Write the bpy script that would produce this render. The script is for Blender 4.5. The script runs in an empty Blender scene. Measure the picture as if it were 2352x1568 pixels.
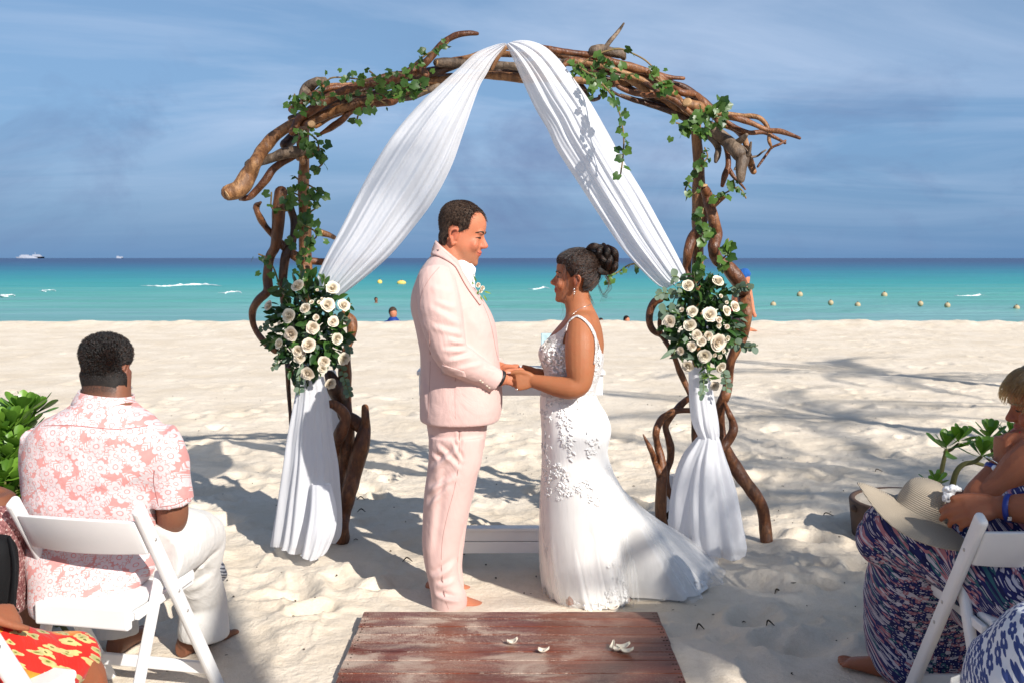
import bpy, math, random
import numpy as np
from mathutils import Vector, Matrix, Quaternion
from mathutils.bvhtree import BVHTree
from math import radians, sin, cos, pi, tan, atan

C = bpy.context.scene
COL = C.collection
random.seed(7)
RNG = np.random.default_rng(7)

# ------------------------------------------------------------------ camera
F = 2287.0                     # focal length in units of a 2352 px wide picture (35 mm lens)
H = 1.57                       # eye height above the sand
TH = radians(4.77)             # downward tilt
cam = bpy.data.cameras.new('camera')
cam.lens = 35.0
cam.sensor_width = 36.0
cam.sensor_fit = 'HORIZONTAL'
cam.clip_start = 0.05
cam.clip_end = 60000
cam.dof.use_dof = True
cam.dof.focus_distance = 4.55
cam.dof.aperture_fstop = 9.0
camo = bpy.data.objects.new('camera', cam)
COL.objects.link(camo)
camo.location = (0, 0, H)
camo.rotation_euler = (pi/2 - TH, 0, 0)
C.camera = camo

# ------------------------------------------------------------------ light
SUN_AZ = radians(37)           # right of and behind the camera
SUN_EL = radians(33)
SDIR = Vector((sin(SUN_AZ)*cos(SUN_EL), -cos(SUN_AZ)*cos(SUN_EL), sin(SUN_EL)))
sun = bpy.data.lights.new('sun', 'SUN')
sun.energy = 4.6
sun.angle = radians(0.55)
sun.color = (1.0, 0.955, 0.885)
suno = bpy.data.objects.new('sun', sun)
COL.objects.link(suno)
suno.rotation_euler = SDIR.to_track_quat('Z', 'Y').to_euler()

C.view_settings.view_transform = 'Standard'
C.view_settings.look = 'None'
C.view_settings.gamma = 1.0
C.view_settings.use_curve_mapping = False
C.view_settings.exposure = 0.58
C.cycles.use_denoising = True
C.cycles.max_bounces = 8
C.cycles.transparent_max_bounces = 16
C.cycles.caustics_reflective = False
C.cycles.caustics_refractive = False
C.cycles.sample_clamp_indirect = 6.0

# ---- node helper
class NT:
    def __init__(s, tree):
        s.t = tree; s.n = tree.nodes; s.l = tree.links
    def new(s, typ, **kw):
        n = s.n.new(typ)
        ins = kw.pop('ins', {})
        for k, v in kw.items(): setattr(n, k, v)
        for k, v in ins.items(): s.set(n.inputs[k], v)
        return n
    def set(s, sock, v):
        if isinstance(v, bpy.types.NodeSocket): s.l.new(v, sock)
        elif isinstance(v, bpy.types.Node): s.l.new(v.outputs[0], sock)
        else:
            if sock.type == 'RGBA' and len(v) == 3: v = (*v, 1)
            sock.default_value = v
    def math(s, op, a, b=None, c=None, clamp=False):
        n = s.n.new('ShaderNodeMath'); n.operation = op; n.use_clamp = clamp
        s.set(n.inputs[0], a)
        if b is not None: s.set(n.inputs[1], b)
        if c is not None: s.set(n.inputs[2], c)
        return n.outputs[0]
    def vmath(s, op, a, b=None):
        n = s.n.new('ShaderNodeVectorMath'); n.operation = op
        s.set(n.inputs[0], a)
        if b is not None: s.set(n.inputs[1], b)
        return n.outputs['Value'] if op in ('LENGTH', 'DOT_PRODUCT', 'DISTANCE') else n.outputs[0]
    def mix(s, fac, a, b, blend='MIX'):
        n = s.n.new('ShaderNodeMix'); n.data_type = 'RGBA'; n.blend_type = blend; n.clamp_factor = True
        s.set(n.inputs[0], fac); s.set(n.inputs[6], a); s.set(n.inputs[7], b)
        return n.outputs[2]
    def ramp(s, fac, stops, interp='LINEAR'):
        n = s.n.new('ShaderNodeValToRGB'); n.color_ramp.interpolation = interp
        el = n.color_ramp.elements
        while len(el) < len(stops): el.new(0.5)
        for e, (p, c) in zip(el, stops):
            e.position = p
            e.color = (c, c, c, 1) if isinstance(c, (int, float)) else (*c, 1)
        s.set(n.inputs[0], fac)
        return n.outputs[0]
    def noise(s, vec, scale, detail=3, rough=.55, dist=0.0, out=0):
        n = s.n.new('ShaderNodeTexNoise')
        s.set(n.inputs['Vector'], vec)
        n.inputs['Scale'].default_value = scale; n.inputs['Detail'].default_value = detail
        n.inputs['Roughness'].default_value = rough; n.inputs['Distortion'].default_value = dist
        return n.outputs[out]
    def vor(s, vec, scale, feature='F1', out='Distance', rnd=1.0):
        n = s.n.new('ShaderNodeTexVoronoi'); n.feature = feature
        s.set(n.inputs['Vector'], vec)
        n.inputs['Scale'].default_value = scale; n.inputs['Randomness'].default_value = rnd
        return n.outputs[out]
    def mapping(s, vec, scale=(1, 1, 1), rot=(0, 0, 0), loc=(0, 0, 0)):
        n = s.n.new('ShaderNodeMapping')
        s.set(n.inputs[0], vec); n.inputs['Scale'].default_value = scale
        n.inputs['Rotation'].default_value = rot; n.inputs['Location'].default_value = loc
        return n.outputs[0]
    def bump(s, height, strength=.3, dist=.01, normal=None):
        n = s.n.new('ShaderNodeBump')
        n.inputs['Strength'].default_value = strength; n.inputs['Distance'].default_value = dist
        s.set(n.inputs['Height'], height)
        if normal is not None: s.set(n.inputs['Normal'], normal)
        return n.outputs[0]
    def sep(s, vec):
        n = s.n.new('ShaderNodeSeparateXYZ'); s.set(n.inputs[0], vec); return n.outputs
    def comb(s, x, y, z):
        n = s.n.new('ShaderNodeCombineXYZ')
        s.set(n.inputs[0], x); s.set(n.inputs[1], y); s.set(n.inputs[2], z); return n.outputs[0]

# ------------------------------------------------------------------ sky
W = bpy.data.worlds.new('World')
C.world = W
W.use_nodes = True
w = NT(W.node_tree)
for n in list(w.n): w.n.remove(n)
sky = w.new('ShaderNodeTexSky', sky_type='NISHITA', sun_disc=False)
sky.sun_elevation = SUN_EL
sky.sun_rotation = math.atan2(SDIR.x, SDIR.y)
sky.air_density = 1.0; sky.dust_density = 0.6; sky.ozone_density = 2.2
tc = w.new('ShaderNodeTexCoord')
D_ = w.sep(tc.outputs['Generated'])
zc = w.math('MAXIMUM', D_[2], 0.0)
# the humid band low over the sea is bluer and duller than a clear Nishita horizon
hazeband = w.ramp(zc, [(0.0, 1.0), (0.10, .80), (0.22, .45), (0.5, 0.0)])
band = w.ramp(zc, [(0.0, (.125, .28, .535)), (.05, (.135, .30, .575)), (.13, (.155, .335, .645)), (.3, (.155, .335, .645))])
base = w.mix(w.math('MULTIPLY', hazeband, .93), sky.outputs[0], w.vmath('MULTIPLY', band, (9.2, 9.2, 9.2)))
# high cirrus: a flat layer seen in perspective
inv = w.math('DIVIDE', 1.0, w.math('ADD', zc, 0.10))
pl = w.comb(w.math('MULTIPLY', D_[0], inv), w.math('MULTIPLY', D_[1], inv), 0.0)
n1 = w.noise(w.mapping(pl, (0.50, 1.0, 1), rot=(0, 0, .30)), 0.62, 9, .60, .9)
n2 = w.noise(w.mapping(pl, (0.12, 0.35, 1), loc=(3.3, 1.1, 0)), 1.0, 3, .5)
cir = w.math('MULTIPLY', w.ramp(n1, [(.41, 0), (.70, 1)]), w.ramp(n2, [(.30, .25), (.62, 1)]))
cir = w.math('MULTIPLY', cir, w.ramp(zc, [(0.0, .05), (.05, .30), (.13, 1)]))
base = w.mix(w.math('MULTIPLY', cir, .80), base, (5.4, 6.5, 8.5))
# low grey-blue cumulus wisps
ce = w.comb(w.math('MULTIPLY', D_[0], 5.0), w.math('MULTIPLY', D_[1], 5.0), w.math('MULTIPLY', zc, 8.0))
n3 = w.noise(ce, .95, 7, .60, .35)
low = w.math('MULTIPLY', w.ramp(n3, [(.50, 0), (.68, 1)]), w.ramp(zc, [(0.0, .2), (.03, .7), (.13, .8), (.22, 0)]))
base = w.mix(w.math('MULTIPLY', low, .75), base, (1.45, 2.05, 3.8))
bg = w.new('ShaderNodeBackground')
w.set(bg.inputs[0], base); bg.inputs[1].default_value = 0.072
wo = w.new('ShaderNodeOutputWorld')
w.l.new(bg.outputs[0], wo.inputs[0])

# ------------------------------------------------------------------ picking places: read-off positions -> world
def P(x, y, d):
    """world point at distance d in front of the lens, on the sight line through (x, y)"""
    cx = (x-1176)/F; cy = -(y-784)/F
    dy = cos(TH) + cy*sin(TH); dz = -sin(TH) + cy*cos(TH)
    t = d/dy
    return Vector((cx*t, d, H + dz*t))
def G(x, y, z=0.0):
    cx = (x-1176)/F; cy = -(y-784)/F
    dy = cos(TH) + cy*sin(TH); dz = -sin(TH) + cy*cos(TH)
    t = (z-H)/dz
    return Vector((cx*t, dy*t, z))
def S(d): return d/F           # metres per picture unit at distance d (approximately)
def crop(x0, y0, k):
    return lambda x, y: (x0 + k*x, y0 + k*y)
cA = crop(496.1, 36.75, .41025); cB = crop(1139.25, 36.75, .41016)
cC = crop(551.25, 588.0, .4571); cD = crop(1433.25, 588.0, .4452)
cE = crop(0, 735, .53137); cR = crop(1874.25, 826.9, .47297)
cR2 = crop(2131.5, 826.9, .29283)
cG = crop(900.4, 422.6, .29304); cBr = crop(1176, 532.9, .25789); cDr = crop(1194.4, 882, .35154)
cH = crop(1120.9, 808.5, .07813)

# ------------------------------------------------------------------ mesh helpers
def mesh(name, V, Fc, mat=None, smooth=True):
    me = bpy.data.meshes.new(name)
    V = np.asarray(V, dtype=np.float64).reshape(-1, 3)
    if isinstance(Fc, np.ndarray):
        k = Fc.shape[1]; nf = len(Fc)
        me.vertices.add(len(V)); me.vertices.foreach_set('co', V.astype(np.float32).ravel())
        me.loops.add(nf*k); me.loops.foreach_set('vertex_index', Fc.astype(np.int32).ravel())
        me.polygons.add(nf); me.polygons.foreach_set('loop_start', np.arange(0, nf*k, k, dtype=np.int32))
        me.update(calc_edges=True)
    else:
        me.from_pydata(V.tolist(), [], [tuple(int(i) for i in f) for f in Fc]); me.update()
    if smooth: me.polygons.foreach_set('use_smooth', [True]*len(me.polygons))
    if mat is not None:
        for m in (mat if isinstance(mat, (list, tuple)) else [mat]): me.materials.append(m)
    return me
def link(name, me, parent=None, loc=None):
    o = bpy.data.objects.new(name, me); COL.objects.link(o)
    if parent is not None:
        o.parent = parent
        o.matrix_parent_inverse = parent.matrix_basis.inverted()
    if loc is not None: o.location = loc
    return o
def obj(name, V, Fc, mat, parent=None, smooth=True):
    return link(name, mesh(name, V, Fc, mat, smooth), parent)
def tag(o, label=None, cat=None, group=None, kind=None):
    if label: o['label'] = label
    if cat: o['category'] = cat
    if group: o['group'] = group
    if kind: o['kind'] = kind
    return o
def thing(name, loc, label, cat, group=None):
    o = bpy.data.objects.new(name, None); COL.objects.link(o); o.location = loc
    o.empty_display_size = .1
    return tag(o, label, cat, group)

def ring(c, u, v, p=2.0, N=28, pf=None):
    a = np.arange(N)*2*pi/N
    ca, sa = np.cos(a), np.sin(a)
    e = 2.0/p
    x = np.sign(ca)*np.abs(ca)**e; y = np.sign(sa)*np.abs(sa)**e
    c = np.array(c, float); u = np.array(u, float); v = np.array(v, float)
    return c + x[:, None]*u + y[:, None]*v
def loft(rings, cap0=True, cap1=True):
    R = len(rings); N = len(rings[0])
    V = np.concatenate(rings)
    Fc = []
    for i in range(R-1):
        for j in range(N):
            k = (j+1) % N
            Fc.append((i*N+j, i*N+k, (i+1)*N+k, (i+1)*N+j))
    Vl = V.tolist()
    if cap0:
        Vl.append(np.mean(rings[0], 0).tolist()); c = len(Vl)-1
        for j in range(N): Fc.append((c, (j+1) % N, j))
    if cap1:
        Vl.append(np.mean(rings[-1], 0).tolist()); c = len(Vl)-1; b = (R-1)*N
        for j in range(N): Fc.append((c, b+j, b+(j+1) % N))
    return np.array(Vl), Fc
def join(pieces):
    V = []; Fc = []; o = 0
    for v, f in pieces:
        v = np.asarray(v, float).reshape(-1, 3)
        V.append(v); Fc += [tuple(i+o for i in q) for q in f]; o += len(v)
    return np.concatenate(V), Fc
def spline(pts, n):
    """Catmull-Rom through rows of any width, n samples per span"""
    p = np.asarray(pts, float)
    if len(p) == 2 or n == 1:
        if n == 1: return p
    q = np.vstack([2*p[0]-p[1], p, 2*p[-1]-p[-2]])
    out = []
    for i in range(1, len(q)-2):
        for k in range(n):
            t = k/n
            out.append(.5*((2*q[i]) + (-q[i-1]+q[i+1])*t + (2*q[i-1]-5*q[i]+4*q[i+1]-q[i+2])*t*t + (-q[i-1]+3*q[i]-3*q[i+1]+q[i+2])*t**3))
    out.append(p[-1])
    return np.array(out)
def tube(pts, rad, n=10, sub=4, round_ends=True, flat=1.0, wob=0.0, seed=0, up=None):
    """swept tube; pts (k,3), rad (k,) ; flat squeezes along the second frame axis"""
    pts = np.array([tuple(p) for p in pts], float)
    rad = np.asarray(rad if hasattr(rad, '__len__') else [rad]*len(pts), float)
    d = spline(np.column_stack([pts, rad]), sub)
    p = d[:, :3]; r = np.maximum(d[:, 3], 1e-4)
    T = np.gradient(p, axis=0); T /= np.maximum(np.linalg.norm(T, axis=1), 1e-9)[:, None]
    if up is None:
        up = np.array([0, 0, 1.]) if abs(T[0][2]) < .9 else np.array([0, 1., 0])
    up = np.array(up, float)
    u = up - T[0]*np.dot(up, T[0]); u /= max(np.linalg.norm(u), 1e-9)
    rr = np.random.default_rng(seed)
    rings = []
    if round_ends:
        for o, s in ((1.0, .15), (.8, .62), (.45, .9)):
            rings.append((p[0]-T[0]*r[0]*o, T[0], r[0]*s))
    for i in range(len(p)): rings.append((p[i], T[i], r[i]))
    if round_ends:
        for o, s in ((.45, .9), (.8, .62), (1.0, .15)):
            rings.append((p[-1]+T[-1]*r[-1]*o, T[-1], r[-1]*s))
    out = []
    for (c, t, q) in rings:
        u = u - t*np.dot(u, t); u /= max(np.linalg.norm(u), 1e-9)
        v = np.cross(t, u)
        ra = ring(c, u*q, v*q*flat, 2, n)
        if wob:
            ra = c + (ra-c)*(1+wob*rr.standard_normal(n)[:, None])
        out.append(ra)
    return loft(out)
def ell(c, r, rot=None, n=14, m=9):
    V = []
    for i in range(1, m):
        a = pi*i/m
        for j in range(n):
            b = 2*pi*j/n
            V.append((r[0]*sin(a)*cos(b), r[1]*sin(a)*sin(b), r[2]*cos(a)))
    Fc = [((i)*n+j, (i)*n+(j+1) % n, (i+1)*n+(j+1) % n, (i+1)*n+j) for i in range(m-2) for j in range(n)]
    V.append((0, 0, r[2])); V.append((0, 0, -r[2])); t = len(V)-2
    Fc += [(t, (j+1) % n, j) for j in range(n)] + [(t+1, (m-2)*n+j, (m-2)*n+(j+1) % n) for j in range(n)]
    V = np.array(V)
    if rot is not None: V = V @ np.array(rot).T
    return V+np.array(tuple(c)), Fc
def box(x0, x1, y0, y1, z0, z1):
    V = [(x, y, z) for z in (z0, z1) for y in (y0, y1) for x in (x0, x1)]
    return np.array(V, float), [(0, 2, 3, 1), (4, 5, 7, 6), (0, 1, 5, 4), (2, 6, 7, 3), (0, 4, 6, 2), (1, 3, 7, 5)]
def xf(piece, M):
    V, Fc = piece
    M = np.array(M)
    return np.asarray(V) @ M[:3, :3].T + M[:3, 3], Fc
def frame(o, x, z):
    """4x4 with x axis along x and z near z"""
    x = Vector(x).normalized(); z = Vector(z); z = (z - x*z.dot(x)).normalized(); y = z.cross(x)
    return Matrix(((x.x, y.x, z.x, o[0]), (x.y, y.y, z.y, o[1]), (x.z, y.z, z.z, o[2]), (0, 0, 0, 1)))
def beveled(me_obj, w=.004, seg=2):
    b = me_obj.modifiers.new('bevel', 'BEVEL'); b.width = w; b.segments = seg; b.limit_method = 'ANGLE'
    return me_obj
def voxel(pieces, vox, smooth=3, fac=.5):
    """one continuous skin over overlapping closed pieces"""
    V, Fc = join(pieces)
    me = mesh('tmp', V, Fc)
    o = bpy.data.objects.new('tmp', me); COL.objects.link(o)
    m = o.modifiers.new('r', 'REMESH'); m.mode = 'VOXEL'; m.voxel_size = vox; m.adaptivity = 0
    if smooth:
        s = o.modifiers.new('s', 'SMOOTH'); s.factor = fac; s.iterations = smooth
    dg = bpy.context.evaluated_depsgraph_get()
    out = bpy.data.meshes.new_from_object(o.evaluated_get(dg))
    bpy.data.objects.remove(o); bpy.data.meshes.remove(me)
    out.polygons.foreach_set('use_smooth', [True]*len(out.polygons))
    return out
def getV(me):
    a = np.empty(len(me.vertices)*3, np.float32); me.vertices.foreach_get('co', a); return a.reshape(-1, 3).astype(float)
def setV(me, V): me.vertices.foreach_set('co', np.asarray(V, np.float32).ravel()); me.update()
def getN(me):
    a = np.empty(len(me.vertices)*3, np.float32); me.vertices.foreach_get('normal', a); return a.reshape(-1, 3).astype(float)
def tint(me, cols, name='tint'):
    at = me.attributes.new(name, 'FLOAT_COLOR', 'POINT')
    c = np.ones((len(me.vertices), 4), np.float32); c[:, :3] = cols
    at.data.foreach_set('color', c.ravel())
def bvh(*objs):
    V = []; Fc = []; o = 0
    for ob in objs:
        me = ob.data; v = getV(me); V += [Vector(ob.matrix_basis @ Vector(p)) if ob.parent is None else Vector(p) for p in v.tolist()]
        Fc += [tuple(i+o for i in p.vertices) for p in me.polygons]; o += len(v)
    return BVHTree.FromPolygons(V, Fc)
def snap(tree, x, y, off=.003, near=None):
    """where the sight line through (x, y) meets a surface, lifted off it a little"""
    o = Vector((0, 0, H)); d = (P(x, y, 4.0)-o).normalized()
    h = tree.ray_cast(o, d)
    if h[0] is None: return None, None
    n = h[1] if h[1].dot(d) < 0 else -h[1]
    return h[0]+n*off, n

# ---- smooth value noise
_perm = np.random.default_rng(3).random((256, 256))
def vn2(x, y):
    xi = np.floor(x).astype(int); yi = np.floor(y).astype(int)
    fx = x-xi; fy = y-yi
    fx = fx*fx*fx*(fx*(fx*6-15)+10); fy = fy*fy*fy*(fy*(fy*6-15)+10)
    g = lambda a, b: _perm[a & 255, b & 255]
    return (g(xi, yi)*(1-fx)+g(xi+1, yi)*fx)*(1-fy)+(g(xi, yi+1)*(1-fx)+g(xi+1, yi+1)*fx)*fy
def fbm2(x, y, o=4, gain=.5):
    s = 0; a = 1; t = 0
    for i in range(o):
        s = s+a*vn2(x*2**i+17*i, y*2**i+31*i); t += a; a *= gain
    return s/t
_perm3 = np.random.default_rng(5).random((64, 64, 64))
def vn3(x, y, z):
    xi = np.floor(x).astype(int); yi = np.floor(y).astype(int); zi = np.floor(z).astype(int)
    fx = x-xi; fy = y-yi; fz = z-zi
    fx = fx*fx*(3-2*fx); fy = fy*fy*(3-2*fy); fz = fz*fz*(3-2*fz)
    g = lambda a, b, c: _perm3[a & 63, b & 63, c & 63]
    l = lambda a, b, t: a*(1-t)+b*t
    return l(l(l(g(xi, yi, zi), g(xi+1, yi, zi), fx), l(g(xi, yi+1, zi), g(xi+1, yi+1, zi), fx), fy),
             l(l(g(xi, yi, zi+1), g(xi+1, yi, zi+1), fx), l(g(xi, yi+1, zi+1), g(xi+1, yi+1, zi+1), fx), fy), fz)

# ------------------------------------------------------------------ materials
def newmat(name):
    m = bpy.data.materials.new(name); m.use_nodes = True
    t = NT(m.node_tree)
    b = m.node_tree.nodes['Principled BSDF']
    return m, t, b
def simple(name, col, rough=.5, spec=.5, var=0.0, vscale=8, bump=0.0, bscale=60, bdist=.002, metallic=0.0, sheen=0.0):
    m, t, b = newmat(name)
    tcn = t.new('ShaderNodeTexCoord')
    v = tcn.outputs['Object']
    if var:
        n = t.noise(v, vscale, 5, .6)
        c0 = tuple(max(0, c*(1-var)) for c in col); c1 = tuple(c*(1+var) for c in col)
        t.set(b.inputs['Base Color'], t.ramp(n, [(.3, c0), (.7, c1)]))
    else: b.inputs['Base Color'].default_value = (*col, 1)
    b.inputs['Roughness'].default_value = rough
    b.inputs['Specular IOR Level'].default_value = spec
    b.inputs['Metallic'].default_value = metallic
    if sheen: b.inputs['Sheen Weight'].default_value = sheen
    if bump:
        t.set(b.inputs['Normal'], t.bump(t.noise(v, bscale, 4, .6), bump, bdist))
    return m
# ================================================================== SETTING
# ---- sand: one sheet from behind the lens to the waterline and far to both sides
def sand_height(X, Y):
    z = (fbm2(X*1.1+5, Y*1.1+9, 3)-.5)*.050
    z += (fbm2(X*3.2, Y*3.2, 3)-.5)*.040
    z += (fbm2(X*8.0+3, Y*11.0, 3)-.5)*.026
    rid = np.abs(fbm2(X*4.3+40, Y*4.3+11, 2)-.5)
    z += (.06-np.minimum(rid, .06))*.20
    return z
FOOT = []
_r = np.random.default_rng(21)
for k in range(1250):
    y = 2.2+_r.random()**1.25*21; x = (_r.random()*2-1)*(1.5+.60*y)
    FOOT.append((x, y, _r.random()*pi, .05+.06*_r.random(), .025+.035*_r.random()))
FLAT = []      # (x, y, radius, height) places where something stands on the sand
def make_sand():
    nu, nv = 620, 640
    v = np.linspace(0, 1, nv)
    Yr = np.concatenate([[-40, -15, -6, -2], 1.2*np.exp(v*np.log(25.5/1.2)), [26.5, 28, 32, 40]])
    u = np.linspace(-1, 1, nu)
    U = np.concatenate([[-30, -8, -3, -1.6], u, [1.6, 3, 8, 30]])
    YY, UU = np.meshgrid(Yr, U, indexing='ij')
    XX = UU*(1.1+.62*np.clip(YY, 0, 26))
    ZZ = sand_height(XX, YY)
    fade = np.clip(1-(YY-6)/9, .38, 1)
    ZZ = ZZ*fade
    for (fx, fy, a, ra, de) in FOOT:
        de = de*float(np.clip(1-(fy-6)/9, .40, 1))
        i0 = np.searchsorted(Yr, fy-.3); i1 = np.searchsorted(Yr, fy+.3)
        if i1 <= i0: continue
        sx = XX[i0:i1]-fx; sy = YY[i0:i1]-fy
        p = (sx*cos(a)+sy*sin(a))/(ra*1.6); q = (-sx*sin(a)+sy*cos(a))/ra
        r2 = p*p+q*q
        ZZ[i0:i1] += -de*np.exp(-r2*1.4)+de*.40*np.exp(-(np.sqrt(r2)-1.35)**2*6)
    for (fx, fy, ra, hz) in FLAT:
        k = np.exp(-(((XX-fx)**2+(YY-fy)**2)/ra**2)**2)
        ZZ = ZZ*(1-k)+hz*k
    near = np.clip((YY-.5)/2, 0, 1)
    ZZ *= near
    # the berm at the water's edge
    edge = 23.6+.5*(fbm2(XX*.25, YY*0+3, 3)-.5)
    ZZ += .10*np.exp(-((YY-edge+.35)/.9)**2)*(.5+fbm2(XX*2.2, YY*1.2, 3))
    ZZ -= np.clip((YY-edge)/1.2, 0, 1)*.75
    ZZ = np.where(YY > 26, -1.2, ZZ)
    nR, nC = XX.shape
    V = np.stack([XX, YY, ZZ], -1).reshape(-1, 3)
    i = np.arange(nR-1)[:, None]*nC+np.arange(nC-1)[None, :]
    Fc = np.stack([i, i+1, i+nC+1, i+nC], -1).reshape(-1, 4)
    return V, Fc, (Yr, XX, ZZ)

def sand_material():
    m, t, b = newmat('sand')
    g = t.new('ShaderNodeNewGeometry').outputs['Position']
    n = t.noise(g, 1.3, 5, .6); n2 = t.noise(g, 14, 4, .65); n3 = t.noise(g, 420, 2, .6)
    c = t.mix(t.ramp(n, [(.38, 0), (.66, 1)]), (.76, .665, .545), (.66, .56, .435))
    c = t.mix(t.math('MULTIPLY', t.ramp(n2, [(.5, 0), (.75, 1)]), .45), c, (.58, .475, .345))
    c = t.mix(t.math('MULTIPLY', t.ramp(n3, [(.35, 1), (.52, 0)]), .42), c, (.42, .335, .24))
    # bits of dry weed and shell grit
    vd = t.vor(g, 9.0); vs = t.noise(g, 2.0, 3)
    sp = t.math('MULTIPLY', t.math('LESS_THAN', vd, .06), t.math('GREATER_THAN', vs, .50))
    c = t.mix(t.math('MULTIPLY', sp, .8), c, (.10, .07, .045))
    t.set(b.inputs['Base Color'], c)
    b.inputs['Roughness'].default_value = .95; b.inputs['Specular IOR Level'].default_value = .15
    nb = t.bump(t.noise(g, 30, 5, .65), .55, .02)
    t.set(b.inputs['Normal'], t.bump(n3, .35, .004, nb))
    return m
M_SAND = sand_material()

# ---- sea
def water_material():
    m, t, b = newmat('sea_water')
    g = t.new('ShaderNodeNewGeometry').outputs['Position']
    s = t.sep(g)
    inv = t.math('DIVIDE', 30.0, t.math('MAXIMUM', s[1], 5.0))
    # patches of weed and deeper water, long across the view
    lg = t.math('LOGARITHM', t.math('MAXIMUM', s[1], 5.0), 2.718)
    pv = t.comb(t.math('MULTIPLY', s[0], t.math('MULTIPLY', inv, .055)), t.math('MULTIPLY', lg, 9.0), 0.0)
    pn = t.noise(pv, 1.5, 6, .6, .3)
    dep = t.math('ADD', inv, t.math('MULTIPLY', t.math('SUBTRACT', pn, .5), t.math('MULTIPLY', t.math('ADD', inv, .05), .85)))
    col = t.ramp(dep, [(0.0, (.012, .035, .115)), (.05, (.012, .040, .125)), (.12, (.004, .10, .20)), (.22, (.004, .20, .26)),
                       (.36, (.018, .30, .29)), (.52, (.095, .36, .31)), (.75, (.15, .36, .33)), (1.0, (.19, .36, .36))])
    wv = t.comb(t.math('MULTIPLY', s[0], .10), t.math('MULTIPLY', s[1], .42), 0.0)
    wn = t.noise(wv, 1.0, 6, .62, .4)
    col = t.mix(t.math('MULTIPLY', t.ramp(wn, [(.44, 0), (.58, 1)]), .75), col, t.mix(1.0, col, (.66, .88, .80), 'MULTIPLY'))
    t.set(b.inputs['Base Color'], col)
    b.inputs['Roughness'].default_value = .32
    b.inputs['IOR'].default_value = 1.33
    b.inputs['Specular IOR Level'].default_value = .42
    w2 = t.noise(t.comb(t.math('MULTIPLY', s[0], .9), t.math('MULTIPLY', s[1], 1.6), 0.0), 1.0, 4, .6)
    t.set(b.inputs['Normal'], t.bump(w2, .8, .12, t.bump(wn, 1.0, .35)))
    return m
M_WATER = water_material()
def make_water():
    ys = np.concatenate([np.linspace(23.0, 60, 90), np.geomspace(61, 30000, 90)])
    us = np.linspace(-1, 1, 90)
    YY, UU = np.meshgrid(ys, us, indexing='ij')
    XX = UU*(40+1.6*YY)
    amp = np.clip((YY-24)/10, 0, 1)*np.clip((70-YY)/15, 0, 1)
    ZZ = -.42+amp*.10*np.sin(YY*.85+.9*fbm2(XX*.05, YY*.1, 3)*9)*fbm2(XX*.06+9, YY*.05, 2)
    nR, nC = XX.shape
    i = np.arange(nR-1)[:, None]*nC+np.arange(nC-1)[None, :]
    return np.stack([XX, YY, ZZ], -1).reshape(-1, 3), np.stack([i, i+1, i+nC+1, i+nC], -1).reshape(-1, 4)
V, Fc = make_water()
tag(obj('sea', V, Fc, M_WATER), 'turquoise sea deepening to navy at the horizon', kind='structure')

# ---- small breaking crests: low ridges of foam on the water
M_FOAM = simple('foam', (.78, .80, .80), .7, .2, var=.05, bump=.5, bscale=6, bdist=.05)
pcs = []
for (x0, x1, y, th) in [(322, 508, 655, 7), (500, 552, 671, 5), (1212, 1266, 662, 4), (2192, 2275, 677, 4), (2, 26, 678, 5), (90, 122, 667, 3), (1228, 1258, 660, 3)]:
    n = 26; pts = []; rad = []
    zw = -.36
    for k in range(n):
        t = k/(n-1); q = G(x0+(x1-x0)*t, y+2*sin(t*7), zw)
        pts.append((q.x, q.y+.5*sin(t*9), zw)); rad.append(max(.004, S(q.y)*th*.5*sin(pi*t)**.5*(.45+.8*random.random())))
    pcs.append(tube(pts, rad, 6, 2, True, 1.0, .15, 3, up=(0, 0, 1)))
V, Fc = join(pcs)
V[:, 2] = -.40+np.maximum(V[:, 2]+.36, -.05)*.9
tag(obj('whitecaps', V, Fc, M_FOAM), 'white foam of small breaking waves on the turquoise water', kind='stuff')
# places where people and things press the sand flat: filled in before the sheet is made
FLAT += [(-.28, 4.48, .30, 0.012), (.25, 4.55, .38, 0.0), (0.75, 4.75, .40, 0.0), (-.95, 5.4, .35, 0.0), (1.05, 5.45, .45, 0.0), (-.05, 5.0, .35, 0.0),
         (0, 3.9, .55, .025), (0, 3.3, .6, .025), (-.45, 3.7, .42, .03), (.45, 3.7, .42, .03), (-.5, 3.1, .4, .03), (.5, 3.1, .4, .03), (-1.3, 3.45, .45, 0.0), (1.5, 3.3, .5, 0.0), (-1.2, 3.9, .25, 0), (1.2, 3.7, .2, 0)]
V, Fc, SANDGRID = make_sand()
tag(obj('sand', V, Fc, M_SAND), 'pale rippled beach sand with footprints', kind='structure')
def sand_z(x, y):
    Yr, XX, ZZ = SANDGRID
    i = int(np.clip(np.searchsorted(Yr, y), 1, len(Yr)-1)); j = int(np.argmin(np.abs(XX[i]-x)))
    return float(ZZ[i, j])
# ================================================================== WEDDING ARCH
def wood_material(name, dark, mid, light, gloss=.32):
    m, t, b = newmat(name)
    tcn = t.new('ShaderNodeTexCoord'); v = tcn.outputs['Object']
    n = t.noise(v, 5.0, 5, .65, .6); n2 = t.noise(t.mapping(v, (1, 1, .35)), 38, 4, .7); n3 = t.noise(v, 2.1, 2)
    c = t.ramp(n, [(.25, dark), (.5, mid), (.74, light)])
    c = t.mix(t.math('MULTIPLY', t.ramp(n2, [(.42, 1), (.60, 0)]), .75), c, dark)
    c = t.mix(t.ramp(n3, [(.55, 0), (.75, .5)]), c, light)
    t.set(b.inputs['Base Color'], c)
    t.set(b.inputs['Roughness'], t.ramp(n, [(.2, gloss), (.8, gloss+.3)]))
    b.inputs['Specular IOR Level'].default_value = .45
    t.set(b.inputs['Normal'], t.bump(n2, .55, .012, t.bump(n, .6, .03)))
    return m
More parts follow.
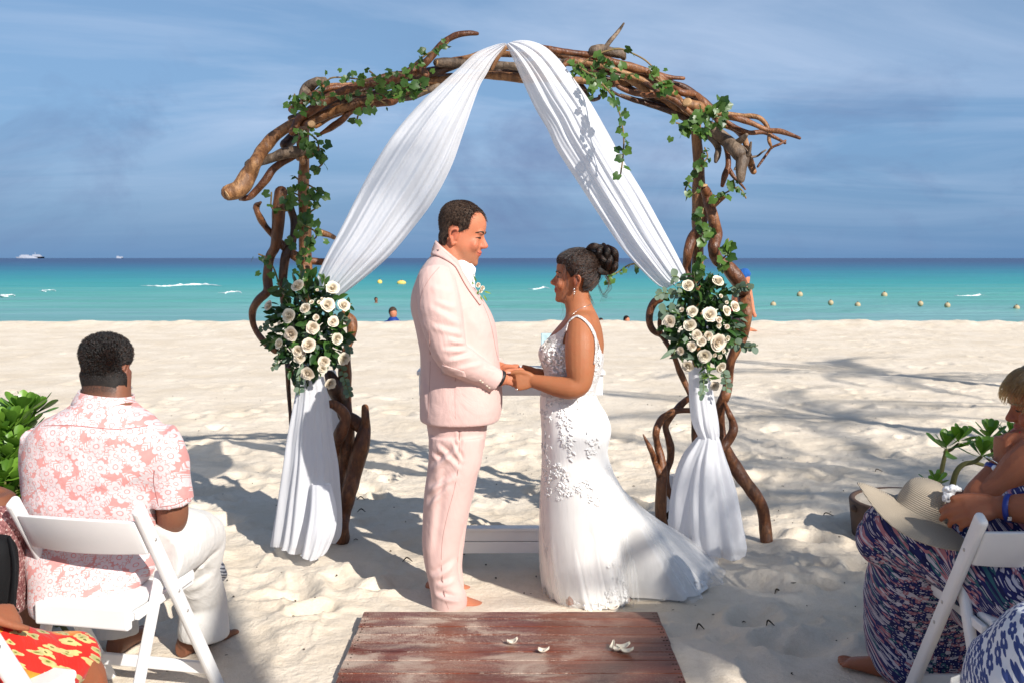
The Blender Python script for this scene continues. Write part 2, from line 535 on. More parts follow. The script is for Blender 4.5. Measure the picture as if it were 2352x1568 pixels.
M_WOOD = [wood_material('varnished_driftwood', (.055, .018, .008), (.175, .062, .022), (.34, .155, .062)),
          wood_material('golden_driftwood', (.085, .033, .012), (.28, .125, .045), (.46, .255, .115), .38),
          wood_material('grey_driftwood', (.05, .032, .021), (.17, .115, .075), (.33, .25, .175), .5),
          wood_material('dark_driftwood', (.022, .009, .005), (.075, .028, .012), (.17, .08, .04), .3)]
M_CUT = simple('cut_wood_end', (.42, .26, .13), .7, .3, var=.3, vscale=30, bump=.4, bscale=90)

arch = thing('wedding_arch', (0, 5.5, 0), 'tall wedding arch of twisted brown driftwood branches standing on the sand', 'wedding arch')
ARCH_D = 5.5
def branch(cf, pts, d, m=0, k=.46, n=10, cut=None, wob=.05, seed=None, name='branch'):
    """pts: (x, y, r[, depth offset]) read-offs through cf; d: distance of the branch, or a pair (start, end)"""
    seed = seed if seed is not None else len(arch.children)+1
    rr = np.random.default_rng(seed)
    d0, d1 = d if isinstance(d, tuple) else (d, d)
    P3 = []; R = []
    for i, p in enumerate(pts):
        t = i/max(1, len(pts)-1); dd = ARCH_D+d0+(d1-d0)*t+(p[3] if len(p) > 3 else 0)+.02*rr.standard_normal()*(0 < i < len(pts)-1)
        X, Y = cf(p[0], p[1]); P3.append(P(X, Y, dd)); R.append(max(.005, p[2]*k*S(dd)))
    V, Fc = tube(P3, R, n, 7, True, 1.0, 0, seed)
    # knots and flutes: move the surface in and out a little along its own normals
    pl = np.array([tuple(p) for p in P3]); c = V.copy()
    nrm = V-np.repeat(V[:len(V)//n*n].reshape(-1, n, 3).mean(1), n, 0)[:len(V)] if len(V) % n == 0 else None
    q = V*np.array([9., 9., 6.])+seed*3.1
    ds = (vn3(q[:, 0], q[:, 1], q[:, 2])-.5)+.5*(vn3(q[:, 0]*2.7, q[:, 1]*2.7, q[:, 2]*2.2)-.5)
    me = mesh(name, V, Fc, M_WOOD[m]); N_ = getN(me)
    setV(me, V+N_*(ds*np.mean(R)*.55)[:, None])
    o = link(name, me, arch)
    return o
KA = .41; KD = .4452; KC = .4571
A_ = lambda pts, d, m=0, **k: branch(cA, pts, d, m, KA, **k)
B_ = lambda pts, d, m=0, **k: branch(cB, pts, d, m, KA, **k)
C_ = lambda pts, d, m=0, **k: branch(cC, pts, d, m, KC, **k)
D_b = lambda pts, d, m=0, **k: branch(cD, pts, d, m, KD, **k)
# left post and the bundle at its foot
A_([(495, 560, 30), (492, 700, 31), (496, 800, 31), (492, 960, 31), (498, 1150, 31), (500, 1300, 31), (505, 1480, 32), (508, 1700, 32), (505, 1950, 30), (520, 2300, 30), (540, 2640, 32), (548, 2900, 32)], (.05, .12), 1, name='post')
A_([(72, 990, 40), (135, 968, 46), (185, 890, 44), (220, 820, 40), (270, 740, 38), (330, 675, 36), (420, 612, 32), (500, 590, 28), (600, 560, 24)], (-.25, .0), 1)
A_([(135, 1028, 9), (165, 1022, 15), (200, 1005, 20), (270, 930, 22), (330, 850, 20), (430, 790, 18), (490, 760, 16)], (-.12, .05), 0)
A_([(195, 838, 30), (240, 815, 25), (300, 800, 28), (400, 765, 32), (485, 762, 30)], (-.2, -.02), 2)
A_([(365, 990, 36), (352, 1100, 38), (345, 1200, 36), (332, 1290, 32), (302, 1350, 30), (288, 1450, 26), (290, 1540, 24), (240, 1590, 22), (205, 1650, 18), (215, 1740, 17), (262, 1815, 15), (330, 1870, 18)], (-.05, .08), 0)
A_([(250, 1045, 11), (228, 1065, 17), (232, 1100, 20), (275, 1175, 22), (330, 1240, 24), (390, 1300, 26), (470, 1360, 24), (560, 1375, 20), (620, 1378, 18)], (-.12, .1), 0)
A_([(420, 1075, 25), (440, 1160, 26), (428, 1260, 25), (390, 1340, 26), (376, 1460, 24), (380, 1600, 22)], (.05, .05), 3)
A_([(590, 1215, 19), (630, 1226, 17), (660, 1240, 15)], (.0, .05), 1)
A_([(560, 755, 22), (520, 775, 26), (470, 790, 26)], (-.1, .05), 0)
A_([(532, 607, 24), (500, 612, 26), (455, 620, 26)], (-.2, .1), 0)
A_([(385, 720, 26), (420, 690, 28), (470, 640, 26)], (.1, .15), 3)
A_([(472, 710, 26), (480, 760, 24), (485, 820, 20)], (-.05, -.02), 1)
C_([(235, 500, 15), (240, 600, 14), (246, 700, 13), (255, 820, 12), (270, 1000, 13), (285, 1200, 13), (300, 1400, 14)], (.1, .12), 3)
branch(cC, [(528, 300, 18), (560, 340, 20), (555, 410, 18), (530, 500, 20), (528, 600, 22), (532, 720, 24), (542, 850, 27), (532, 980, 32), (508, 1080, 28), (485, 1180, 24), (480, 1300, 24), (490, 1400, 24)], (.02, -.02), 0, KC*1.32)
branch(cC, [(628, 760, 9), (632, 810, 12), (632, 860, 18), (615, 930, 28), (592, 1020, 32), (570, 1110, 30), (548, 1190, 27), (525, 1280, 26), (512, 1350, 26), (512, 1412, 30)], (-.05, -.1), 0, KC*1.32)
branch(cC, [(620, 870, 20), (580, 835, 24), (545, 810, 22)], (-.03, .0), 0, KC*1.32)
branch(cC, [(435, 745, 14), (470, 745, 19), (508, 770, 22), (530, 815, 22), (512, 870, 24), (490, 930, 22), (478, 985, 18)], (-.18, -.05), 0, KC*1.32)
branch(cC, [(455, 600, 22), (480, 660, 30), (505, 720, 28), (525, 800, 24)], (-.05, .02), 3, KC*1.32)
C_([(250, 560, 16), (268, 610, 15), (285, 655, 14), (300, 720, 12)], (-.05, .0), 3)
# branches of the left shoulder and the top
A_([(428, 650, 22), (445, 620, 24), (470, 580, 27), (560, 510, 27), (640, 460, 27), (740, 410, 26), (860, 380, 22), (960, 372, 20), (1050, 332, 24), (1130, 290, 26), (1180, 255, 22), (1215, 215, 22), (1270, 150, 18), (1340, 110, 18), (1410, 98, 15), (1462, 100, 11)], (-.14, -.1), 0)
A_([(488, 450, 30), (515, 405, 30), (560, 370, 30), (600, 368, 22)], (-.05, .02), 2)
A_([(425, 525, 18), (520, 470, 20), (600, 415, 24), (680, 395, 20), (780, 385, 18), (880, 360, 18), (1000, 330, 16), (1150, 310, 16)], (.05, .0), 1)
A_([(515, 590, 22), (560, 572, 25), (640, 540, 24), (760, 500, 22), (870, 470, 22), (1000, 432, 20), (1100, 400, 22), (1180, 370, 24), (1270, 355, 20), (1400, 335, 16)], (-.08, .05), 1)
A_([(570, 672, 13), (650, 622, 18), (710, 580, 18), (760, 535, 16), (880, 500, 16), (990, 480, 22), (1012, 455, 16)], (.0, -.1), 0)
A_([(415, 572, 14), (520, 545, 20), (620, 500, 20), (720, 470, 16)], (.1, .1), 2)
A_([(600, 545, 20), (680, 480, 25), (750, 440, 25), (860, 440, 22), (940, 415, 18)], (.08, .1), 3)
A_([(640, 430, 16), (740, 425, 17), (850, 400, 16), (960, 395, 14), (1060, 385, 13)], (.12, .12), 1)
A_([(700, 505, 11), (800, 470, 12), (930, 440, 12), (1060, 415, 10), (1150, 400, 9)], (.1, .0), 3)
A_([(900, 455, 14), (1000, 455, 16), (1080, 455, 20), (1150, 430, 18), (1240, 390, 16)], (.05, .05), 2)
A_([(1080, 345, 22), (1180, 320, 30), (1260, 300, 28), (1340, 275, 24), (1420, 240, 20)], (-.02, .06), 3)
A_([(1175, 330, 22), (1150, 305, 26), (1120, 320, 22)], (-.15, -.1), 0)
A_([(1240, 262, 21), (1330, 262, 24), (1420, 272, 24), (1520, 278, 25), (1620, 278, 25), (1700, 284, 25), (1800, 280, 24), (1900, 265, 20), (2000, 262, 18), (2150, 290, 16)], (-.06, .0), 2)
A_([(1320, 250, 18), (1420, 232, 18), (1520, 208, 18), (1620, 215, 17), (1720, 218, 16), (1850, 205, 18), (1950, 225, 20), (2060, 260, 18)], (.05, .05), 1)
A_([(1290, 370, 16), (1400, 350, 20), (1500, 332, 24), (1600, 338, 25), (1720, 348, 25), (1850, 350, 20), (2000, 360, 18), (2150, 372, 20)], (.02, .0), 1)
A_([(1500, 300, 18), (1600, 310, 20), (1700, 315, 20), (1850, 325, 16)], (.1, .1), 3)
A_([(1545, 300, 10), (1575, 235, 14), (1600, 200, 16), (1620, 175, 16), (1640, 180, 12)], (-.1, -.1), 1)
A_([(470, 560, 16), (580, 500, 18), (690, 440, 17), (800, 420, 17), (920, 390, 15), (1040, 370, 14)], (-.1, -.04), 3)
A_([(455, 500, 15), (540, 440, 17), (650, 405, 17), (760, 395, 15), (900, 370, 14)], (-.12, -.06), 0)
A_([(560, 620, 14), (650, 560, 17), (760, 520, 17), (870, 490, 15), (980, 445, 14), (1090, 420, 13)], (.12, .06), 1)
A_([(420, 600, 18), (500, 560, 22), (600, 520, 22), (720, 450, 18), (840, 410, 16)], (.16, .12), 3)
A_([(1000, 345, 13), (1100, 330, 15), (1200, 345, 16), (1320, 330, 15)], (.1, .1), 0)
# right half of the top
B_([(255, 180, 16), (340, 195, 19), (420, 208, 20), (530, 222, 18), (640, 255, 22), (760, 290, 22), (860, 315, 20), (960, 343, 14), (1050, 350, 7)], (-.05, .0), 0)
B_([(548, 198, 34), (590, 195, 34), (650, 205, 28), (700, 212, 24), (715, 235, 12)], (-.02, .0), 2)
B_([(615, 175, 13), (640, 140, 14), (662, 115, 13), (690, 80, 11), (716, 42, 5)], (-.01, .0), 2)
B_([(382, 275, 13), (405, 255, 14), (430, 245, 14), (475, 246, 13), (560, 260, 14)], (-.1, -.02), 0)
B_([(652, 330, 15), (668, 365, 16), (690, 400, 17), (760, 430, 18), (850, 445, 18), (920, 440, 18), (1000, 470, 18), (1060, 520, 17), (1120, 572, 16)], (-.14, -.1), 0)
B_([(560, 290, 18), (680, 320, 18), (760, 360, 24), (860, 420, 24), (960, 470, 22), (1040, 540, 24), (1100, 580, 22)], (.0, .02), 1)
B_([(640, 420, 9), (700, 450, 11), (780, 475, 15), (880, 500, 18), (1000, 540, 20), (1080, 585, 18)], (-.02, .0), 3)
B_([(700, 445, 9), (800, 470, 11), (900, 480, 12), (1010, 520, 12)], (.08, .05), 2)
B_([(870, 318, 20), (930, 350, 20), (985, 395, 18), (1040, 430, 20), (1110, 440, 22), (1160, 485, 25), (1190, 515, 22)], (-.08, -.05), 0)
B_([(890, 330, 17), (935, 375, 16), (975, 420, 16), (1020, 460, 14), (1040, 480, 10)], (-.16, -.12), 1)
B_([(960, 372, 18), (1060, 405, 22), (1130, 470, 30), (1200, 525, 26), (1260, 590, 20)], (.05, .04), 3)
B_([(600, 380, 24), (700, 375, 22), (790, 378, 18), (860, 395, 14)], (.08, .1), 1)
B_([(465, 375, 13), (490, 410, 16), (512, 450, 17), (540, 470, 13), (575, 462, 10), (578, 448, 7)], (.05, .0), 3)
B_([(1075, 490, 34), (1130, 510, 34), (1185, 540, 28)], (-.1, .05), 1)
B_([(700, 290, 16), (800, 330, 18), (880, 370, 18), (980, 440, 16), (1060, 500, 16)], (.1, .08), 3)
B_([(440, 290, 12), (560, 330, 14), (650, 360, 13), (740, 365, 12)], (.1, .1), 1)
B_([(420, 250, 14), (540, 270, 16), (660, 300, 16), (780, 345, 17), (900, 400, 17), (1010, 470, 16), (1090, 540, 15)], (-.06, -.02), 1)
B_([(380, 230, 13), (500, 240, 15), (620, 285, 15), (740, 310, 16), (860, 340, 17), (970, 390, 17), (1080, 450, 18), (1160, 520, 16)], (.05, .02), 0)
B_([(480, 330, 12), (600, 345, 14), (720, 395, 15), (840, 450, 15), (950, 500, 15), (1040, 555, 14)], (.1, .06), 3)
B_([(500, 300, 14), (620, 320, 15), (740, 350, 15), (850, 385, 15), (940, 450, 15), (1030, 500, 16), (1110, 560, 16)], (-.02, -.08), 3)
# the splayed right end
B_([(1180, 560, 16), (1230, 548, 16), (1290, 550, 15), (1380, 560, 15), (1465, 568, 15), (1510, 605, 14), (1528, 650, 13), (1530, 700, 12), (1545, 742, 8)], (-.05, -.15), 1)
B_([(1240, 590, 17), (1280, 575, 16), (1340, 572, 16), (1430, 600, 17), (1520, 640, 15), (1600, 650, 14), (1700, 685, 9)], (-.12, -.25), 0)
B_([(1290, 592, 13), (1350, 632, 14), (1420, 655, 14), (1500, 652, 12), (1560, 680, 10), (1618, 712, 7)], (.0, -.05), 0)
B_([(1200, 625, 32), (1250, 665, 38), (1290, 700, 40), (1340, 750, 42), (1380, 790, 40), (1375, 850, 27), (1372, 915, 18)], (-.05, -.2), 2)
B_([(1340, 720, 20), (1380, 690, 17), (1402, 668, 10)], (-.12, -.2), 2)
B_([(1385, 790, 18), (1415, 775, 13), (1428, 710, 6)], (-.18, -.22), 2)
B_([(1370, 840, 14), (1345, 850, 9), (1335, 862, 5)], (-.18, -.22), 2)
B_([(1250, 600, 20), (1300, 618, 18), (1350, 640, 18), (1390, 690, 22), (1410, 760, 20), (1430, 835, 19), (1442, 872, 15)], (.02, -.05), 1)
B_([(1190, 665, 24), (1225, 705, 22), (1245, 745, 20), (1238, 785, 17), (1230, 815, 9)], (-.02, -.1), 2)
B_([(1285, 720, 16), (1298, 780, 15), (1300, 840, 16), (1282, 895, 18), (1268, 950, 14)], (.0, -.03), 0)
B_([(1305, 860, 15), (1330, 900, 12), (1360, 930, 10), (1396, 972, 6)], (.0, -.05), 0)
B_([(1430, 792, 9), (1465, 785, 7), (1490, 765, 7), (1515, 750, 4)], (-.18, -.2), 2, n=7)
B_([(1466, 845, 4), (1495, 805, 6), (1520, 770, 7), (1545, 738, 7), (1590, 718, 7), (1620, 700, 6)], (-.1, -.1), 0, n=7)
# right post and its supports
B_([(1118, 600, 27), (1120, 690, 28), (1130, 800, 31), (1132, 900, 33), (1136, 1050, 33), (1130, 1250, 33), (1126, 1480, 31), (1128, 1700, 30), (1130, 2000, 30), (1140, 2300, 28), (1150, 2620, 28), (1150, 2870, 28)], (.02, .1), 1, name='post')
B_([(1165, 965, 25), (1185, 1010, 32), (1200, 1070, 34), (1222, 1150, 36), (1238, 1230, 38), (1225, 1300, 36), (1240, 1360, 36), (1285, 1400, 38), (1330, 1460, 35), (1390, 1530, 35)], (-.1, -.05), 0)
D_b([(545, 62, 36), (590, 125, 36), (618, 205, 33), (630, 300, 31), (612, 410, 30), (575, 480, 30), (545, 550, 27), (540, 630, 27), (525, 710, 26), (497, 780, 22), (498, 860, 21), (500, 930, 24)], (-.05, -.02), 0)
B_([(1222, 1052, 18), (1250, 1028, 17), (1272, 1012, 14)], (-.12, -.14), 1)
B_([(1170, 1100, 20), (1150, 1180, 26), (1100, 1245, 28), (1075, 1330, 25), (1068, 1420, 22), (1075, 1520, 20)], (.02, .0), 0)
D_b([(190, 225, 15), (158, 238, 16), (135, 285, 17), (133, 345, 19), (155, 388, 20), (195, 412, 16), (225, 455, 15), (262, 525, 15), (285, 590, 16), (318, 660, 15), (345, 730, 15), (355, 800, 18)], (-.05, .05), 0)
D_b([(195, 290, 15), (183, 350, 14), (195, 405, 12)], (-.02, .0), 0)
D_b([(365, 720, 18), (330, 735, 19), (290, 770, 20), (255, 805, 20), (225, 850, 20), (215, 885, 19), (230, 940, 20), (240, 990, 22), (238, 1050, 21), (218, 1115, 20), (222, 1190, 18), (255, 1250, 19), (275, 1290, 14)], (-.05, -.05), 0)
D_b([(365, 796, 15), (300, 795, 17), (240, 805, 20), (190, 845, 21), (166, 910, 18), (175, 980, 17), (195, 1050, 18), (200, 1110, 22), (190, 1200, 28), (188, 1320, 32), (200, 1388, 34)], (-.12, -.12), 0)
D_b([(100, 920, 8), (115, 950, 13), (135, 990, 15), (160, 1055, 18), (180, 1110, 20), (190, 1150, 22)], (-.14, -.12), 0)
D_b([(215, 1345, 17), (240, 1320, 13), (252, 1290, 12)], (-.1, -.1), 3)
D_b([(370, 700, 18), (372, 800, 22), (370, 900, 22), (375, 1000, 20)], (.0, .05), 3)
D_b([(500, 860, 20), (508, 930, 26), (530, 1000, 30), (580, 1095, 34), (645, 1190, 34), (700, 1270, 34), (727, 1370, 33), (738, 1484, 33)], (-.02, -.1), 0)
D_b([(518, 748, 10), (532, 785, 12), (545, 815, 14), (560, 850, 18), (565, 900, 25), (540, 950, 28), (505, 985, 26), (475, 995, 20)], (-.08, -.2), 0)
# pale saw-cut ends
def cut_end(cf, x, y, r, d, nrm):
    X, Y = cf(x, y); c = P(X, Y, ARCH_D+d)
    n = Vector(nrm).normalized(); q = n.to_track_quat('Z', 'Y').to_matrix()
    V, Fc = ell((0, 0, 0), (r, r*.85, .006), n=14, m=5)
    obj('cut_end', V @ np.array(q).T+np.array(tuple(c)), Fc, M_CUT, arch)
s0 = S(5.3)*KA
cut_end(cA, 62, 1003, 32*s0, -.28, (-.75, -.35, -.45))
cut_end(cA, 364, 975, 32*s0, -.06, (0, -.4, .9))
cut_end(cA, 535, 606, 24*s0, -.24, (.5, -.85, 0))
cut_end(cA, 590, 1212, 16*s0, -.03, (-.8, -.5, .2))
cut_end(cA, 1236, 262, 20*s0, -.08, (-.9, -.35, .1))
cut_end(cB, 1068, 484, 32*s0, -.14, (-.5, -.8, .3))
cut_end(cB, 1164, 950, 22*s0, -.12, (-.2, -.4, .85))
cut_end(cB, 1275, 1008, 14*s0, -.15, (.7, -.4, .6))

# ================================================================== WHITE DRAPES
def cloth_material():
    m = bpy.data.materials.new('sheer_white_voile'); m.use_nodes = True
    t = NT(m.node_tree)
    for n in list(t.n): t.n.remove(n)
    tcn = t.new('ShaderNodeTexCoord'); v = tcn.outputs['Object']
    wv = t.noise(t.mapping(v, (1, 1, 1)), 700, 1)
    p = t.new('ShaderNodeBsdfPrincipled'); p.inputs['Base Color'].default_value = (.80, .80, .825, 1)
    p.inputs['Roughness'].default_value = .85; p.inputs['Specular IOR Level'].default_value = .1
    nb = t.bump(t.noise(t.mapping(v, (9, 9, 2.0)), 3.2, 4, .6), .22, .010)
    nb = t.bump(wv, .12, .001, nb)
    t.set(p.inputs['Normal'], nb)
    tl = t.new('ShaderNodeBsdfTranslucent'); tl.inputs[0].default_value = (.82, .82, .85, 1)
    t.set(tl.inputs['Normal'], nb)
    tr = t.new('ShaderNodeBsdfTransparent')
    mx = t.new('ShaderNodeMixShader'); mx.inputs[0].default_value = .40
    t.l.new(p.outputs[0], mx.inputs[1]); t.l.new(tl.outputs[0], mx.inputs[2])
    mx2 = t.new('ShaderNodeMixShader'); mx2.inputs[0].default_value = .12
    t.l.new(mx.outputs[0], mx2.inputs[1]); t.l.new(tr.outputs[0], mx2.inputs[2])
    o = t.new('ShaderNodeOutputMaterial'); t.l.new(mx2.outputs[0], o.inputs[0])
    return m
M_CLOTH = cloth_material()
def swag(cf, left, right, d0, d1, depth, nfold, seed, ns=64, nt=90):
    """gathered cloth between two edges; folds run along its length"""
    L = np.array([cf(*p) for p in left], float); R_ = np.array([cf(*p) for p in right], float)
    def resamp(a):
        a = spline(a, 12); s = np.concatenate([[0], np.cumsum(np.linalg.norm(np.diff(a, axis=0), axis=1))]); s /= s[-1]
        return lambda t: np.stack([np.interp(t, s, a[:, 0]), np.interp(t, s, a[:, 1])], -1)
    lf, rf = resamp(L), resamp(R_)
    rr = np.random.default_rng(seed); ph = rr.random(6)*6.28
    V = []
    for i in range(nt+1):
        t = i/nt
        a = lf(t); b = rf(t)
        d = d0+(d1-d0)*t
        wdt = np.hypot(*(b-a))
        for j in range(ns+1):
            s = j/ns
            s2 = s+.012*sin(2*pi*nfold*.5*s+ph[2]+2*t)
            X = a+(b-a)*min(1, max(0, s2))
            bul = -depth*sin(pi*s)**.8*min(1, wdt/120)
            amp = .004+.007*min(1, wdt/220)
            f = amp*(sin(2*pi*(nfold*s+.5*sin(2.2*t+ph[0]))+ph[1])+.6*sin(2*pi*(nfold*2.3*s+.7*t)+ph[3])+.35*sin(2*pi*(nfold*4.1*s-.4*t)+ph[4]))
            V.append(P(X[0], X[1], d+bul+f))
    n = ns+1
    Fc = [(i*n+j, i*n+j+1, (i+1)*n+j+1, (i+1)*n+j) for i in range(nt) for j in range(ns)]
    return np.array([tuple(v) for v in V]), Fc
def fall(rows, nfold, seed, amp, N=120, hem=None):
    """hanging gathered cloth closed round on itself: rows of (xl, xr, y, distance, half depth)"""
    d = spline(np.array(rows, float), 9)
    rr = np.random.default_rng(seed); ph = rr.random(8)*6.28
    a = np.arange(N)*2*pi/N
    V = []
    T = len(d)
    for i, (xl, xr, y, dd, hd) in enumerate(d):
        t = i/(T-1)
        w = abs(xr-xl)/2*S(dd)
        am = amp*(.25+.75*t)*min(1, w/.10)
        f = am*(np.sin(nfold*a+ph[0]+1.2*t)+.6*np.sin((nfold*2+1)*a+ph[1]-1.5*t)+.35*np.sin((nfold*3+2)*a+ph[2]+2*t))
        c = P((xl+xr)/2, y, dd)
        r = 1+f/np.maximum(w, .04)
        X = c.x+np.cos(a)*w*r; Yd = c.y+np.sin(a)*hd*r
        Z = np.full(N, c.z)
        if i == T-1 and hem: Z = Z+hem*np.sin(nfold*.5*a+ph[3])
        V.append(np.stack([X, Yd, Z], -1))
    V = np.concatenate(V)
    Fc = [(i*N+j, i*N+(j+1) % N, (i+1)*N+(j+1) % N, (i+1)*N+j) for i in range(T-1) for j in range(N)]
    return V, Fc
dl = thing('drape', P(720, 1000, 5.3), 'white drape swept down to the left bouquet and hanging straight to the sand', 'drape', 'white drapes of the arch')
V, Fc = swag(cA, [(1618, 152), (1560, 163), (1450, 210), (1340, 310), (1160, 470), (1000, 650), (870, 850), (780, 1020), (700, 1180), (620, 1330), (575, 1430), (553, 1500), (560, 1540)],
             [(1628, 158), (1560, 245), (1520, 320), (1480, 390), (1440, 500), (1390, 650), (1320, 850), (1220, 1040), (1100, 1200), (980, 1340), (850, 1455), (740, 1540), (690, 1575)], 5.22, 5.3, .10, 3.2, 4)
obj('swept_cloth', V, Fc, M_CLOTH, dl)
V, Fc = fall([(683, 742, 865, 5.28, .05), (678, 752, 910, 5.28, .07), (670, 757, 960, 5.27, .09), (661, 764, 1010, 5.26, .10), (654, 773, 1065, 5.24, .12), (646, 777, 1120, 5.24, .14), (638, 780, 1180, 5.23, .16), (632, 777, 1225, 5.22, .17), (630, 765, 1246, 5.22, .17)], 7, 11, .016, hem=.015)
obj('hanging_cloth', V, Fc, M_CLOTH, dl)
V, Fc = fall([(715, 760, 1110, 5.1, .03), (712, 772, 1170, 5.05, .06), (705, 768, 1220, 5.0, .07), (698, 752, 1262, 4.98, .06), (694, 742, 1276, 4.97, .05)], 4, 5, .012, 80, hem=.01)
obj('trailing_cloth', V, Fc, M_CLOTH, dl)
V, Fc = fall([(752, 770, 850, 5.6, .03), (750, 786, 905, 5.6, .03), (752, 790, 960, 5.6, .04), (757, 785, 1010, 5.58, .04), (758, 792, 1080, 5.55, .05), (752, 788, 1150, 5.55, .05), (740, 778, 1218, 5.55, .05)], 4, 8, .008, 70)
obj('rear_cloth', V, Fc, M_CLOTH, dl)
dr = thing('drape', P(1630, 1000, 5.3), 'white drape swept down to the right bouquet and tied in a pouf below it', 'drape', 'white drapes of the arch')
V, Fc = swag(cB, [(55, 160), (90, 230), (150, 370), (220, 520), (290, 640), (340, 750), (450, 920), (560, 1090), (640, 1210), (720, 1320), (820, 1430), (900, 1505), (950, 1530)],
             [(95, 142), (140, 136), (200, 142), (270, 170), (340, 230), (420, 330), (520, 470), (620, 640), (720, 820), (830, 1000), (940, 1200), (1010, 1330), (1075, 1460)], 5.22, 5.3, .08, 3.2, 9)
obj('swept_cloth', V, Fc, M_CLOTH, dr)
V, Fc = fall([(1582, 1625, 845, 5.3, .05), (1583, 1634, 885, 5.3, .06), (1585, 1642, 930, 5.29, .07), (1590, 1648, 970, 5.28, .08), (1602, 1650, 998, 5.28, .075), (1610, 1648, 1012, 5.28, .06)], 5, 3, .010)
obj('tied_cloth', V, Fc, M_CLOTH, dr)
V, Fc = fall([(1606, 1650, 1000, 5.27, .05), (1596, 1655, 1014, 5.26, .08), (1574, 1664, 1045, 5.24, .13), (1556, 1678, 1085, 5.22, .16), (1544, 1692, 1130, 5.2, .19), (1540, 1702, 1180, 5.19, .21), (1542, 1708, 1215, 5.19, .21), (1550, 1712, 1240, 5.18, .20), (1566, 1708, 1256, 5.18, .18)], 6, 13, .021, 150, hem=.022)
obj('pouf_cloth', V, Fc, M_CLOTH, dr)
V, Fc = fall([(1536, 1575, 1090, 5.5, .04), (1533, 1580, 1150, 5.5, .05), (1532, 1575, 1216, 5.5, .05)], 4, 8, .008, 70)
obj('rear_cloth', V, Fc, M_CLOTH, dr)
# ================================================================== IVY AND BOUQUETS
def leaf_material(name, c0, c1, rough=.4, trans=.25, back=None):
    m, t, b = newmat(name)
    tcn = t.new('ShaderNodeTexCoord'); v = tcn.outputs['Object']
    oi = t.new('ShaderNodeObjectInfo')
    r = oi.outputs['Random']
    g = t.new('ShaderNodeNewGeometry').outputs['Position']
    n = t.noise(g, 22, 3, .6)
    f = t.math('ADD', t.math('MULTIPLY', r, .7), t.math('MULTIPLY', n, .5))
    c = t.ramp(f, [(.15, c0), (.95, c1)])
    t.set(b.inputs['Base Color'], c)
    b.inputs['Roughness'].default_value = rough
    b.inputs['Specular IOR Level'].default_value = .4
    if trans:
        tl = t.new('ShaderNodeBsdfTranslucent'); t.set(tl.inputs[0], t.mix(1.0, c, (1.25, 1.4, .5), 'MULTIPLY'))
        mx = t.new('ShaderNodeMixShader'); mx.inputs[0].default_value = trans
        t.l.new(b.outputs[0], mx.inputs[1]); t.l.new(tl.outputs[0], mx.inputs[2])
        t.l.new(mx.outputs[0], m.node_tree.nodes['Material Output'].inputs[0])
    return m
M_IVY = leaf_material('ivy_leaf', (.018, .055, .013), (.085, .165, .028), .38)
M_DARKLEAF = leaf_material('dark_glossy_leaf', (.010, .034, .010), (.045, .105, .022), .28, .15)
M_EUC = leaf_material('eucalyptus_leaf', (.060, .105, .075), (.145, .20, .135), .6, .15)
M_FERN = leaf_material('bright_fern', (.045, .115, .018), (.15, .25, .035), .5, .25)
M_STEM = simple('vine_stem', (.20, .135, .055), .7, .3, var=.3)
M_GSTEM = simple('green_stem', (.11, .15, .055), .6, .3, var=.3)
def rose_material():
    m, t, b = newmat('ivory_rose_petal')
    oi = t.new('ShaderNodeObjectInfo')
    tcn = t.new('ShaderNodeTexCoord')
    ln = t.vmath('LENGTH', tcn.outputs['Object'])
    c = t.mix(oi.outputs['Random'], (.80, .735, .60), (.82, .72, .59))
    c = t.mix(t.ramp(ln, [(.1, .35), (.45, 0)]), c, (.80, .66, .44))
    t.set(b.inputs['Base Color'], c)
    b.inputs['Roughness'].default_value = .6; b.inputs['Specular IOR Level'].default_value = .25
    tl = t.new('ShaderNodeBsdfTranslucent'); t.set(tl.inputs[0], c)
    mx = t.new('ShaderNodeMixShader'); mx.inputs[0].default_value = .22
    t.l.new(b.outputs[0], mx.inputs[1]); t.l.new(tl.outputs[0], mx.inputs[2])
    t.l.new(mx.outputs[0], m.node_tree.nodes['Material Output'].inputs[0])
    return m
M_ROSE = rose_material()

def leaf_mesh(name, outline, mat, fold=.12, curl=.15, petiole=.25):
    """outline: half-profile (t along, half width); flat leaf folded along the midrib, unit length, along +x, facing +z"""
    n = len(outline); V = []
    for (t, wd) in outline:
        z = -curl*t*t
        for s in (-1, -.5, 0, .5, 1):
            V.append((t, s*wd, z+abs(s)*wd*fold*2))
    Fc = [(i*5+j, (i+1)*5+j, (i+1)*5+j+1, i*5+j+1) for i in range(n-1) for j in range(4)]
    return mesh(name, V, Fc, mat)
def ivy_mesh():
    """five-pointed leaf with a notch at the stalk"""
    ang = [(0, 1.0), (14, .84), (28, .70), (42, .74), (58, .80), (74, .70), (92, .62), (112, .66), (132, .66), (150, .50), (166, .30), (180, .12)]
    pts = [(cos(radians(a))*r, sin(radians(a))*r) for a, r in ang]
    full = pts+[(x, -y) for x, y in reversed(pts[1:-1])]
    V = [(.05, 0, .03)]; 
    for k, sc in ((1, .5), (2, 1.0)):
        for (x, y) in full: V.append((x*sc+.02, y*sc, .05*abs(y)*sc*3-.10*(x*sc)**2*(1 if x > 0 else .6)-.02*sc))
    n = len(full)
    Fc = [(0, 1+j, 1+(j+1) % n) for j in range(n)]+[(1+j, 1+n+j, 1+n+(j+1) % n, 1+(j+1) % n) for j in range(n)]
    V = np.array(V); V[:, 0] += .12
    return mesh('ivy_leaf', V*.62, Fc, M_IVY)
ME_IVY = ivy_mesh()
ME_OVAL = leaf_mesh('oval_leaf', [(0, .01), (.08, .07), (.25, .17), (.5, .22), (.72, .19), (.9, .09), (1, .005)], M_DARKLEAF, .15, .18)
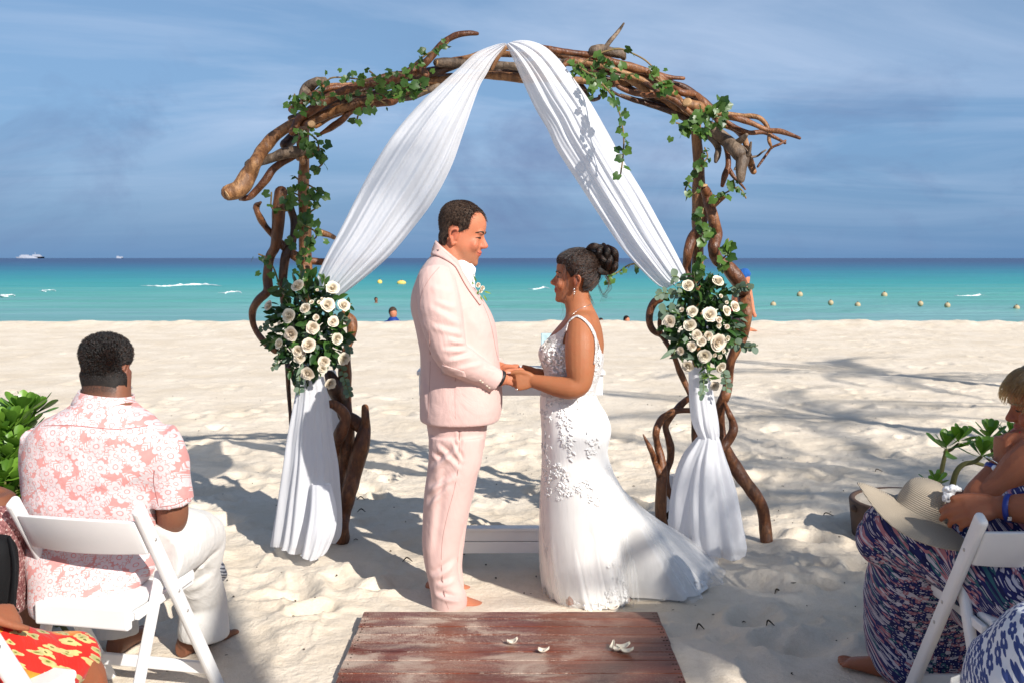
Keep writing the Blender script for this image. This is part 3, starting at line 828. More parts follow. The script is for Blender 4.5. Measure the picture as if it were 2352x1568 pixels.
ME_EUC = leaf_mesh('eucalyptus_leaf', [(0, .02), (.08, .20), (.25, .38), (.5, .46), (.75, .38), (.92, .2), (1, .03)], M_EUC, .05, .1)
ME_FERN = leaf_mesh('fern_leaf', [(0, .01), (.1, .06), (.3, .13), (.6, .12), (.85, .06), (1, .004)], M_FERN, .1, .3)
ME_LANCE = leaf_mesh('lance_leaf', [(0, .01), (.08, .05), (.3, .12), (.55, .13), (.8, .08), (1, .004)], M_EUC, .1, .25)

def place(me, name, parent, pos, dirn, nrm, size, roll=0.0):
    o = bpy.data.objects.new(name, me); COL.objects.link(o)
    M = frame(pos, dirn, nrm)
    if roll: M = M @ Matrix.Rotation(roll, 4, 'X')
    M = M @ Matrix.Diagonal((size, size, size, 1))
    o.parent = parent
    o.matrix_parent_inverse = parent.matrix_basis.inverted()
    o.matrix_basis = M
    return o
def rvec(r, s=1.0): return Vector((r.standard_normal()*s, r.standard_normal()*s, r.standard_normal()*s))

def ivy(label, vines, seed, group='ivy garlands on the arch'):
    """vines: list of (crop, [(x, y)...], depth offset, leaf count, leaf size in read-off units, jitter)"""
    r = np.random.default_rng(seed)
    cf, pts, dd, *_ = vines[0]
    X, Y = cf(*pts[0][:2])
    t0 = thing('ivy_garland', P(X, Y, ARCH_D+dd), label, 'ivy garland', group)
    stems = []
    for (cf, pts, dd, n, sz, jit) in vines:
        P3 = []
        for i, p in enumerate(pts):
            X, Y = cf(p[0], p[1]); P3.append(P(X, Y, ARCH_D+dd+(p[2] if len(p) > 2 else 0)))
        stems.append(tube(P3, [.0045]*len(P3), 6, 5))
        C3 = spline(np.array([tuple(p) for p in P3]), 12)
        for k in range(n):
            i = min(len(C3)-2, int((k+r.random())/n*(len(C3)-1)))
            p = Vector(C3[i]); T = Vector(C3[i+1]-C3[i]).normalized()
            side = Vector((r.standard_normal(), -.15+.4*r.standard_normal(), r.standard_normal()-.45)).normalized()
            nr = (Vector((.45, -1.0, .35))+rvec(r, .55)).normalized()
            s = sz*S(5.3)*.41*(.46+.62*r.random())
            q = p+side*abs(r.standard_normal())*jit*S(5.3)*.41+Vector((0, -.02-.03*r.random(), 0))
            place(ME_IVY, 'leaf', t0, q, side+T*.3, nr, s*1.55)
    for V, Fc in stems: obj('stem', V, Fc, M_STEM, t0)
    return t0
ivy('ivy garland trailing along the upper left shoulder of the arch', [
    (cA, [(440, 440), (430, 500), (500, 520), (480, 450), (560, 460), (600, 420), (640, 350), (760, 350), (850, 365)], -.2, 40, 36, 30),
    (cA, [(860, 310), (920, 350), (1000, 320), (1060, 320), (1120, 260), (1190, 210), (1260, 180), (1300, 150)], -.22, 26, 36, 26),
    (cA, [(880, 380), (960, 400), (1030, 400), (1100, 385), (1190, 390)], -.24, 24, 42, 34),
    (cA, [(930, 440), (1030, 450), (1100, 430), (1180, 420)], -.22, 14, 38, 24),
    (cA, [(540, 480), (640, 450), (720, 450), (800, 430), (880, 450), (960, 500)], -.2, 14, 32, 24),
    (cA, [(880, 480), (840, 520), (800, 550), (785, 600)], -.24, 7, 40, 16)], 1)
ivy('ivy garland wound thickly down the left post of the arch', [
    (cA, [(480, 640), (560, 690), (580, 760), (600, 820), (560, 860)], -.2, 30, 42, 34),
    (cA, [(480, 680), (500, 720), (560, 740)], -.22, 10, 42, 24),
    (cA, [(440, 900), (480, 930), (540, 960), (570, 1000), (480, 1010), (430, 990), (470, 1040), (550, 1060)], -.12, 30, 42, 30),
    (cA, [(555, 1080), (500, 1120), (480, 1170), (545, 1200), (560, 1240), (500, 1280), (510, 1320), (470, 1390), (500, 1440), (480, 1500)], -.12, 44, 42, 30),
    (cA, [(310, 990), (315, 1080), (400, 1090)], -.12, 4, 38, 14),
    (cA, [(400, 1240), (430, 1290)], -.16, 3, 44, 10),
    (cA, [(240, 1335), (290, 1360), (330, 1430), (350, 1500)], -.14, 9, 38, 26)], 2)
ivy('ivy garland spread over the upper right side of the arch', [
    (cB, [(460, 260), (470, 320), (520, 360), (560, 390), (620, 400), (640, 430)], -.2, 40, 38, 36),
    (cB, [(520, 250), (580, 260), (640, 300), (700, 320), (780, 330)], -.2, 20, 38, 28),
    (cB, [(440, 290), (570, 215), (680, 185), (740, 200), (830, 245), (890, 300)], -.2, 5, 40, 8),
    (cB, [(860, 290), (880, 340), (930, 380), (960, 390), (990, 420)], -.2, 14, 40, 26),
    (cB, [(900, 400), (940, 420)], -.2, 5, 36, 20)], 3)
ivy('ivy strand hanging free in front of the right drape', [
    (cB, [(470, 290, .05), (560, 350, 0), (620, 410, -.05), (655, 460, -.1), (690, 540, -.12), (708, 620, -.12), (716, 700, -.12), (710, 800, -.12), (698, 885, -.12)], -.36, 24, 40, 24)], 4)
ivy('dark ivy bunch gathered where the right post meets the arch top', [
    (cB, [(1010, 600), (1060, 610), (1110, 590), (1180, 560), (1240, 520), (1270, 510)], -.24, 44, 46, 40),
    (cB, [(1080, 640), (1150, 650), (1200, 650)], -.26, 20, 42, 26),
    (cB, [(1230, 560), (1270, 600)], -.26, 6, 40, 20)], 5)
ivy('thin ivy vine climbing the right post of the arch', [
    (cB, [(1170, 740), (1185, 790), (1150, 830), (1120, 860), (1085, 930), (1060, 975), (1100, 1000), (1150, 960)], -.12, 20, 34, 18),
    (cB, [(1225, 1010), (1280, 995), (1330, 960), (1330, 920)], -.14, 9, 40, 16),
    (cB, [(1330, 960), (1370, 970), (1400, 1020)], -.14, 4, 34, 10),
    (cB, [(1160, 1080), (1150, 1130), (1140, 1170), (1200, 1200), (1150, 1240), (1160, 1270)], -.2, 16, 46, 24),
    (cB, [(1150, 1330), (1140, 1350), (1130, 1400), (1110, 1440)], -.16, 9, 44, 16),
    (cB, [(1300, 1250), (1295, 1310), (1290, 1340), (1250, 1380), (1260, 1420)], -.18, 12, 48, 20)], 6)
ivy('short ivy sprig reaching out behind the head of the bride', [
    (cB, [(800, 1385, .1), (745, 1395, .05), (700, 1425, 0), (650, 1455, -.05), (625, 1475, -.05)], -.2, 9, 30, 16)], 7)

def rose_mesh(seed, open_=1.0, layers=5):
    """spiral of cupped petals round a tight heart; unit radius, facing +z"""
    r = np.random.default_rng(seed); pcs = []
    def petal(az, rad, tilt, wid, hgt, thick=.0):
        nu, nv = 7, 5; V = []
        for i in range(nv):
            v = i/(nv-1)
            for j in range(nu):
                u = j/(nu-1)*2-1
                w_ = wid*(.45+.65*sin(min(1, v*1.15+.12)*pi*.62))
                a = az+u*w_
                rr = rad*(.30+.70*v**.8)+tilt*v**2.6*(1-.25*u*u)
                z = -.42+hgt*v*(1-.10*u*u)-tilt*.45*v**4
                rr *= 1+.05*r.standard_normal()*v
                V.append((rr*cos(a), rr*sin(a), z))
        return np.array(V), [(i*nu+j, i*nu+j+1, (i+1)*nu+j+1, (i+1)*nu+j) for i in range(nv-1) for j in range(nu-1)]
    k = 0
    for l in range(layers):
        f = (l+.6)/layers
        npet = 3+l if l < 3 else 5
        for q in range(npet):
            pcs.append(petal(k*2.4+.25*r.standard_normal(), .12+.62*f*open_, .02+.42*f**2.4*open_, 1.25-.35*f+.1*r.random(), .95-.30*f+.05*r.standard_normal()))
            k += 1
    pcs.append(ell((0, 0, -.1), (.16, .16, .45), n=9, m=6))
    pcs.append(ell((0, 0, -.40), (.42, .42, .25), n=9, m=5))
    V, Fc = join(pcs)
    return mesh('rose', V*1.02, Fc, M_ROSE)
ME_ROSE = [rose_mesh(3, 1.0), rose_mesh(4, .9), rose_mesh(8, 1.05), rose_mesh(9, .72, 4)]

def bouquet(label, cf, k, d, roses, hull, nleaf, seed, sprigs, thin):
    r = np.random.default_rng(seed)
    cx, cy = cf(*hull[0]); c = P(cx, cy, d)
    b = thing('flower_arrangement', c, label, 'flower arrangement', 'rose bouquets on the arch posts')
    for (x, y, rad) in roses:
        X, Y = cf(x, y)
        ex = (x-hull[0][0])/hull[1]; ey = (y-hull[0][1])/hull[2]
        depth = -.06-.16*math.sqrt(max(0, 1-.6*(ex*ex+ey*ey)))-.02*r.random()
        p = P(X, Y, d+depth)
        z = Vector((ex*.75+.15*r.standard_normal(), -1.0, -ey*.6+.25+.15*r.standard_normal())).normalized()
        x_ = z.orthogonal()
        place(ME_ROSE[3] if rad < 21 else ME_ROSE[int(r.integers(3))], 'rose', b, p, Matrix.Rotation(r.random()*6, 3, z) @ x_, z, rad*k*S(d)*1.02)
    kinds = [(ME_OVAL, 62, 'leaf'), (ME_OVAL, 70, 'leaf'), (ME_EUC, 40, 'eucalyptus_leaf'), (ME_FERN, 50, 'fern_leaf'), (ME_LANCE, 62, 'eucalyptus_leaf')]
    wts = [.36, .2, .14, .16, .14]
    for q in range(nleaf):
        me, ln, nm = kinds[r.choice(5, p=wts)]
        rho = math.sqrt(r.random()); a = r.random()*2*pi
        ex, ey = rho*cos(a), rho*sin(a)
        X, Y = cf(hull[0][0]+ex*hull[1]*.93, hull[0][1]+ey*hull[2]*.93*(1 if ey < 0 else (1-thin*abs(ex))))
        p = P(X, Y, d-.02-.15*math.sqrt(max(0, 1-rho*rho))*(.5+.5*r.random()))
        out = Vector((ex+.5*r.standard_normal(), -.5-.3*r.random(), -ey+.45*r.standard_normal()))
        nr = Vector((.3, -.7, .6))+rvec(r, .5)
        place(me, nm, b, p, out, nr, ln*k*S(d)*(.7+.6*r.random()))
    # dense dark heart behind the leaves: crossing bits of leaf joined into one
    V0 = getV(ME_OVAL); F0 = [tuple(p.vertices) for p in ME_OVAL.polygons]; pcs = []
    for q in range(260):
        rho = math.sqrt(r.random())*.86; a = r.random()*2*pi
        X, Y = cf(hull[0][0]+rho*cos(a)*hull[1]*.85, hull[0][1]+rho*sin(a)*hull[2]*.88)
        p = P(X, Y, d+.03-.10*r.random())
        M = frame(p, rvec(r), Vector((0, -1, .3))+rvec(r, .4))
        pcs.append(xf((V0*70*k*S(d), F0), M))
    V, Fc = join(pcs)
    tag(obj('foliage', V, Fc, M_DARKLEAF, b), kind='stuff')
    # outlying sprigs
    st = []
    for (pts, me, n, ln, nm) in sprigs:
        P3 = []
        for i, p in enumerate(pts):
            X, Y = cf(*p); P3.append(P(X, Y, d-.10-.03*i))
        st.append(tube(P3, [.003]*len(P3), 5, 4))
        C3 = spline(np.array([tuple(p) for p in P3]), 10)
        for q in range(n):
            i = min(len(C3)-2, int(q/n*(len(C3)-1)))
            T = Vector(C3[i+1]-C3[i]).normalized(); sd = Vector((-T.z, 0, T.x))*(1 if q % 2 else -1)
            place(me, nm, b, Vector(C3[i]), T*.5+sd+rvec(r, .25), Vector((.2, -1, .4))+rvec(r, .4), ln*k*S(d)*(.8+.4*r.random()))
    for V, Fc in st: obj('stem', V, Fc, M_GSTEM, b)
    return b
bouquet('flower arrangement of ivory roses and dark leaves tied on the left post', cC, KC, 5.3,
    [(290, 150, 34), (465, 160, 32), (440, 245, 33), (328, 263, 28), (245, 302, 33), (522, 248, 30), (143, 250, 24), (382, 310, 20), (468, 330, 25), (365, 360, 30), (255, 392, 34), (488, 415, 30), (195, 440, 26), (345, 447, 36), (290, 475, 28), (297, 508, 28), (422, 530, 30), (415, 565, 22), (523, 515, 30), (340, 590, 32), (455, 640, 27), (360, 232, 14), (398, 233, 13), (388, 172, 10), (197, 335, 13), (320, 487, 15), (412, 215, 9)],
    ((350, 375), 205, 275), 230, 5,
    [([(220, 440), (200, 490), (185, 540), (155, 560)], ME_EUC, 14, 22, 'eucalyptus_leaf'), ([(170, 330), (130, 350), (95, 370)], ME_EUC, 8, 24, 'eucalyptus_leaf'),
     ([(260, 180), (220, 170), (185, 140)], ME_OVAL, 6, 60, 'leaf'), ([(430, 190), (425, 140), (422, 95)], ME_OVAL, 4, 52, 'leaf'),
     ([(500, 520), (520, 600), (540, 660), (555, 705)], ME_EUC, 16, 28, 'eucalyptus_leaf'), ([(300, 600), (300, 650), (298, 695)], ME_EUC, 9, 26, 'eucalyptus_leaf'),
     ([(510, 420), (545, 450), (552, 500)], ME_EUC, 9, 28, 'eucalyptus_leaf'), ([(290, 560), (262, 570), (245, 580)], ME_OVAL, 6, 40, 'leaf'), ([(530, 260), (560, 240)], ME_OVAL, 3, 44, 'leaf'), ([(200, 420), (165, 430), (140, 430)], ME_OVAL, 6, 48, 'leaf')], .45)
bouquet('flower arrangement of ivory roses with grey-green eucalyptus tied on the right post', cD, KD, 5.3,
    [(330, 152, 30), (485, 130, 33), (443, 303, 36), (352, 287, 26), (530, 283, 25), (573, 262, 27), (235, 338, 30), (340, 357, 33), (490, 330, 20), (490, 360, 17), (375, 408, 24), (435, 412, 23), (400, 440, 22), (485, 445, 40), (350, 465, 23), (292, 488, 22), (415, 514, 32), (468, 510, 14), (495, 517, 17), (330, 567, 31), (500, 573, 27), (470, 668, 25), (298, 278, 16), (500, 207, 13), (530, 240, 12), (532, 365, 16), (515, 490, 14), (535, 425, 18)],
    ((405, 340), 205, 262), 230, 6,
    [([(300, 190), (255, 200), (200, 190), (160, 210)], ME_EUC, 14, 30, 'eucalyptus_leaf'), ([(310, 160), (280, 110), (245, 105)], ME_EUC, 6, 40, 'eucalyptus_leaf'),
     ([(560, 200), (590, 170), (620, 160), (650, 175)], ME_EUC, 10, 30, 'eucalyptus_leaf'), ([(560, 440), (600, 460), (640, 470), (690, 460)], ME_EUC, 9, 36, 'eucalyptus_leaf'),
     ([(400, 600), (410, 640), (410, 690), (390, 725)], ME_EUC, 18, 26, 'eucalyptus_leaf'), ([(510, 580), (525, 640), (530, 700)], ME_EUC, 10, 30, 'eucalyptus_leaf'),
     ([(300, 400), (270, 460), (255, 520)], ME_LANCE, 6, 80, 'eucalyptus_leaf'), ([(330, 420), (300, 490), (300, 545)], ME_LANCE, 6, 76, 'eucalyptus_leaf'),
     ([(290, 300), (240, 290), (205, 280)], ME_EUC, 5, 58, 'eucalyptus_leaf'), ([(420, 540), (430, 600), (445, 640)], ME_FERN, 8, 50, 'fern_leaf'), ([(370, 160), (365, 120), (360, 85)], ME_OVAL, 6, 60, 'leaf'), ([(440, 160), (460, 130), (470, 110)], ME_OVAL, 5, 56, 'leaf')], .45)
# ================================================================== TABLE, DECK, CHAIRS
M_WHITEP = simple('white_painted_board', (.78, .765, .74), .5, .4, var=.05, vscale=5, bump=.15, bscale=40)
M_RESIN = simple('white_resin', (.74, .735, .725), .38, .45, var=.04, vscale=4, bump=.10, bscale=120, bdist=.001)
M_RIVET = simple('dull_metal_rivet', (.5, .47, .44), .4, .5, metallic=.7)
M_DARKGAP = simple('dark_gap', (.03, .02, .015), .9, .1)
tb = thing('ceremony_table', (-.01, 5.05, 0), 'low white wooden ceremony table half hidden behind the couple', 'table')
dT = 4.92
a0 = P(962, 861, dT); a1 = P(1385, 908, dT)
def part_box(name, parent, b, mat, bev=.004):
    V, Fc = box(*b); o = obj(name, V, Fc, mat, parent, smooth=False)
    if bev: beveled(o, bev)
    return o
part_box('tabletop', tb, (a0.x-.01, a1.x+.01, dT-.01, dT+.24, a0.z, a0.z+.022), M_WHITEP)
part_box('apron', tb, (a0.x, a1.x, dT, dT+.22, a1.z, a0.z-.002), M_WHITEP)
l0 = P(1057, 1213, dT+.02); l1 = P(1330, 1270, dT+.02)
part_box('leg', tb, (l0.x-.04, l0.x, dT+.015, dT+.06, -.05, a1.z-.001), M_WHITEP)
part_box('leg', tb, (l1.x, l1.x+.045, dT+.015, dT+.06, -.05, a1.z-.001), M_WHITEP)
part_box('leg', tb, (l0.x-.04, l0.x, dT+.17, dT+.215, -.05, a1.z-.001), M_WHITEP)
part_box('leg', tb, (l1.x, l1.x+.045, dT+.17, dT+.215, -.05, a1.z-.001), M_WHITEP)
zm = P(1057, 1243, dT+.02).z
part_box('board', tb, (l0.x+.001, l1.x-.001, dT+.02, dT+.06, zm+.003, l0.z-.014), M_WHITEP, .003)
part_box('board', tb, (l0.x+.001, l1.x-.001, dT+.02, dT+.06, l1.z, zm), M_WHITEP, .003)
part_box('shelf', tb, (l0.x+.001, l1.x-.001, dT+.008, dT+.075, l0.z-.012, l0.z+.004), M_WHITEP, .003)
# picture-like glass frame with sand colours standing on the table
M_BLUEG = simple('pale_blue_glass', (.45, .62, .66), .15, .5, var=.2, vscale=30)
M_CORAL = simple('coral_panel', (.55, .16, .12), .5, .3, var=.15, vscale=30)
fr = thing('keepsake_frame', P(1258, 856, 5.05), 'pale blue keepsake frame with a coral panel on the white table', 'frame')
q0 = P(1243, 766, 5.05); q1 = P(1275, 858, 5.05); zt = a0.z+.022
part_box('frame_board', fr, (q0.x, q1.x+.05, 5.05, 5.08, zt, q0.z), M_BLUEG, .004)
pa, pb = P(1248, 818, 5.045), P(1290, 852, 5.045)
part_box('panel', fr, (pa.x, pb.x, 5.043, 5.049, pb.z, pa.z), M_CORAL, .002)

# ---- plank deck
def deck_material():
    m, t, b = newmat('varnished_deck_plank')
    g = t.new('ShaderNodeNewGeometry').outputs['Position']
    oi = t.new('ShaderNodeObjectInfo')
    gr = t.noise(t.mapping(g, (3, 40, 40)), 1.0, 5, .65, .5)
    c = t.ramp(gr, [(.28, (.050, .010, .005)), (.52, (.150, .032, .013)), (.75, (.25, .066, .026))])
    n = t.noise(g, 1.7, 3)
    c = t.mix(t.math('MULTIPLY', oi.outputs['Random'], .35), c, (.12, .040, .022))
    s = t.sep(g)
    # dusting of dry sand, heaviest on the near left
    side = t.ramp(t.math('MULTIPLY_ADD', s[0], .72, .5), [(.05, 1), (.55, .72), (.78, .30), (1.0, .12)])
    pt = t.noise(t.mapping(g, (1.6, 3.4, 1), loc=(0, .7, 0)), 1.9, 5, .62, .6)
    heavy = t.math('MULTIPLY', t.ramp(pt, [(.53, 0), (.66, 1)]), side)
    grain = t.noise(g, 260, 2, .7)
    thr = t.math('MULTIPLY_ADD', t.math('MULTIPLY', side, t.ramp(pt, [(.34, .0), (.62, 1)])), .20, .36)
    speck = t.math('LESS_THAN', grain, t.math('SUBTRACT', thr, .025))
    fac = t.math('MAXIMUM', t.math('MULTIPLY', heavy, t.ramp(grain, [(.30, 1), (.66, .35)])), t.math('MULTIPLY', speck, .62))
    c = t.mix(fac, c, (.60, .50, .40))
    t.set(b.inputs['Base Color'], c)
    t.set(b.inputs['Roughness'], t.mix(fac, (.36, .36, .36), (.95, .95, .95)))
    b.inputs['Specular IOR Level'].default_value = .4
    t.set(b.inputs['Normal'], t.bump(fac, .3, .003, t.bump(gr, .25, .004)))
    return m
M_DECK = deck_material()
dk = thing('plank_deck', (0, 3.2, 0), 'low reddish brown plank deck dusted with sand at the front', 'deck')
ZD = .06
edges = [1404, 1421, 1438.5, 1457, 1476, 1496.7, 1516, 1546]
ys = [G(1176, e, ZD).y for e in edges]
while ys[-1] > 2.2: ys.append(ys[-1]-.105)
for k in range(len(ys)-1):
    dx0 = .006*random.random(); dx1 = .006*random.random()
    V, Fc = box(-.637+dx0, .628-dx1, ys[k+1]+.002, ys[k]-.002, ZD-.022, ZD+.0015*random.random())
    o = obj('plank', V, Fc, M_DECK, dk, smooth=False); beveled(o, .0025, 1)
for x in (-.60, 0, .59):
    V, Fc = box(x-.03, x+.03, 2.25, ys[0]-.02, -.06, ZD-.0225); obj('joist', V, Fc, M_DECK, dk, smooth=False)
pcs = []
for k in range(len(ys)-1):
    for x in (-.615, .60, .612):
        for q in (.3, .7):
            pcs.append(ell((x+.004*random.random(), ys[k]+(ys[k+1]-ys[k])*q, ZD+.001), (.004, .004, .002), n=8, m=4))
V, Fc = join(pcs); obj('nails', V, Fc, M_DARKGAP, dk)

# ---- folding chairs
def slab(pts, w, th, right):
    """flat bar along pts with rounded edges; right = direction of its width"""
    return None
def bar(p0, p1, wx, wy, right, bev=.008):
    p0 = Vector(p0); p1 = Vector(p1); T = (p1-p0); L = T.length; T.normalize()
    r = Vector(right); r = (r-T*r.dot(T)).normalized(); f = r.cross(T)
    V = []
    for t in (0, L):
        for (a, b) in ((-1, -1), (1, -1), (1, 1), (-1, 1)):
            V.append(tuple(p0+T*t+r*a*wx/2+f*b*wy/2))
    return np.array(V), [(0, 3, 2, 1), (4, 5, 6, 7), (0, 1, 5, 4), (1, 2, 6, 5), (2, 3, 7, 6), (3, 0, 4, 7)]
def chair(label, x, y, yaw, z=0.0, group='white folding chairs of the guests'):
    """x, y: ground point under the middle of the seat; yaw 0 faces away from the lens"""
    t = thing('folding_chair', (0, 0, 0), label, 'chair', group)
    W_ = .225
    mk = lambda nm, pc, bev=.009, seg=3, mat=M_RESIN, par=None: beveled(obj(nm, pc[0], pc[1], mat, par or t, smooth=False), bev, seg)
    for s in (-1, 1):
        u = mk('upright', bar((s*W_, .26, -.02), (s*W_, -.235, .795), .030, .052, (1, 0, 0), .013), .013)
        for (yy, zz) in ((-.16, .672), (.02, .375), (-.03, .46)):
            V, Fc = ell((s*(W_-.0155), yy-.002, zz), (.003, .006, .006), n=8, m=5); obj('rivet', V, Fc, M_RIVET, u)
            V, Fc = ell((s*(W_+.0155), yy-.002, zz), (.003, .006, .006), n=8, m=5); obj('rivet', V, Fc, M_RIVET, u)
        mk('rear_leg', bar((s*(W_-.036), -.30, -.02), (s*(W_-.036), -.055, .535), .030, .040, (1, 0, 0)), .012)
    # curved back rail
    nu = 15; V = []
    for i in range(nu):
        a = i/(nu-1)*2-1; xx = a*(W_-.013); bow = -.028*(1-a*a)
        lift = .008*(1-a*a)
        for (dy, zz) in ((-.012, .622-lift*.4), (.012, .622-lift*.4), (.010, .745+lift), (-.012, .745+lift)):
            V.append((xx, -.185+bow-(zz-.68)*.55+dy, zz))
    Fc = [(i*4+j, i*4+(j+1) % 4, (i+1)*4+(j+1) % 4, (i+1)*4+j) for i in range(nu-1) for j in range(4)]+[(3, 2, 1, 0), ((nu-1)*4, (nu-1)*4+1, (nu-1)*4+2, (nu-1)*4+3)]
    o = obj('back_rail', V, Fc, M_RESIN, t); beveled(o, .006, 3)
    mk('seat_frame', box(-W_+.056, W_-.056, -.205, .19, .405, .432), .008)
    mk('seat_pad', box(-W_+.062, W_-.062, -.192, .205, .4325, .462), .012)
    mk('rear_seat_bar', bar((-W_+.056, -.207, .42), (W_-.056, -.207, .42), .03, .075, (0, 1, 0)), .008)
    mk('side_rail', bar((-W_+.045, -.19, .425), (-W_+.045, .16, .45), .018, .03, (1, 0, 0)), .005)
    mk('side_rail', bar((W_-.045, -.19, .425), (W_-.045, .16, .45), .018, .03, (1, 0, 0)), .005)
    mk('stretcher', bar((-W_+.02, -.26, .085), (W_-.02, -.26, .085), .018, .045, (0, 1, 0)), .006)
    mk('stretcher', bar((-W_+.01, .19, .10), (W_-.01, .19, .10), .018, .045, (0, 1, 0)), .006)
    t.location = (x, y, z); t.rotation_euler = (0, 0, -yaw)
    for c_ in t.children: c_.matrix_parent_inverse = Matrix.Identity(4)
    return t
chair('white folding chair under the man in the pink patterned shirt', -1.345, 3.34, radians(12))
chair('white folding chair under the woman in the navy and pink long skirt', 1.635, 3.19, radians(-2))
chair('white folding chair cut off at the left bottom corner beside the red floral skirt', -1.385, 2.46, radians(14))
# ================================================================== PEOPLE: shared pieces
def skin_material(name, col, red, stub=(.3, .2, .15), rough=.52):
    m, t, b = newmat(name)
    at = t.new('ShaderNodeAttribute'); at.attribute_name = 'tint'
    s = t.sep(at.outputs['Vector'])
    tcn = t.new('ShaderNodeTexCoord'); v = tcn.outputs['Object']
    n = t.noise(v, 28, 4, .65); n2 = t.noise(v, 220, 2, .6)
    c = t.mix(t.ramp(n, [(.3, 0), (.75, .55)]), col, tuple(x*f for x, f in zip(col, (1.12, .86, .78))))
    c = t.mix(t.math('MULTIPLY', s[0], 1.0), c, red)          # flushed: lips, ears, cheeks
    c = t.mix(t.math('MULTIPLY', s[1], t.ramp(n2, [(.3, .55), (.6, 1)])), c, stub)   # stubble or shaved hair
    t.set(b.inputs['Base Color'], c)
    t.set(b.inputs['Roughness'], t.ramp(n2, [(.3, rough-.08), (.7, rough+.15)]))
    b.inputs['Specular IOR Level'].default_value = .32
    b.inputs['Subsurface Weight'].default_value = .12
    b.inputs['Subsurface Radius'].default_value = (.012, .005, .003)
    b.inputs['Subsurface Scale'].default_value = 1.0
    t.set(b.inputs['Normal'], t.bump(n2, .3, .002, t.bump(n, .25, .006)))
    return m
M_SKIN_G = skin_material('sunburnt_skin', (.47, .180, .096), (.47, .105, .07), (.24, .125, .075))
M_SKIN_B = skin_material('tanned_skin', (.33, .128, .056), (.33, .070, .050))
M_SKIN_M = skin_material('deep_brown_skin', (.185, .080, .045), (.16, .05, .04), (.02, .014, .011))
M_SKIN_W = skin_material('deeply_tanned_skin', (.27, .098, .048), (.30, .06, .04))
def hair_material(name, a, b_, rough=.38):
    m, t, b = newmat(name)
    tcn = t.new('ShaderNodeTexCoord'); v = tcn.outputs['Object']
    n = t.noise(v, 90, 3, .7)
    t.set(b.inputs['Base Color'], t.ramp(n, [(.35, a), (.68, b_)]))
    b.inputs['Roughness'].default_value = rough+.2; b.inputs['Specular IOR Level'].default_value = .2
    return m
M_HAIR_G = hair_material('short_brown_hair', (.018, .011, .008), (.085, .055, .038), .5)
M_HAIR_B = hair_material('dark_brown_hair', (.010, .006, .0045), (.050, .026, .015), .33)
M_HAIR_M = hair_material('black_curly_hair', (.006, .005, .005), (.022, .016, .013), .45)
M_HAIR_W = hair_material('grey_blond_hair', (.08, .065, .045), (.24, .20, .145), .4)
def strand_material(name, melanin, red=.4):
    m = bpy.data.materials.new(name); m.use_nodes = True
    t = NT(m.node_tree); 
    h = t.new('ShaderNodeBsdfHairPrincipled'); h.parametrization = 'MELANIN'
    h.inputs['Melanin'].default_value = melanin; h.inputs['Melanin Redness'].default_value = red
    h.inputs['Roughness'].default_value = .35; h.inputs['Radial Roughness'].default_value = .5
    h.inputs['Random Color'].default_value = .3; h.inputs['Random Roughness'].default_value = .2
    t.l.new(h.outputs[0], m.node_tree.nodes['Material Output'].inputs[0])
    return m
M_ST_G = strand_material('brown_strands', .88, .5); M_ST_B = strand_material('dark_brown_strands', .90, .6); M_ST_M = strand_material('black_strands', .985, .3); M_ST_W = strand_material('grey_blond_strands', .38, .12)
M_LASH = simple('dark_lash', (.025, .015, .012), .6, .3)
M_EYE = simple('eye_white', (.55, .5, .47), .2, .5)
M_NAIL_RED = simple('red_nail_varnish', (.50, .02, .02), .2, .5)
M_NAIL = simple('pale_pink_nail', (.72, .45, .40), .25, .5)

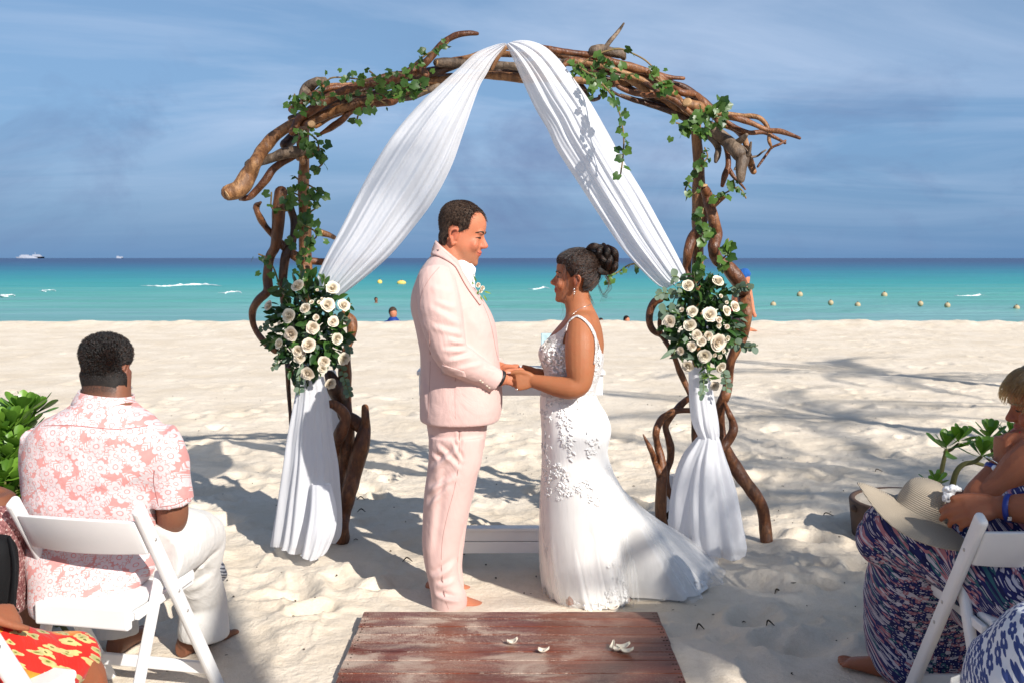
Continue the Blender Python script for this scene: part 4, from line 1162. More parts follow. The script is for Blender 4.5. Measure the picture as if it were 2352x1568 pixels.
def head_pieces(fem=False, heavy=1.0):
    """closed pieces of a head; x forward, y to its left, z up; origin between the eyes' level and the skull's middle"""
    sl = [(-.119, .066, .034, .018), (-.108, .084, .006, .034), (-.088, .088, -.026, .048), (-.066, .085, -.048, .057), (-.045, .084, -.064, .063),
          (-.02, .083, -.078, .068), (0, .080, -.088, .071), (.02, .088, -.095, .074), (.045, .090, -.099, .077), (.07, .083, -.097, .075),
          (.09, .066, -.086, .066), (.105, .042, -.068, .051), (.115, .014, -.040, .030), (.119, -.004, -.024, .010)]
    rings = []
    for z, f, b, w_ in sl:
        a = np.arange(36)*2*pi/36
        c = (f+b)/2; h = (f-b)/2
        jaw = .90 if (fem and z < -.03) else 1
        x = np.cos(a); y = np.sin(a)
        px = np.sign(x)*np.abs(x)**(.92 if z > -.03 else .82); py = np.sign(y)*np.abs(y)**.92
        wf = 1-.20*np.clip(px, 0, 1)**2 if z > -.02 else 1-.26*np.clip(px, 0, 1)**2
        hv = 1+(heavy-1)*np.clip((.02-z)/.08, 0, 1)
        rings.append(np.stack([c+h*px, w_*jaw*hv*py*wf, np.full(36, z)], -1))
    P_ = [loft(rings)]
    s = .86 if fem else .84
    nose = []
    for (x, z, wx, wy) in [(.083, .012, .008, .0075), (.094, -.004, .010, .009), (.103, -.018, .013, .0115), (.108, -.028, .014, .015), (.100, -.038, .014, .015), (.085, -.042, .008, .012)]:
        nose.append(ring((.078+(x-.078)*s, 0, z), (wx, 0, 0), (0, wy*s, 0), 2, 12))
    P_.append(loft(nose)); P_.append(ell((.080, 0, -.018), (.019, .0115*s, .027)))
    for q in (-1, 1):
        P_.append(ell((.090, q*.0125*s, -.033), (.012, .0075, .0075)))
        P_.append(ell((.066, q*.038, -.034), (.020, .024, .026)))      # cheek
        P_.append(ell((.0805, q*.030, .018), (.013, .022, .0065)))     # brow ridge
        P_.append(ell((.0735, q*.031, .0005), (.011, .0155, .0085)))   # lid
    P_.append(ell((.084, 0, -.0555), (.0125, .024, .0062)))
    P_.append(ell((.0835, 0, -.0665), (.0120, .0215, .0072)))
    P_.append(ell((.078, 0, -.103), (.016 if not fem else .014, .022, .016)))
    for q in (-1, 1):                                                   # ears
        R = np.array(Matrix.Rotation(q*.35, 3, 'Z') @ Matrix.Rotation(.15, 3, 'Y'))
        P_.append(ell((-.010, q*.076, -.012), (.017, .007, .030), R))
        rim = [(.004, 0, -.030), (-.004, 0, -.038), (-.010, .004, -.024), (-.020, .010, -.004), (-.019, .013, .014), (-.006, .012, .024), (.006, .007, .020), (.010, .002, .006)]
        P_.append(tube([(Vector(p)*1.0).to_tuple() if False else (-.006+p[0], q*(.078+p[1]), -.012+p[2]) for p in rim], [.005, .006, .0055, .0055, .0055, .0055, .005, .004], 8, 4))
    return P_
def head_tint(L, fem=False, beard=False):
    """L: vertices in head axes -> (flush, stubble)"""
    x, y, z = L[:, 0], L[:, 1], L[:, 2]
    g = lambda c, r: np.exp(-(((x-c[0])/r[0])**2+((np.abs(y)-c[1])/r[1])**2+((z-c[2])/r[2])**2))
    lips = np.clip(1.6*np.exp(-((y/.021)**4+((z+.0605)/.0105)**4))*(x > .07), 0, 1)
    fl = np.clip(lips*.95+.35*g((.07, .045, -.03), (.03, .025, .025))+.45*g((-.01, .085, -.01), (.03, .02, .04))+.45*g((.1, 0, -.028), (.02, .02, .016)), 0, 1)
    st = np.zeros(len(L))
    if beard:
        st = .55*np.clip((-.040-z)/.03, 0, 1)*np.clip((x+.01)/.04, 0, 1)*np.clip((z+.16)/.04, 0, 1)*(1-lips)
    return fl, st
def strands(name, roots, tips_fn, n, mat, parent, r0=.0006, k=5, seed=0):
    """hair as real curves: roots (n,3) ; tips_fn(i, root, rng) -> (k,3) polyline"""
    rr = np.random.default_rng(seed)
    hc = bpy.data.hair_curves.new(name)
    hc.add_curves([k]*n)
    pos = np.empty((n*k, 3), np.float32); rad = np.empty(n*k, np.float32)
    for i in range(n):
        pos[i*k:(i+1)*k] = tips_fn(i, roots[i], rr)
        rad[i*k:(i+1)*k] = r0*np.linspace(1, .35, k)
    hc.attributes['position'].data.foreach_set('vector', pos.ravel())
    if 'radius' not in hc.attributes: hc.attributes.new('radius', 'FLOAT', 'POINT')
    hc.attributes['radius'].data.foreach_set('value', rad)
    hc.materials.append(mat)
    o = link(name, hc, parent)
    return o
def main_island(V, Fc):
    """keep the largest connected patch of faces"""
    par = list(range(len(V)))
    def f(a):
        while par[a] != a: par[a] = par[par[a]]; a = par[a]
        return a
    for q in Fc:
        for v in q[1:]: par[f(v)] = f(q[0])
    cnt = {}
    for q in Fc: cnt[f(q[0])] = cnt.get(f(q[0]), 0)+1
    best = max(cnt, key=cnt.get); Fc = [q for q in Fc if f(q[0]) == best]
    used = sorted({v for q in Fc for v in q}); mp = {v: i for i, v in enumerate(used)}
    return np.array([tuple(V[v]) for v in used]), [tuple(mp[v] for v in q) for q in Fc]
def hand_pieces(wrist, dirn, back, thumb_side, curls, size=1.0, thumb=None, spread=.10, flat=1.0):
    """wrist point; dirn along the palm; back = normal of the back of the hand; thumb_side +1/-1 across; curls: per finger 3 bends"""
    d = Vector(dirn).normalized(); bk = Vector(back); bk = (bk-d*bk.dot(d)).normalized(); sd = d.cross(bk)*thumb_side
    w = Vector(wrist); k = size; P_ = []
    sec = [(-.012, .024, .018), (.015, .030, .016), (.045, .038, .015), (.075, .041, .0135), (.092, .039, .011)]
    P_.append(loft([ring(w+d*t*k, sd*hw*k, bk*ht*k, 2.4, 18) for t, hw, ht in sec]))
    bases = [(.030, .090, .0092, (.042, .026, .021)), (.010, .096, .0095, (.046, .030, .022)), (-.011, .092, .0090, (.042, .028, .021)), (-.030, .082, .0080, (.034, .021, .018))]
    tips = []
    for f, (off, t, r, lens) in enumerate(bases):
        p = w+d*t*k*.9+sd*off*k; a = 0
        dir0 = (d+sd*off*spread*10).normalized()
        pts = [w+d*.05*k+sd*off*.9*k, p]; rad = [r*k*1.05, r*k*1.08]
        for j in range(3):
            a += radians(curls[f][j])
            dd = dir0*cos(a)-bk*sin(a)
            p = p+dd*lens[j]*k
            pts.append(p); rad.append(r*k*(1.02-.1*j))
        P_.append(tube(pts, rad, 9, 3))
        tips.append((p, dd, r*k))
    th = thumb or ((.55, .0), (.35, .0), (.2, .0))
    p = w+d*.022*k+sd*.026*k; pts = [w+d*.01*k+sd*.010*k, p]; rad = [.016*k, .0155*k]
    for (side, dn), L in zip(th, (.036, .032, .026)):
        dd = (d+sd*side-bk*dn).normalized(); p = p+dd*L*k; pts.append(p); rad.append((.0125 if L > .034 else .0115 if L > .03 else .0098)*k)
    P_.append(tube(pts, rad, 10, 3))
    tips.append((p, dd, .0098*k))
    return P_, tips
def relax(me, V, w, it):
    """even out a surface where w > 0"""
    e = np.empty(len(me.edges)*2, np.int32); me.edges.foreach_get('vertices', e); e = e.reshape(-1, 2)
    deg = np.bincount(e.ravel(), minlength=len(V)).astype(float)[:, None]
    V = V.copy()
    for _ in range(it):
        s = np.zeros_like(V)
        for k in range(3):
            s[:, k] = np.bincount(e[:, 0], V[e[:, 1], k], len(V))+np.bincount(e[:, 1], V[e[:, 0], k], len(V))
        V += (s/np.maximum(deg, 1)-V)*w[:, None]*.6
    return V
def face_mask(L):
    """where a face is smooth: not the ears, lips, nose tip"""
    x, y, z = L[:, 0], L[:, 1], L[:, 2]
    m = ((np.abs(L) < (.15, .10, .15)).all(1)).astype(float)*np.clip((x-.0)/.02, 0, 1)
    m *= 1-.75*np.exp(-((y/.020)**4+((z+.030)/.018)**4))*(x > .085)
    m *= 1-.85*np.exp(-((y/.026)**4+((z+.061)/.013)**4))*(x > .06)
    return m
def foot_pieces(heel, toe_dir, size=1.0, side=1):
    h = Vector(heel); d = Vector(toe_dir).normalized(); up = Vector((0, 0, 1)); s = up.cross(d)*side
    k = size
    sec = [(-.03, .0, .026, .028), (-.01, .0, .034, .040), (.03, .0, .034, .050), (.075, .004, .036, .042), (.12, .007, .041, .032), (.16, .010, .046, .024), (.185, .010, .045, .019), (.2, .008, .04, .013)]
    P_ = [loft([ring(h+d*t*k+s*o*k+up*ht*k, s*w_*k, up*ht*k, 2.3, 18) for t, o, w_, ht in sec])]
    for j, (o, L, r) in enumerate([(.036, .245, .0135), (.014, .243, .0095), (-.004, .236, .009), (-.020, .226, .0085), (-.034, .212, .008)]):
        P_.append(tube([h+d*.165*k+s*(o*.9+.008)*k+up*.016*k, h+d*(L-.03)*k+s*(o+.008)*k+up*.016*k, h+d*(L-.008)*k+s*(o+.008)*k+up*.010*k], [r*k*1.05, r*k, r*k*.9], 8, 3))
    return P_
def cloth_mat(name, col, rough=.85, sheen=.2, weave=900, var=.06, crease=.4, cscale=(7, 7, 3), trans=0.0):
    m, t, b = newmat(name)
    tcn = t.new('ShaderNodeTexCoord'); v = tcn.outputs['Object']
    n = t.noise(v, 6, 4, .6); f = t.noise(v, weave, 2, .5)
    c = t.mix(n, tuple(x*(1-var) for x in col), tuple(min(1, x*(1+var)) for x in col))
    c = t.mix(t.math('MULTIPLY', t.ramp(f, [(.3, 1), (.6, 0)]), .14), c, tuple(x*.6 for x in col))
    t.set(b.inputs['Base Color'], c)
    b.inputs['Roughness'].default_value = rough; b.inputs['Specular IOR Level'].default_value = .2
    b.inputs['Sheen Weight'].default_value = sheen
    nb = t.bump(t.noise(t.mapping(v, cscale), 1.6, 5, .6, .8), crease, .03)
    t.set(b.inputs['Normal'], t.bump(f, .15, .0012, nb))
    return m
def crease_disp(V, N_, lines, amp):
    """press soft folds into a garment; each line: ((p0),(p1), width, depth)"""
    out = np.zeros(len(V))
    for p0, p1, wd, dp in lines:
        p0 = np.array(tuple(p0)); p1 = np.array(tuple(p1)); u = p1-p0; L2 = u@u
        t = np.clip(((V-p0)@u)/L2, 0, 1)
        q = V-(p0+t[:, None]*u)
        dist = np.linalg.norm(q, axis=1)
        # ridge on one side, valley on the other, along the fold's own cross direction
        nrm = np.cross(u/np.sqrt(L2), np.array([0, -1., 0])); nrm /= max(np.linalg.norm(nrm), 1e-6)
        sgn = q@nrm
        e = np.sin(pi*t)**.7
        out += dp*e*(np.exp(-((sgn-wd*.5)/wd)**2)-np.exp(-((sgn+wd*.5)/wd)**2))*np.exp(-(dist/(wd*2.6))**2)
    return V+N_*(out*amp)[:, None]
def wrinkle(me, amp, scale, seed, stretch=(1, 1, 1)):
    V = getV(me); N_ = getN(me); q = V*np.array(stretch)*scale+seed*7.3
    d = (vn3(q[:, 0], q[:, 1], q[:, 2])-.5)+.5*(vn3(q[:, 0]*2.1, q[:, 1]*2.1, q[:, 2]*2.1)-.5)
    setV(me, V+N_*(d*amp*2)[:, None])
# ================================================================== GROOM
DG = 4.45
def Q(x, y, dd=0.0): return P(x, y, DG+dd)
KG = S(DG)
def rows_loft(rows, d, p=2.3, N=40, cap0=True, cap1=True, sub=5):
    """rows: (y, x back, x front, half depth[, depth offset])"""
    a = np.array([tuple(r)+(0.0,)*(5-len(r)) for r in rows], float)
    a = spline(a, sub)
    rings = []
    for y, x0, x1, hd, dd in a:
        c = P((x0+x1)/2, y, d+dd); e = P(x1, y, d+dd)
        rings.append(ring(c, (e.x-c.x, 0, 0), (0, hd, 0), p, N))
    return loft(rings, cap0, cap1)
M_SUIT = cloth_mat('pale_pink_linen', (.62, .42, .38), .85, .15, 1400, .04, .30, (5, 5, 3))
M_SHIRT = cloth_mat('white_cotton_shirt', (.80, .79, .79), .8, .1, 1200, .02, .25)
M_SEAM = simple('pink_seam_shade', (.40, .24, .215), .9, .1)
M_BUTTON = simple('cream_button', (.70, .62, .50), .35, .5)
groom = thing('person', (Q(1040, 1392).x, DG, 0), 'tall man in a pale pink linen suit facing the woman in white lace', 'person', 'couple under the arch')
# -- head: turned to the right, chin down a little
hx = Vector((.97, -.15, -.25)).normalized()
HM_G = frame(Q(1061, 535), hx, (.10, -.03, 1)) @ Matrix.Scale(1.135, 4)
G_P = [xf(p, HM_G) for p in head_pieces(False, 1.14)]
# heavier lower face and neck
G_P.append(xf(ell((.020, 0, -.075), (.050, .060, .045)), HM_G))
G_P.append(rows_loft([(535, 1010, 1060, .062), (570, 1007, 1070, .072), (590, 1003, 1071, .076), (610, 995, 1072, .082), (640, 985, 1075, .12)], DG, 2.2, 28))
# trunk inside the clothes, so that the body is one
G_P.append(rows_loft([(610, 995, 1070, .12), (660, 965, 1090, .17), (760, 965, 1125, .18), (900, 975, 1135, .18), (985, 985, 1115, .17)], DG, 2.3, 28))
sh, el, wr = Q(1008, 642, -.18), Q(1032, 806, -.235), Q(1150, 868, -.13)
sh2, el2, wr2 = Q(1012, 642, .18), Q(1040, 806, .24), Q(1158, 850, .10)
G_P.append(tube([sh, el, wr], [.055, .05, .034], 14, 6)); G_P.append(tube([sh2, el2, wr2], [.055, .05, .032], 14, 6))
for s_, pts in ((-.09, [(1050, 970), (1030, 1180), (1025, 1372)]), (.10, [(1050, 970), (1035, 1170), (1035, 1330)])):
    G_P.append(tube([Q(x, y, s_) for x, y in pts], [.085, .062, .042], 14, 5))
fa = G(1030, 1392); fb = G(1028, 1352)
G_P += foot_pieces((fa.x-.035, fa.y+.0, -.022), (1, -.10, 0), 1.02, 1)
G_P += foot_pieces((fb.x-.075, fb.y, -.03), (1, .05, 0), 1.0, -1)
# hands: the near one palm up under her fingers, the far one behind it
hp, tips_g1 = hand_pieces(Q(1153, 867, -.128), (1, .06, -.02), (-.1, -1, .25), -1, [(42, 52, 40), (46, 56, 40), (50, 58, 40), (54, 60, 40)], .95, ((.30, .5), (.15, .6), (.0, .7)))
G_P += hp
hp, tips_g2 = hand_pieces(Q(1150, 852, .05), (1, .0, .04), (-.05, .8, .5), 1, [(75, 60, 40), (76, 60, 40), (78, 60, 40), (80, 60, 40)], .92, ((.2, .3), (.0, .5), (.0, .6)))
G_P += hp
me = voxel(G_P, .0042, 3)
V = getV(me); L = (V-np.array(HM_G.translation)) @ np.array(HM_G.to_3x3().inverted()).T
fl, st = head_tint(L, beard=True)
inb = (np.abs(L) < .14).all(1)
fl = np.where(inb, fl, 0); st = np.where(inb, st, 0)
# eye sockets pressed in a little
for q in (-1, 1):
    k = np.exp(-(((L[:, 1]-q*.031)/.017)**2+((L[:, 2]-.0085)/.0045)**2))*(L[:, 0] > .05)
    V -= (np.array(hx)*.005)*k[:, None]
V = relax(me, V, face_mask(L), 26)
setV(me, V); tint(me, np.stack([fl, st, np.zeros(len(V))], -1))
me.materials.append(M_SKIN_G)
body = link('body', me, groom)
TREE_GB = bvh(body)
def on_head(M, pts, off=.001, tree=None):
    """drop points given in head axes onto the face along the head's own sideways/forward direction"""
    out = []
    for (x, y, z) in pts:
        p = M @ Vector((x, y, z)); c = M @ Vector((0, 0, z*.8))
        d = (c-p).normalized()
        h = tree.ray_cast(p-d*.08, d)
        out.append((h[0]+h[1]*off) if h[0] else p)
    return out
def face_marks(M, tree, par, hair, brow=.0045, lid=(-.002, .0), fem=False):
    for q in (-1, 1):
        pts = [(.097, q*.012, .019), (.092, q*.024, .0225), (.080, q*.038, .0225), (.066, q*.050, .016)]
        V, Fc = tube(on_head(M, pts, .0005, tree), [.003, brow, brow*.9, .002], 7, 4, flat=.7); obj('eyebrow', V, Fc, hair, par)
        pts = [(.092, q*.020, -.0030), (.086, q*.028, .0010), (.076, q*.037, .0004), (.066, q*.045, -.0040)]
        V, Fc = tube(on_head(M, pts, .0008, tree), [.0014, .0020, .0021, .0013], 7, 4); obj('eyelashes', V, Fc, M_LASH, par)
        pts = [(.089, q*.024, -.0030), (.082, q*.031, -.0030), (.073, q*.038, -.0036)]
        V, Fc = tube(on_head(M, pts, -.0002, tree), [.0012, .0022, .0012], 7, 4); obj('eye', V, Fc, M_LASH, par)
    pts = [(.086, -.028, -.0570), (.096, -.016, -.0608), (.108, 0, -.0605), (.096, .016, -.0608), (.086, .028, -.0570)]
    V, Fc = tube(on_head(M, pts, -.0004, tree), [.0008, .0013, .0013, .0013, .0008], 6, 4); obj('mouth_line', V, Fc, simple('lip_shadow', (.13, .035, .03), .6, .3), par)
face_marks(HM_G, TREE_GB, groom, M_HAIR_G)
# -- hair: a cap over the skull with short strands standing on it
def hair_cap(M, hair_fn, thick, tree=None, nu=72, nv=40):
    V = []; keep = []
    for i in range(nv+1):
        ph = pi*.5-(i/nv)*2.45
        for j in range(nu):
            a = 2*pi*j/nu
            d = Vector((cos(ph)*cos(a), cos(ph)*sin(a), sin(ph)))
            o = M @ Vector((-.005, 0, .02)); w_ = (M.to_3x3() @ d).normalized()
            h = tree.ray_cast(o+w_*.25, -w_)
            q = h[0] if h[0] else o+w_*.09
            l = M.inverted() @ q
            e = hair_fn(l)
            keep.append(e > 0); V.append(q+w_*(thick*min(1, max(0, e)*.45)-.003*(e <= 0)))
    return V, keep
def groom_hair(l):
    """>0 where hair grows (head axes), easing to the hairline"""
    x, y, z = l; ay = abs(y)
    front = .078+.012*cos(ay*40)-(.034 if .018 < ay else .034*(ay/.018))      # receding temples
    lim_z = .050 if x > .02 else None
    if x > .035:
        e = min((front-x)/.010+.2, (z-.062+.0)/.012)
    elif x > .000: e = (z-(.000+.9*max(0, x-.008)))/.010          # sideburn
    elif x > -.035: e = (z-.020)/.010                             # over the ear
    else: e = (z+.070-.3*max(0, -x-.07))/.014                     # nape
    return e
V, keep = hair_cap(HM_G, groom_hair, .006, TREE_GB)
nu, nv = 72, 40
Fc = [(i*nu+j, i*nu+(j+1) % nu, (i+1)*nu+(j+1) % nu, (i+1)*nu+j) for i in range(nv) for j in range(nu) if sum(keep[q] for q in (i*nu+j, i*nu+(j+1) % nu, (i+1)*nu+(j+1) % nu, (i+1)*nu+j)) >= 3]
hair = obj('hair', *main_island(V, Fc), M_HAIR_G, groom)
def strand_roots(me_o, n, seed):
    me = me_o.data; rr = np.random.default_rng(seed)
    V = getV(me); A = []; T = []
    for p in me.polygons:
        v = V[list(p.vertices)]; A.append(p.area); T.append(v)
    A = np.array(A); A /= A.sum(); idx = rr.choice(len(T), n, p=A)
    out = []; nr = []
    for i in idx:
        v = T[i]; a, b = rr.random(2)
        if len(v) == 4: q = (v[0]*(1-a)+v[1]*a)*(1-b)+(v[3]*(1-a)+v[2]*a)*b
        else:
            if a+b > 1: a, b = 1-a, 1-b
            q = v[0]+(v[1]-v[0])*a+(v[2]-v[0])*b
        nn = np.cross(v[1]-v[0], v[2]-v[0]); nn /= max(1e-9, np.linalg.norm(nn))
        out.append(q); nr.append(nn)
    return np.array(out), np.array(nr)
roots, nrm = strand_roots(hair, 6500, 3)
cen = np.array(HM_G.translation)
hf = np.array(HM_G.to_3x3() @ Vector((1, 0, 0))); hf /= np.linalg.norm(hf); hu = np.array(HM_G.to_3x3() @ Vector((0, 0, 1))); hu /= np.linalg.norm(hu)
def tipg(i, r0, rr):
    n = r0-cen; n /= np.linalg.norm(n)
    t = hf*.8-hu*.55+.3*rr.standard_normal(3)
    t -= n*(t@n)
    L = .008+.008*max(0, n@hu)
    s = np.linspace(0, 1, 4)[:, None]
    return r0-n*.003+n*(s*L*.30)+t*(s**1.5*L*.8)
strands('hair_strands', roots, tipg, len(roots), M_ST_G, groom, .0008, 4, 4)

# -- shirt
sc = []
for (y, x0, x1, hd, tilt) in [(598, 996, 1074, .088, 30), (585, 1002, 1071, .079, 30), (572, 1005, 1068, .076, 33), (566, 1006, 1066, .074, 36)]:
    c = P((x0+x1)/2, y+18, DG); e = P(x1, y+18, DG); h = e.x-c.x; z = tilt*KG*.62
    sc.append(ring(c, (h, 0, -z), (0, hd, 0), 2.1, 40))
V, Fc = loft(sc, False, False)
sh_c = obj('shirt_collar', V, Fc, M_SHIRT, groom)
so = sh_c.modifiers.new('s', 'SOLIDIFY'); so.thickness = .004
pc = [rows_loft([(596, 1030, 1074, .06), (612, 1020, 1086, .10), (628, 1015, 1091, .12), (648, 1015, 1091, .13), (680, 1020, 1094, .13), (720, 1030, 1106, .13), (760, 1035, 1118, .12)], DG, 2.2, 30)]
me = voxel(pc, .006, 3); me.materials.append(M_SHIRT); link('shirt', me, groom)
# collar points standing at the throat
V, Fc = loft([ring(P(x, y, DG-.045), (w_*KG, 0, 0), (0, .012, 0), 2.2, 12) for (x, y, w_) in [(1078, 606, 6), (1085, 617, 8), (1087, 626, 5), (1088, 631, 2)]])
obj('collar_point', V, Fc, M_SHIRT, groom)

# -- jacket
J = [rows_loft([(574, 1000, 1030, .075), (586, 992, 1046, .105), (602, 979, 1060, .155), (618, 968, 1070, .195), (640, 958, 1078, .215), (666, 949, 1094, .222), (692, 945, 1112, .222), (716, 946, 1126, .218),
                (745, 953, 1138, .212), (783, 961, 1143, .205), (818, 966, 1146, .200), (862, 966, 1150, .205), (900, 965, 1153, .212), (930, 965, 1153, .216), (957, 965, 1148, .214), (963, 968, 1144, .210)], DG, 2.35, 48)]
J.append(tube([Q(1000, 628, -.150), Q(1004, 660, -.185), Q(1012, 720, -.215), Q(1024, 775, -.235), Q(1038, 815, -.238), Q(1072, 838, -.215), Q(1105, 855, -.180), Q(1139, 874, -.150)],
             [.075, .088, .094, .083, .076, .068, .058, .055], 20, 5, round_ends=False))
J.append(tube([Q(1010, 628, .150), Q(1012, 680, .19), Q(1024, 775, .235), Q(1045, 812, .24), Q(1090, 832, .20), Q(1144, 846, .12)], [.075, .088, .080, .074, .060, .052], 18, 5, round_ends=False))
me = voxel(J, .006, 3)
V = getV(me); N_ = getN(me)
a = lambda x, y, dd: Q(x, y, dd)
lines = [(a(985, 700, -.3), a(1062, 742, -.3), .018, 1.0), (a(990, 745, -.3), a(1066, 765, -.3), .015, 1.0), (a(1030, 775, -.3), a(1080, 790, -.3), .012, 1.6), (a(1015, 800, -.3), a(1082, 800, -.3), .012, 1.3),
         (a(1025, 825, -.3), a(1090, 812, -.28), .012, 1.2), (a(1035, 845, -.28), a(1110, 830, -.25), .011, .9), (a(965, 712, -.2), a(985, 760, -.25), .010, 1.5), (a(985, 655, -.3), a(1055, 670, -.3), .016, .7),
         (a(1000, 690, -.3), a(1055, 705, -.3), .014, .8), (a(1085, 830, -.2), a(1140, 850, -.2), .010, .9), (a(1070, 700, -.2), a(1135, 800, -.2), .02, .6), (a(955, 780, -.15), a(985, 950, -.15), .015, .8)]
V = crease_disp(V, N_, lines, .009)
setV(me, V); wrinkle(me, .0010, 9, 3); wrinkle(me, .0010, 26, 5)
me.materials.append(M_SUIT)
jacket = link('jacket', me, groom)
TJ = bvh(jacket)
def strip(tree, pix, r, mat, name, parent, off=.0, n=6, sub=4, flat=1):
    pts = []
    for (x, y) in spline(np.array(pix, float), sub):
        p, nn = snap(tree, x, y, off)
        if p is not None: pts.append(p)
    if len(pts) < 2: return None
    V, Fc = tube(pts, [r]*len(pts), n, 2, flat=flat)
    return obj(name, V, Fc, mat, parent)
def panel(tree, left, right, off, thick, mat, name, parent, n=14, m=5):
    """a cloth panel lying on a garment between two edges"""
    L = spline(np.array(left, float), n); R_ = spline(np.array(right, float), n); k = min(len(L), len(R_))
    V = []; 
    for i in range(k):
        for j in range(m):
            x, y = L[i]+(R_[i]-L[i])*j/(m-1)
            p, nn = snap(tree, x, y, off)
            if p is None and V and V[-1] is not None: p = P(x, y, V[-1].y)
            V.append(p)
    nx = None
    for q in range(len(V)-1, -1, -1):
        if V[q] is None and nx is not None: V[q] = nx.copy()
        nx = V[q]
    ok = [v is not None for v in V]
    Fc = [(i*m+j, i*m+j+1, (i+1)*m+j+1, (i+1)*m+j) for i in range(k-1) for j in range(m-1)]
    Fc = [f for f in Fc if all(ok[q] for q in f)]
    V = [tuple(v) if v is not None else (0, 0, 0) for v in V]
    o = obj(name, V, Fc, mat, parent); s_ = o.modifiers.new('s', 'SOLIDIFY'); s_.thickness = thick; s_.offset = 0
    return o
strip(TJ, [(1009, 614), (990, 636), (974, 662), (966, 690), (966, 712)], .0016, M_SEAM, 'shoulder_seam', groom, -.0006)
strip(TJ, [(1018, 835), (1040, 847), (1064, 855)], .0020, M_SEAM, 'pocket_edge', groom, -.0002)
panel(TJ, [(1016, 836), (1015, 846), (1015, 858)], [(1066, 852), (1069, 858), (1071, 864)], .003, .004, M_SUIT, 'pocket_flap', groom, 6, 8)
strip(TJ, [(985, 760), (988, 830), (986, 900), (983, 958)], .0018, M_SEAM, 'vent_edge', groom, -.0006)
strip(TJ, [(1046, 862), (1045, 910), (1046, 960)], .0013, M_SEAM, 'side_seam', groom, -.0008)
strip(TJ, [(1110, 700), (1124, 735), (1133, 772), (1138, 800), (1144, 826)], .0022, M_SEAM, 'front_edge', groom, -.0004)
panel(TJ, [(1003, 571), (1015, 577), (1030, 590), (1046, 608), (1060, 626), (1080, 660), (1104, 700)], [(992, 586), (1010, 592), (1030, 603), (1043, 613), (1049, 622), (1070, 660), (1100, 702)], .006, .006, M_SUIT, 'lapel', groom)
V, Fc = loft([ring(Q((x0+x1)/2, y, 0), ((x1-x0)/2*KG, 0, -sl), (0, hd, 0), 2.2, 36) for (y, x0, x1, hd, sl) in [(596, 990, 1060, .118, .020), (586, 993, 1056, .100, .030), (578, 998, 1054, .092, .038), (574, 1001, 1052, .088, .042)]], False, False)
jc = obj('jacket_collar', V, Fc, M_SUIT, groom); s_ = jc.modifiers.new('s', 'SOLIDIFY'); s_.thickness = .006
for (x, y) in [(cG(690, 1537)), (cG(708, 1551)), (1118, 885.5), (1123.5, 890)]:
    p, nn = snap(TJ, x, y, .001)
    if p is not None:
        V, Fc = ell((0, 0, 0), (.0058, .0058, .002), n=10, m=5)
        obj('cuff_button', V @ np.array(Vector(nn).to_track_quat('Z', 'Y').to_matrix()).T+np.array(tuple(p)), Fc, M_BUTTON, groom)
# cuff openings and the dark band on his wrist
V, Fc = tube([Q(1146, 866, -.138), Q(1153, 869, -.133)], [.036, .036], 18, 2, round_ends=False); tag(obj('wristband', V, Fc, simple('black_band', (.015, .013, .013), .5), groom))
# -- trousers
T_ = [rows_loft([(905, 985, 1125, .17), (945, 980, 1124, .178), (965, 979, 1120, .178), (1000, 984, 1116, .172), (1030, 985, 1112, .165)], DG, 2.3, 40)]
T_.append(rows_loft([(1000, 986, 1114, .105), (1059, 984, 1106, .105), (1098, 980, 1094, .103), (1136, 975, 1083, .100), (1175, 972, 1074, .098), (1214, 970, 1065, .095), (1252, 970, 1056, .092), (1291, 975, 1052, .088), (1330, 983, 1056, .088), (1362, 989, 1070, .090), (1386, 991, 1074, .092), (1397, 992, 1064, .092)], DG-.085, 2.2, 32))
T_.append(rows_loft([(1000, 990, 1112, .100), (1098, 986, 1096, .100), (1175, 984, 1078, .095), (1252, 985, 1066, .09), (1300, 990, 1062, .088), (1340, 1000, 1066, .088), (1352, 1002, 1066, .088)], DG+.10, 2.2, 28))
me = voxel(T_, .0065, 3)
V = getV(me); N_ = getN(me)
b_ = lambda x, y: Q(x, y, -.19)
lines = [(b_(978, 1085), b_(1055, 1020), .018, 1.5), (b_(975, 1130), b_(1050, 1085), .018, 1.3), (b_(975, 1170), b_(1030, 1110), .015, 1.2), (b_(1000, 1015), b_(1060, 1075), .014, 1.0), (b_(1040, 1010), b_(1062, 1060), .010, 1.3),
         (b_(1050, 975), b_(1055, 1030), .008, 1.2), (b_(985, 1330), b_(1050, 1290), .018, 1.3), (b_(995, 1365), b_(1075, 1385), .014, 1.6), (b_(1000, 1345), b_(1060, 1330), .014, 1.2), (b_(985, 1040), b_(1010, 1060), .012, 1.4), (b_(1015, 1060), b_(990, 1290), .02, .8)]
V = crease_disp(V, N_, lines, .0115); setV(me, V); wrinkle(me, .0022, 7, 9, (1, 1, .6)); wrinkle(me, .0012, 22, 2)
me.materials.append(M_SUIT)
tr = link('trousers', me, groom)
TT = bvh(tr)
strip(TT, [(1056, 968), (1054, 1060), (1044, 1120), (1028, 1180), (1016, 1240), (1014, 1300), (1022, 1370), (1030, 1398)], .0016, M_SEAM, 'side_seam', groom, -.0008)
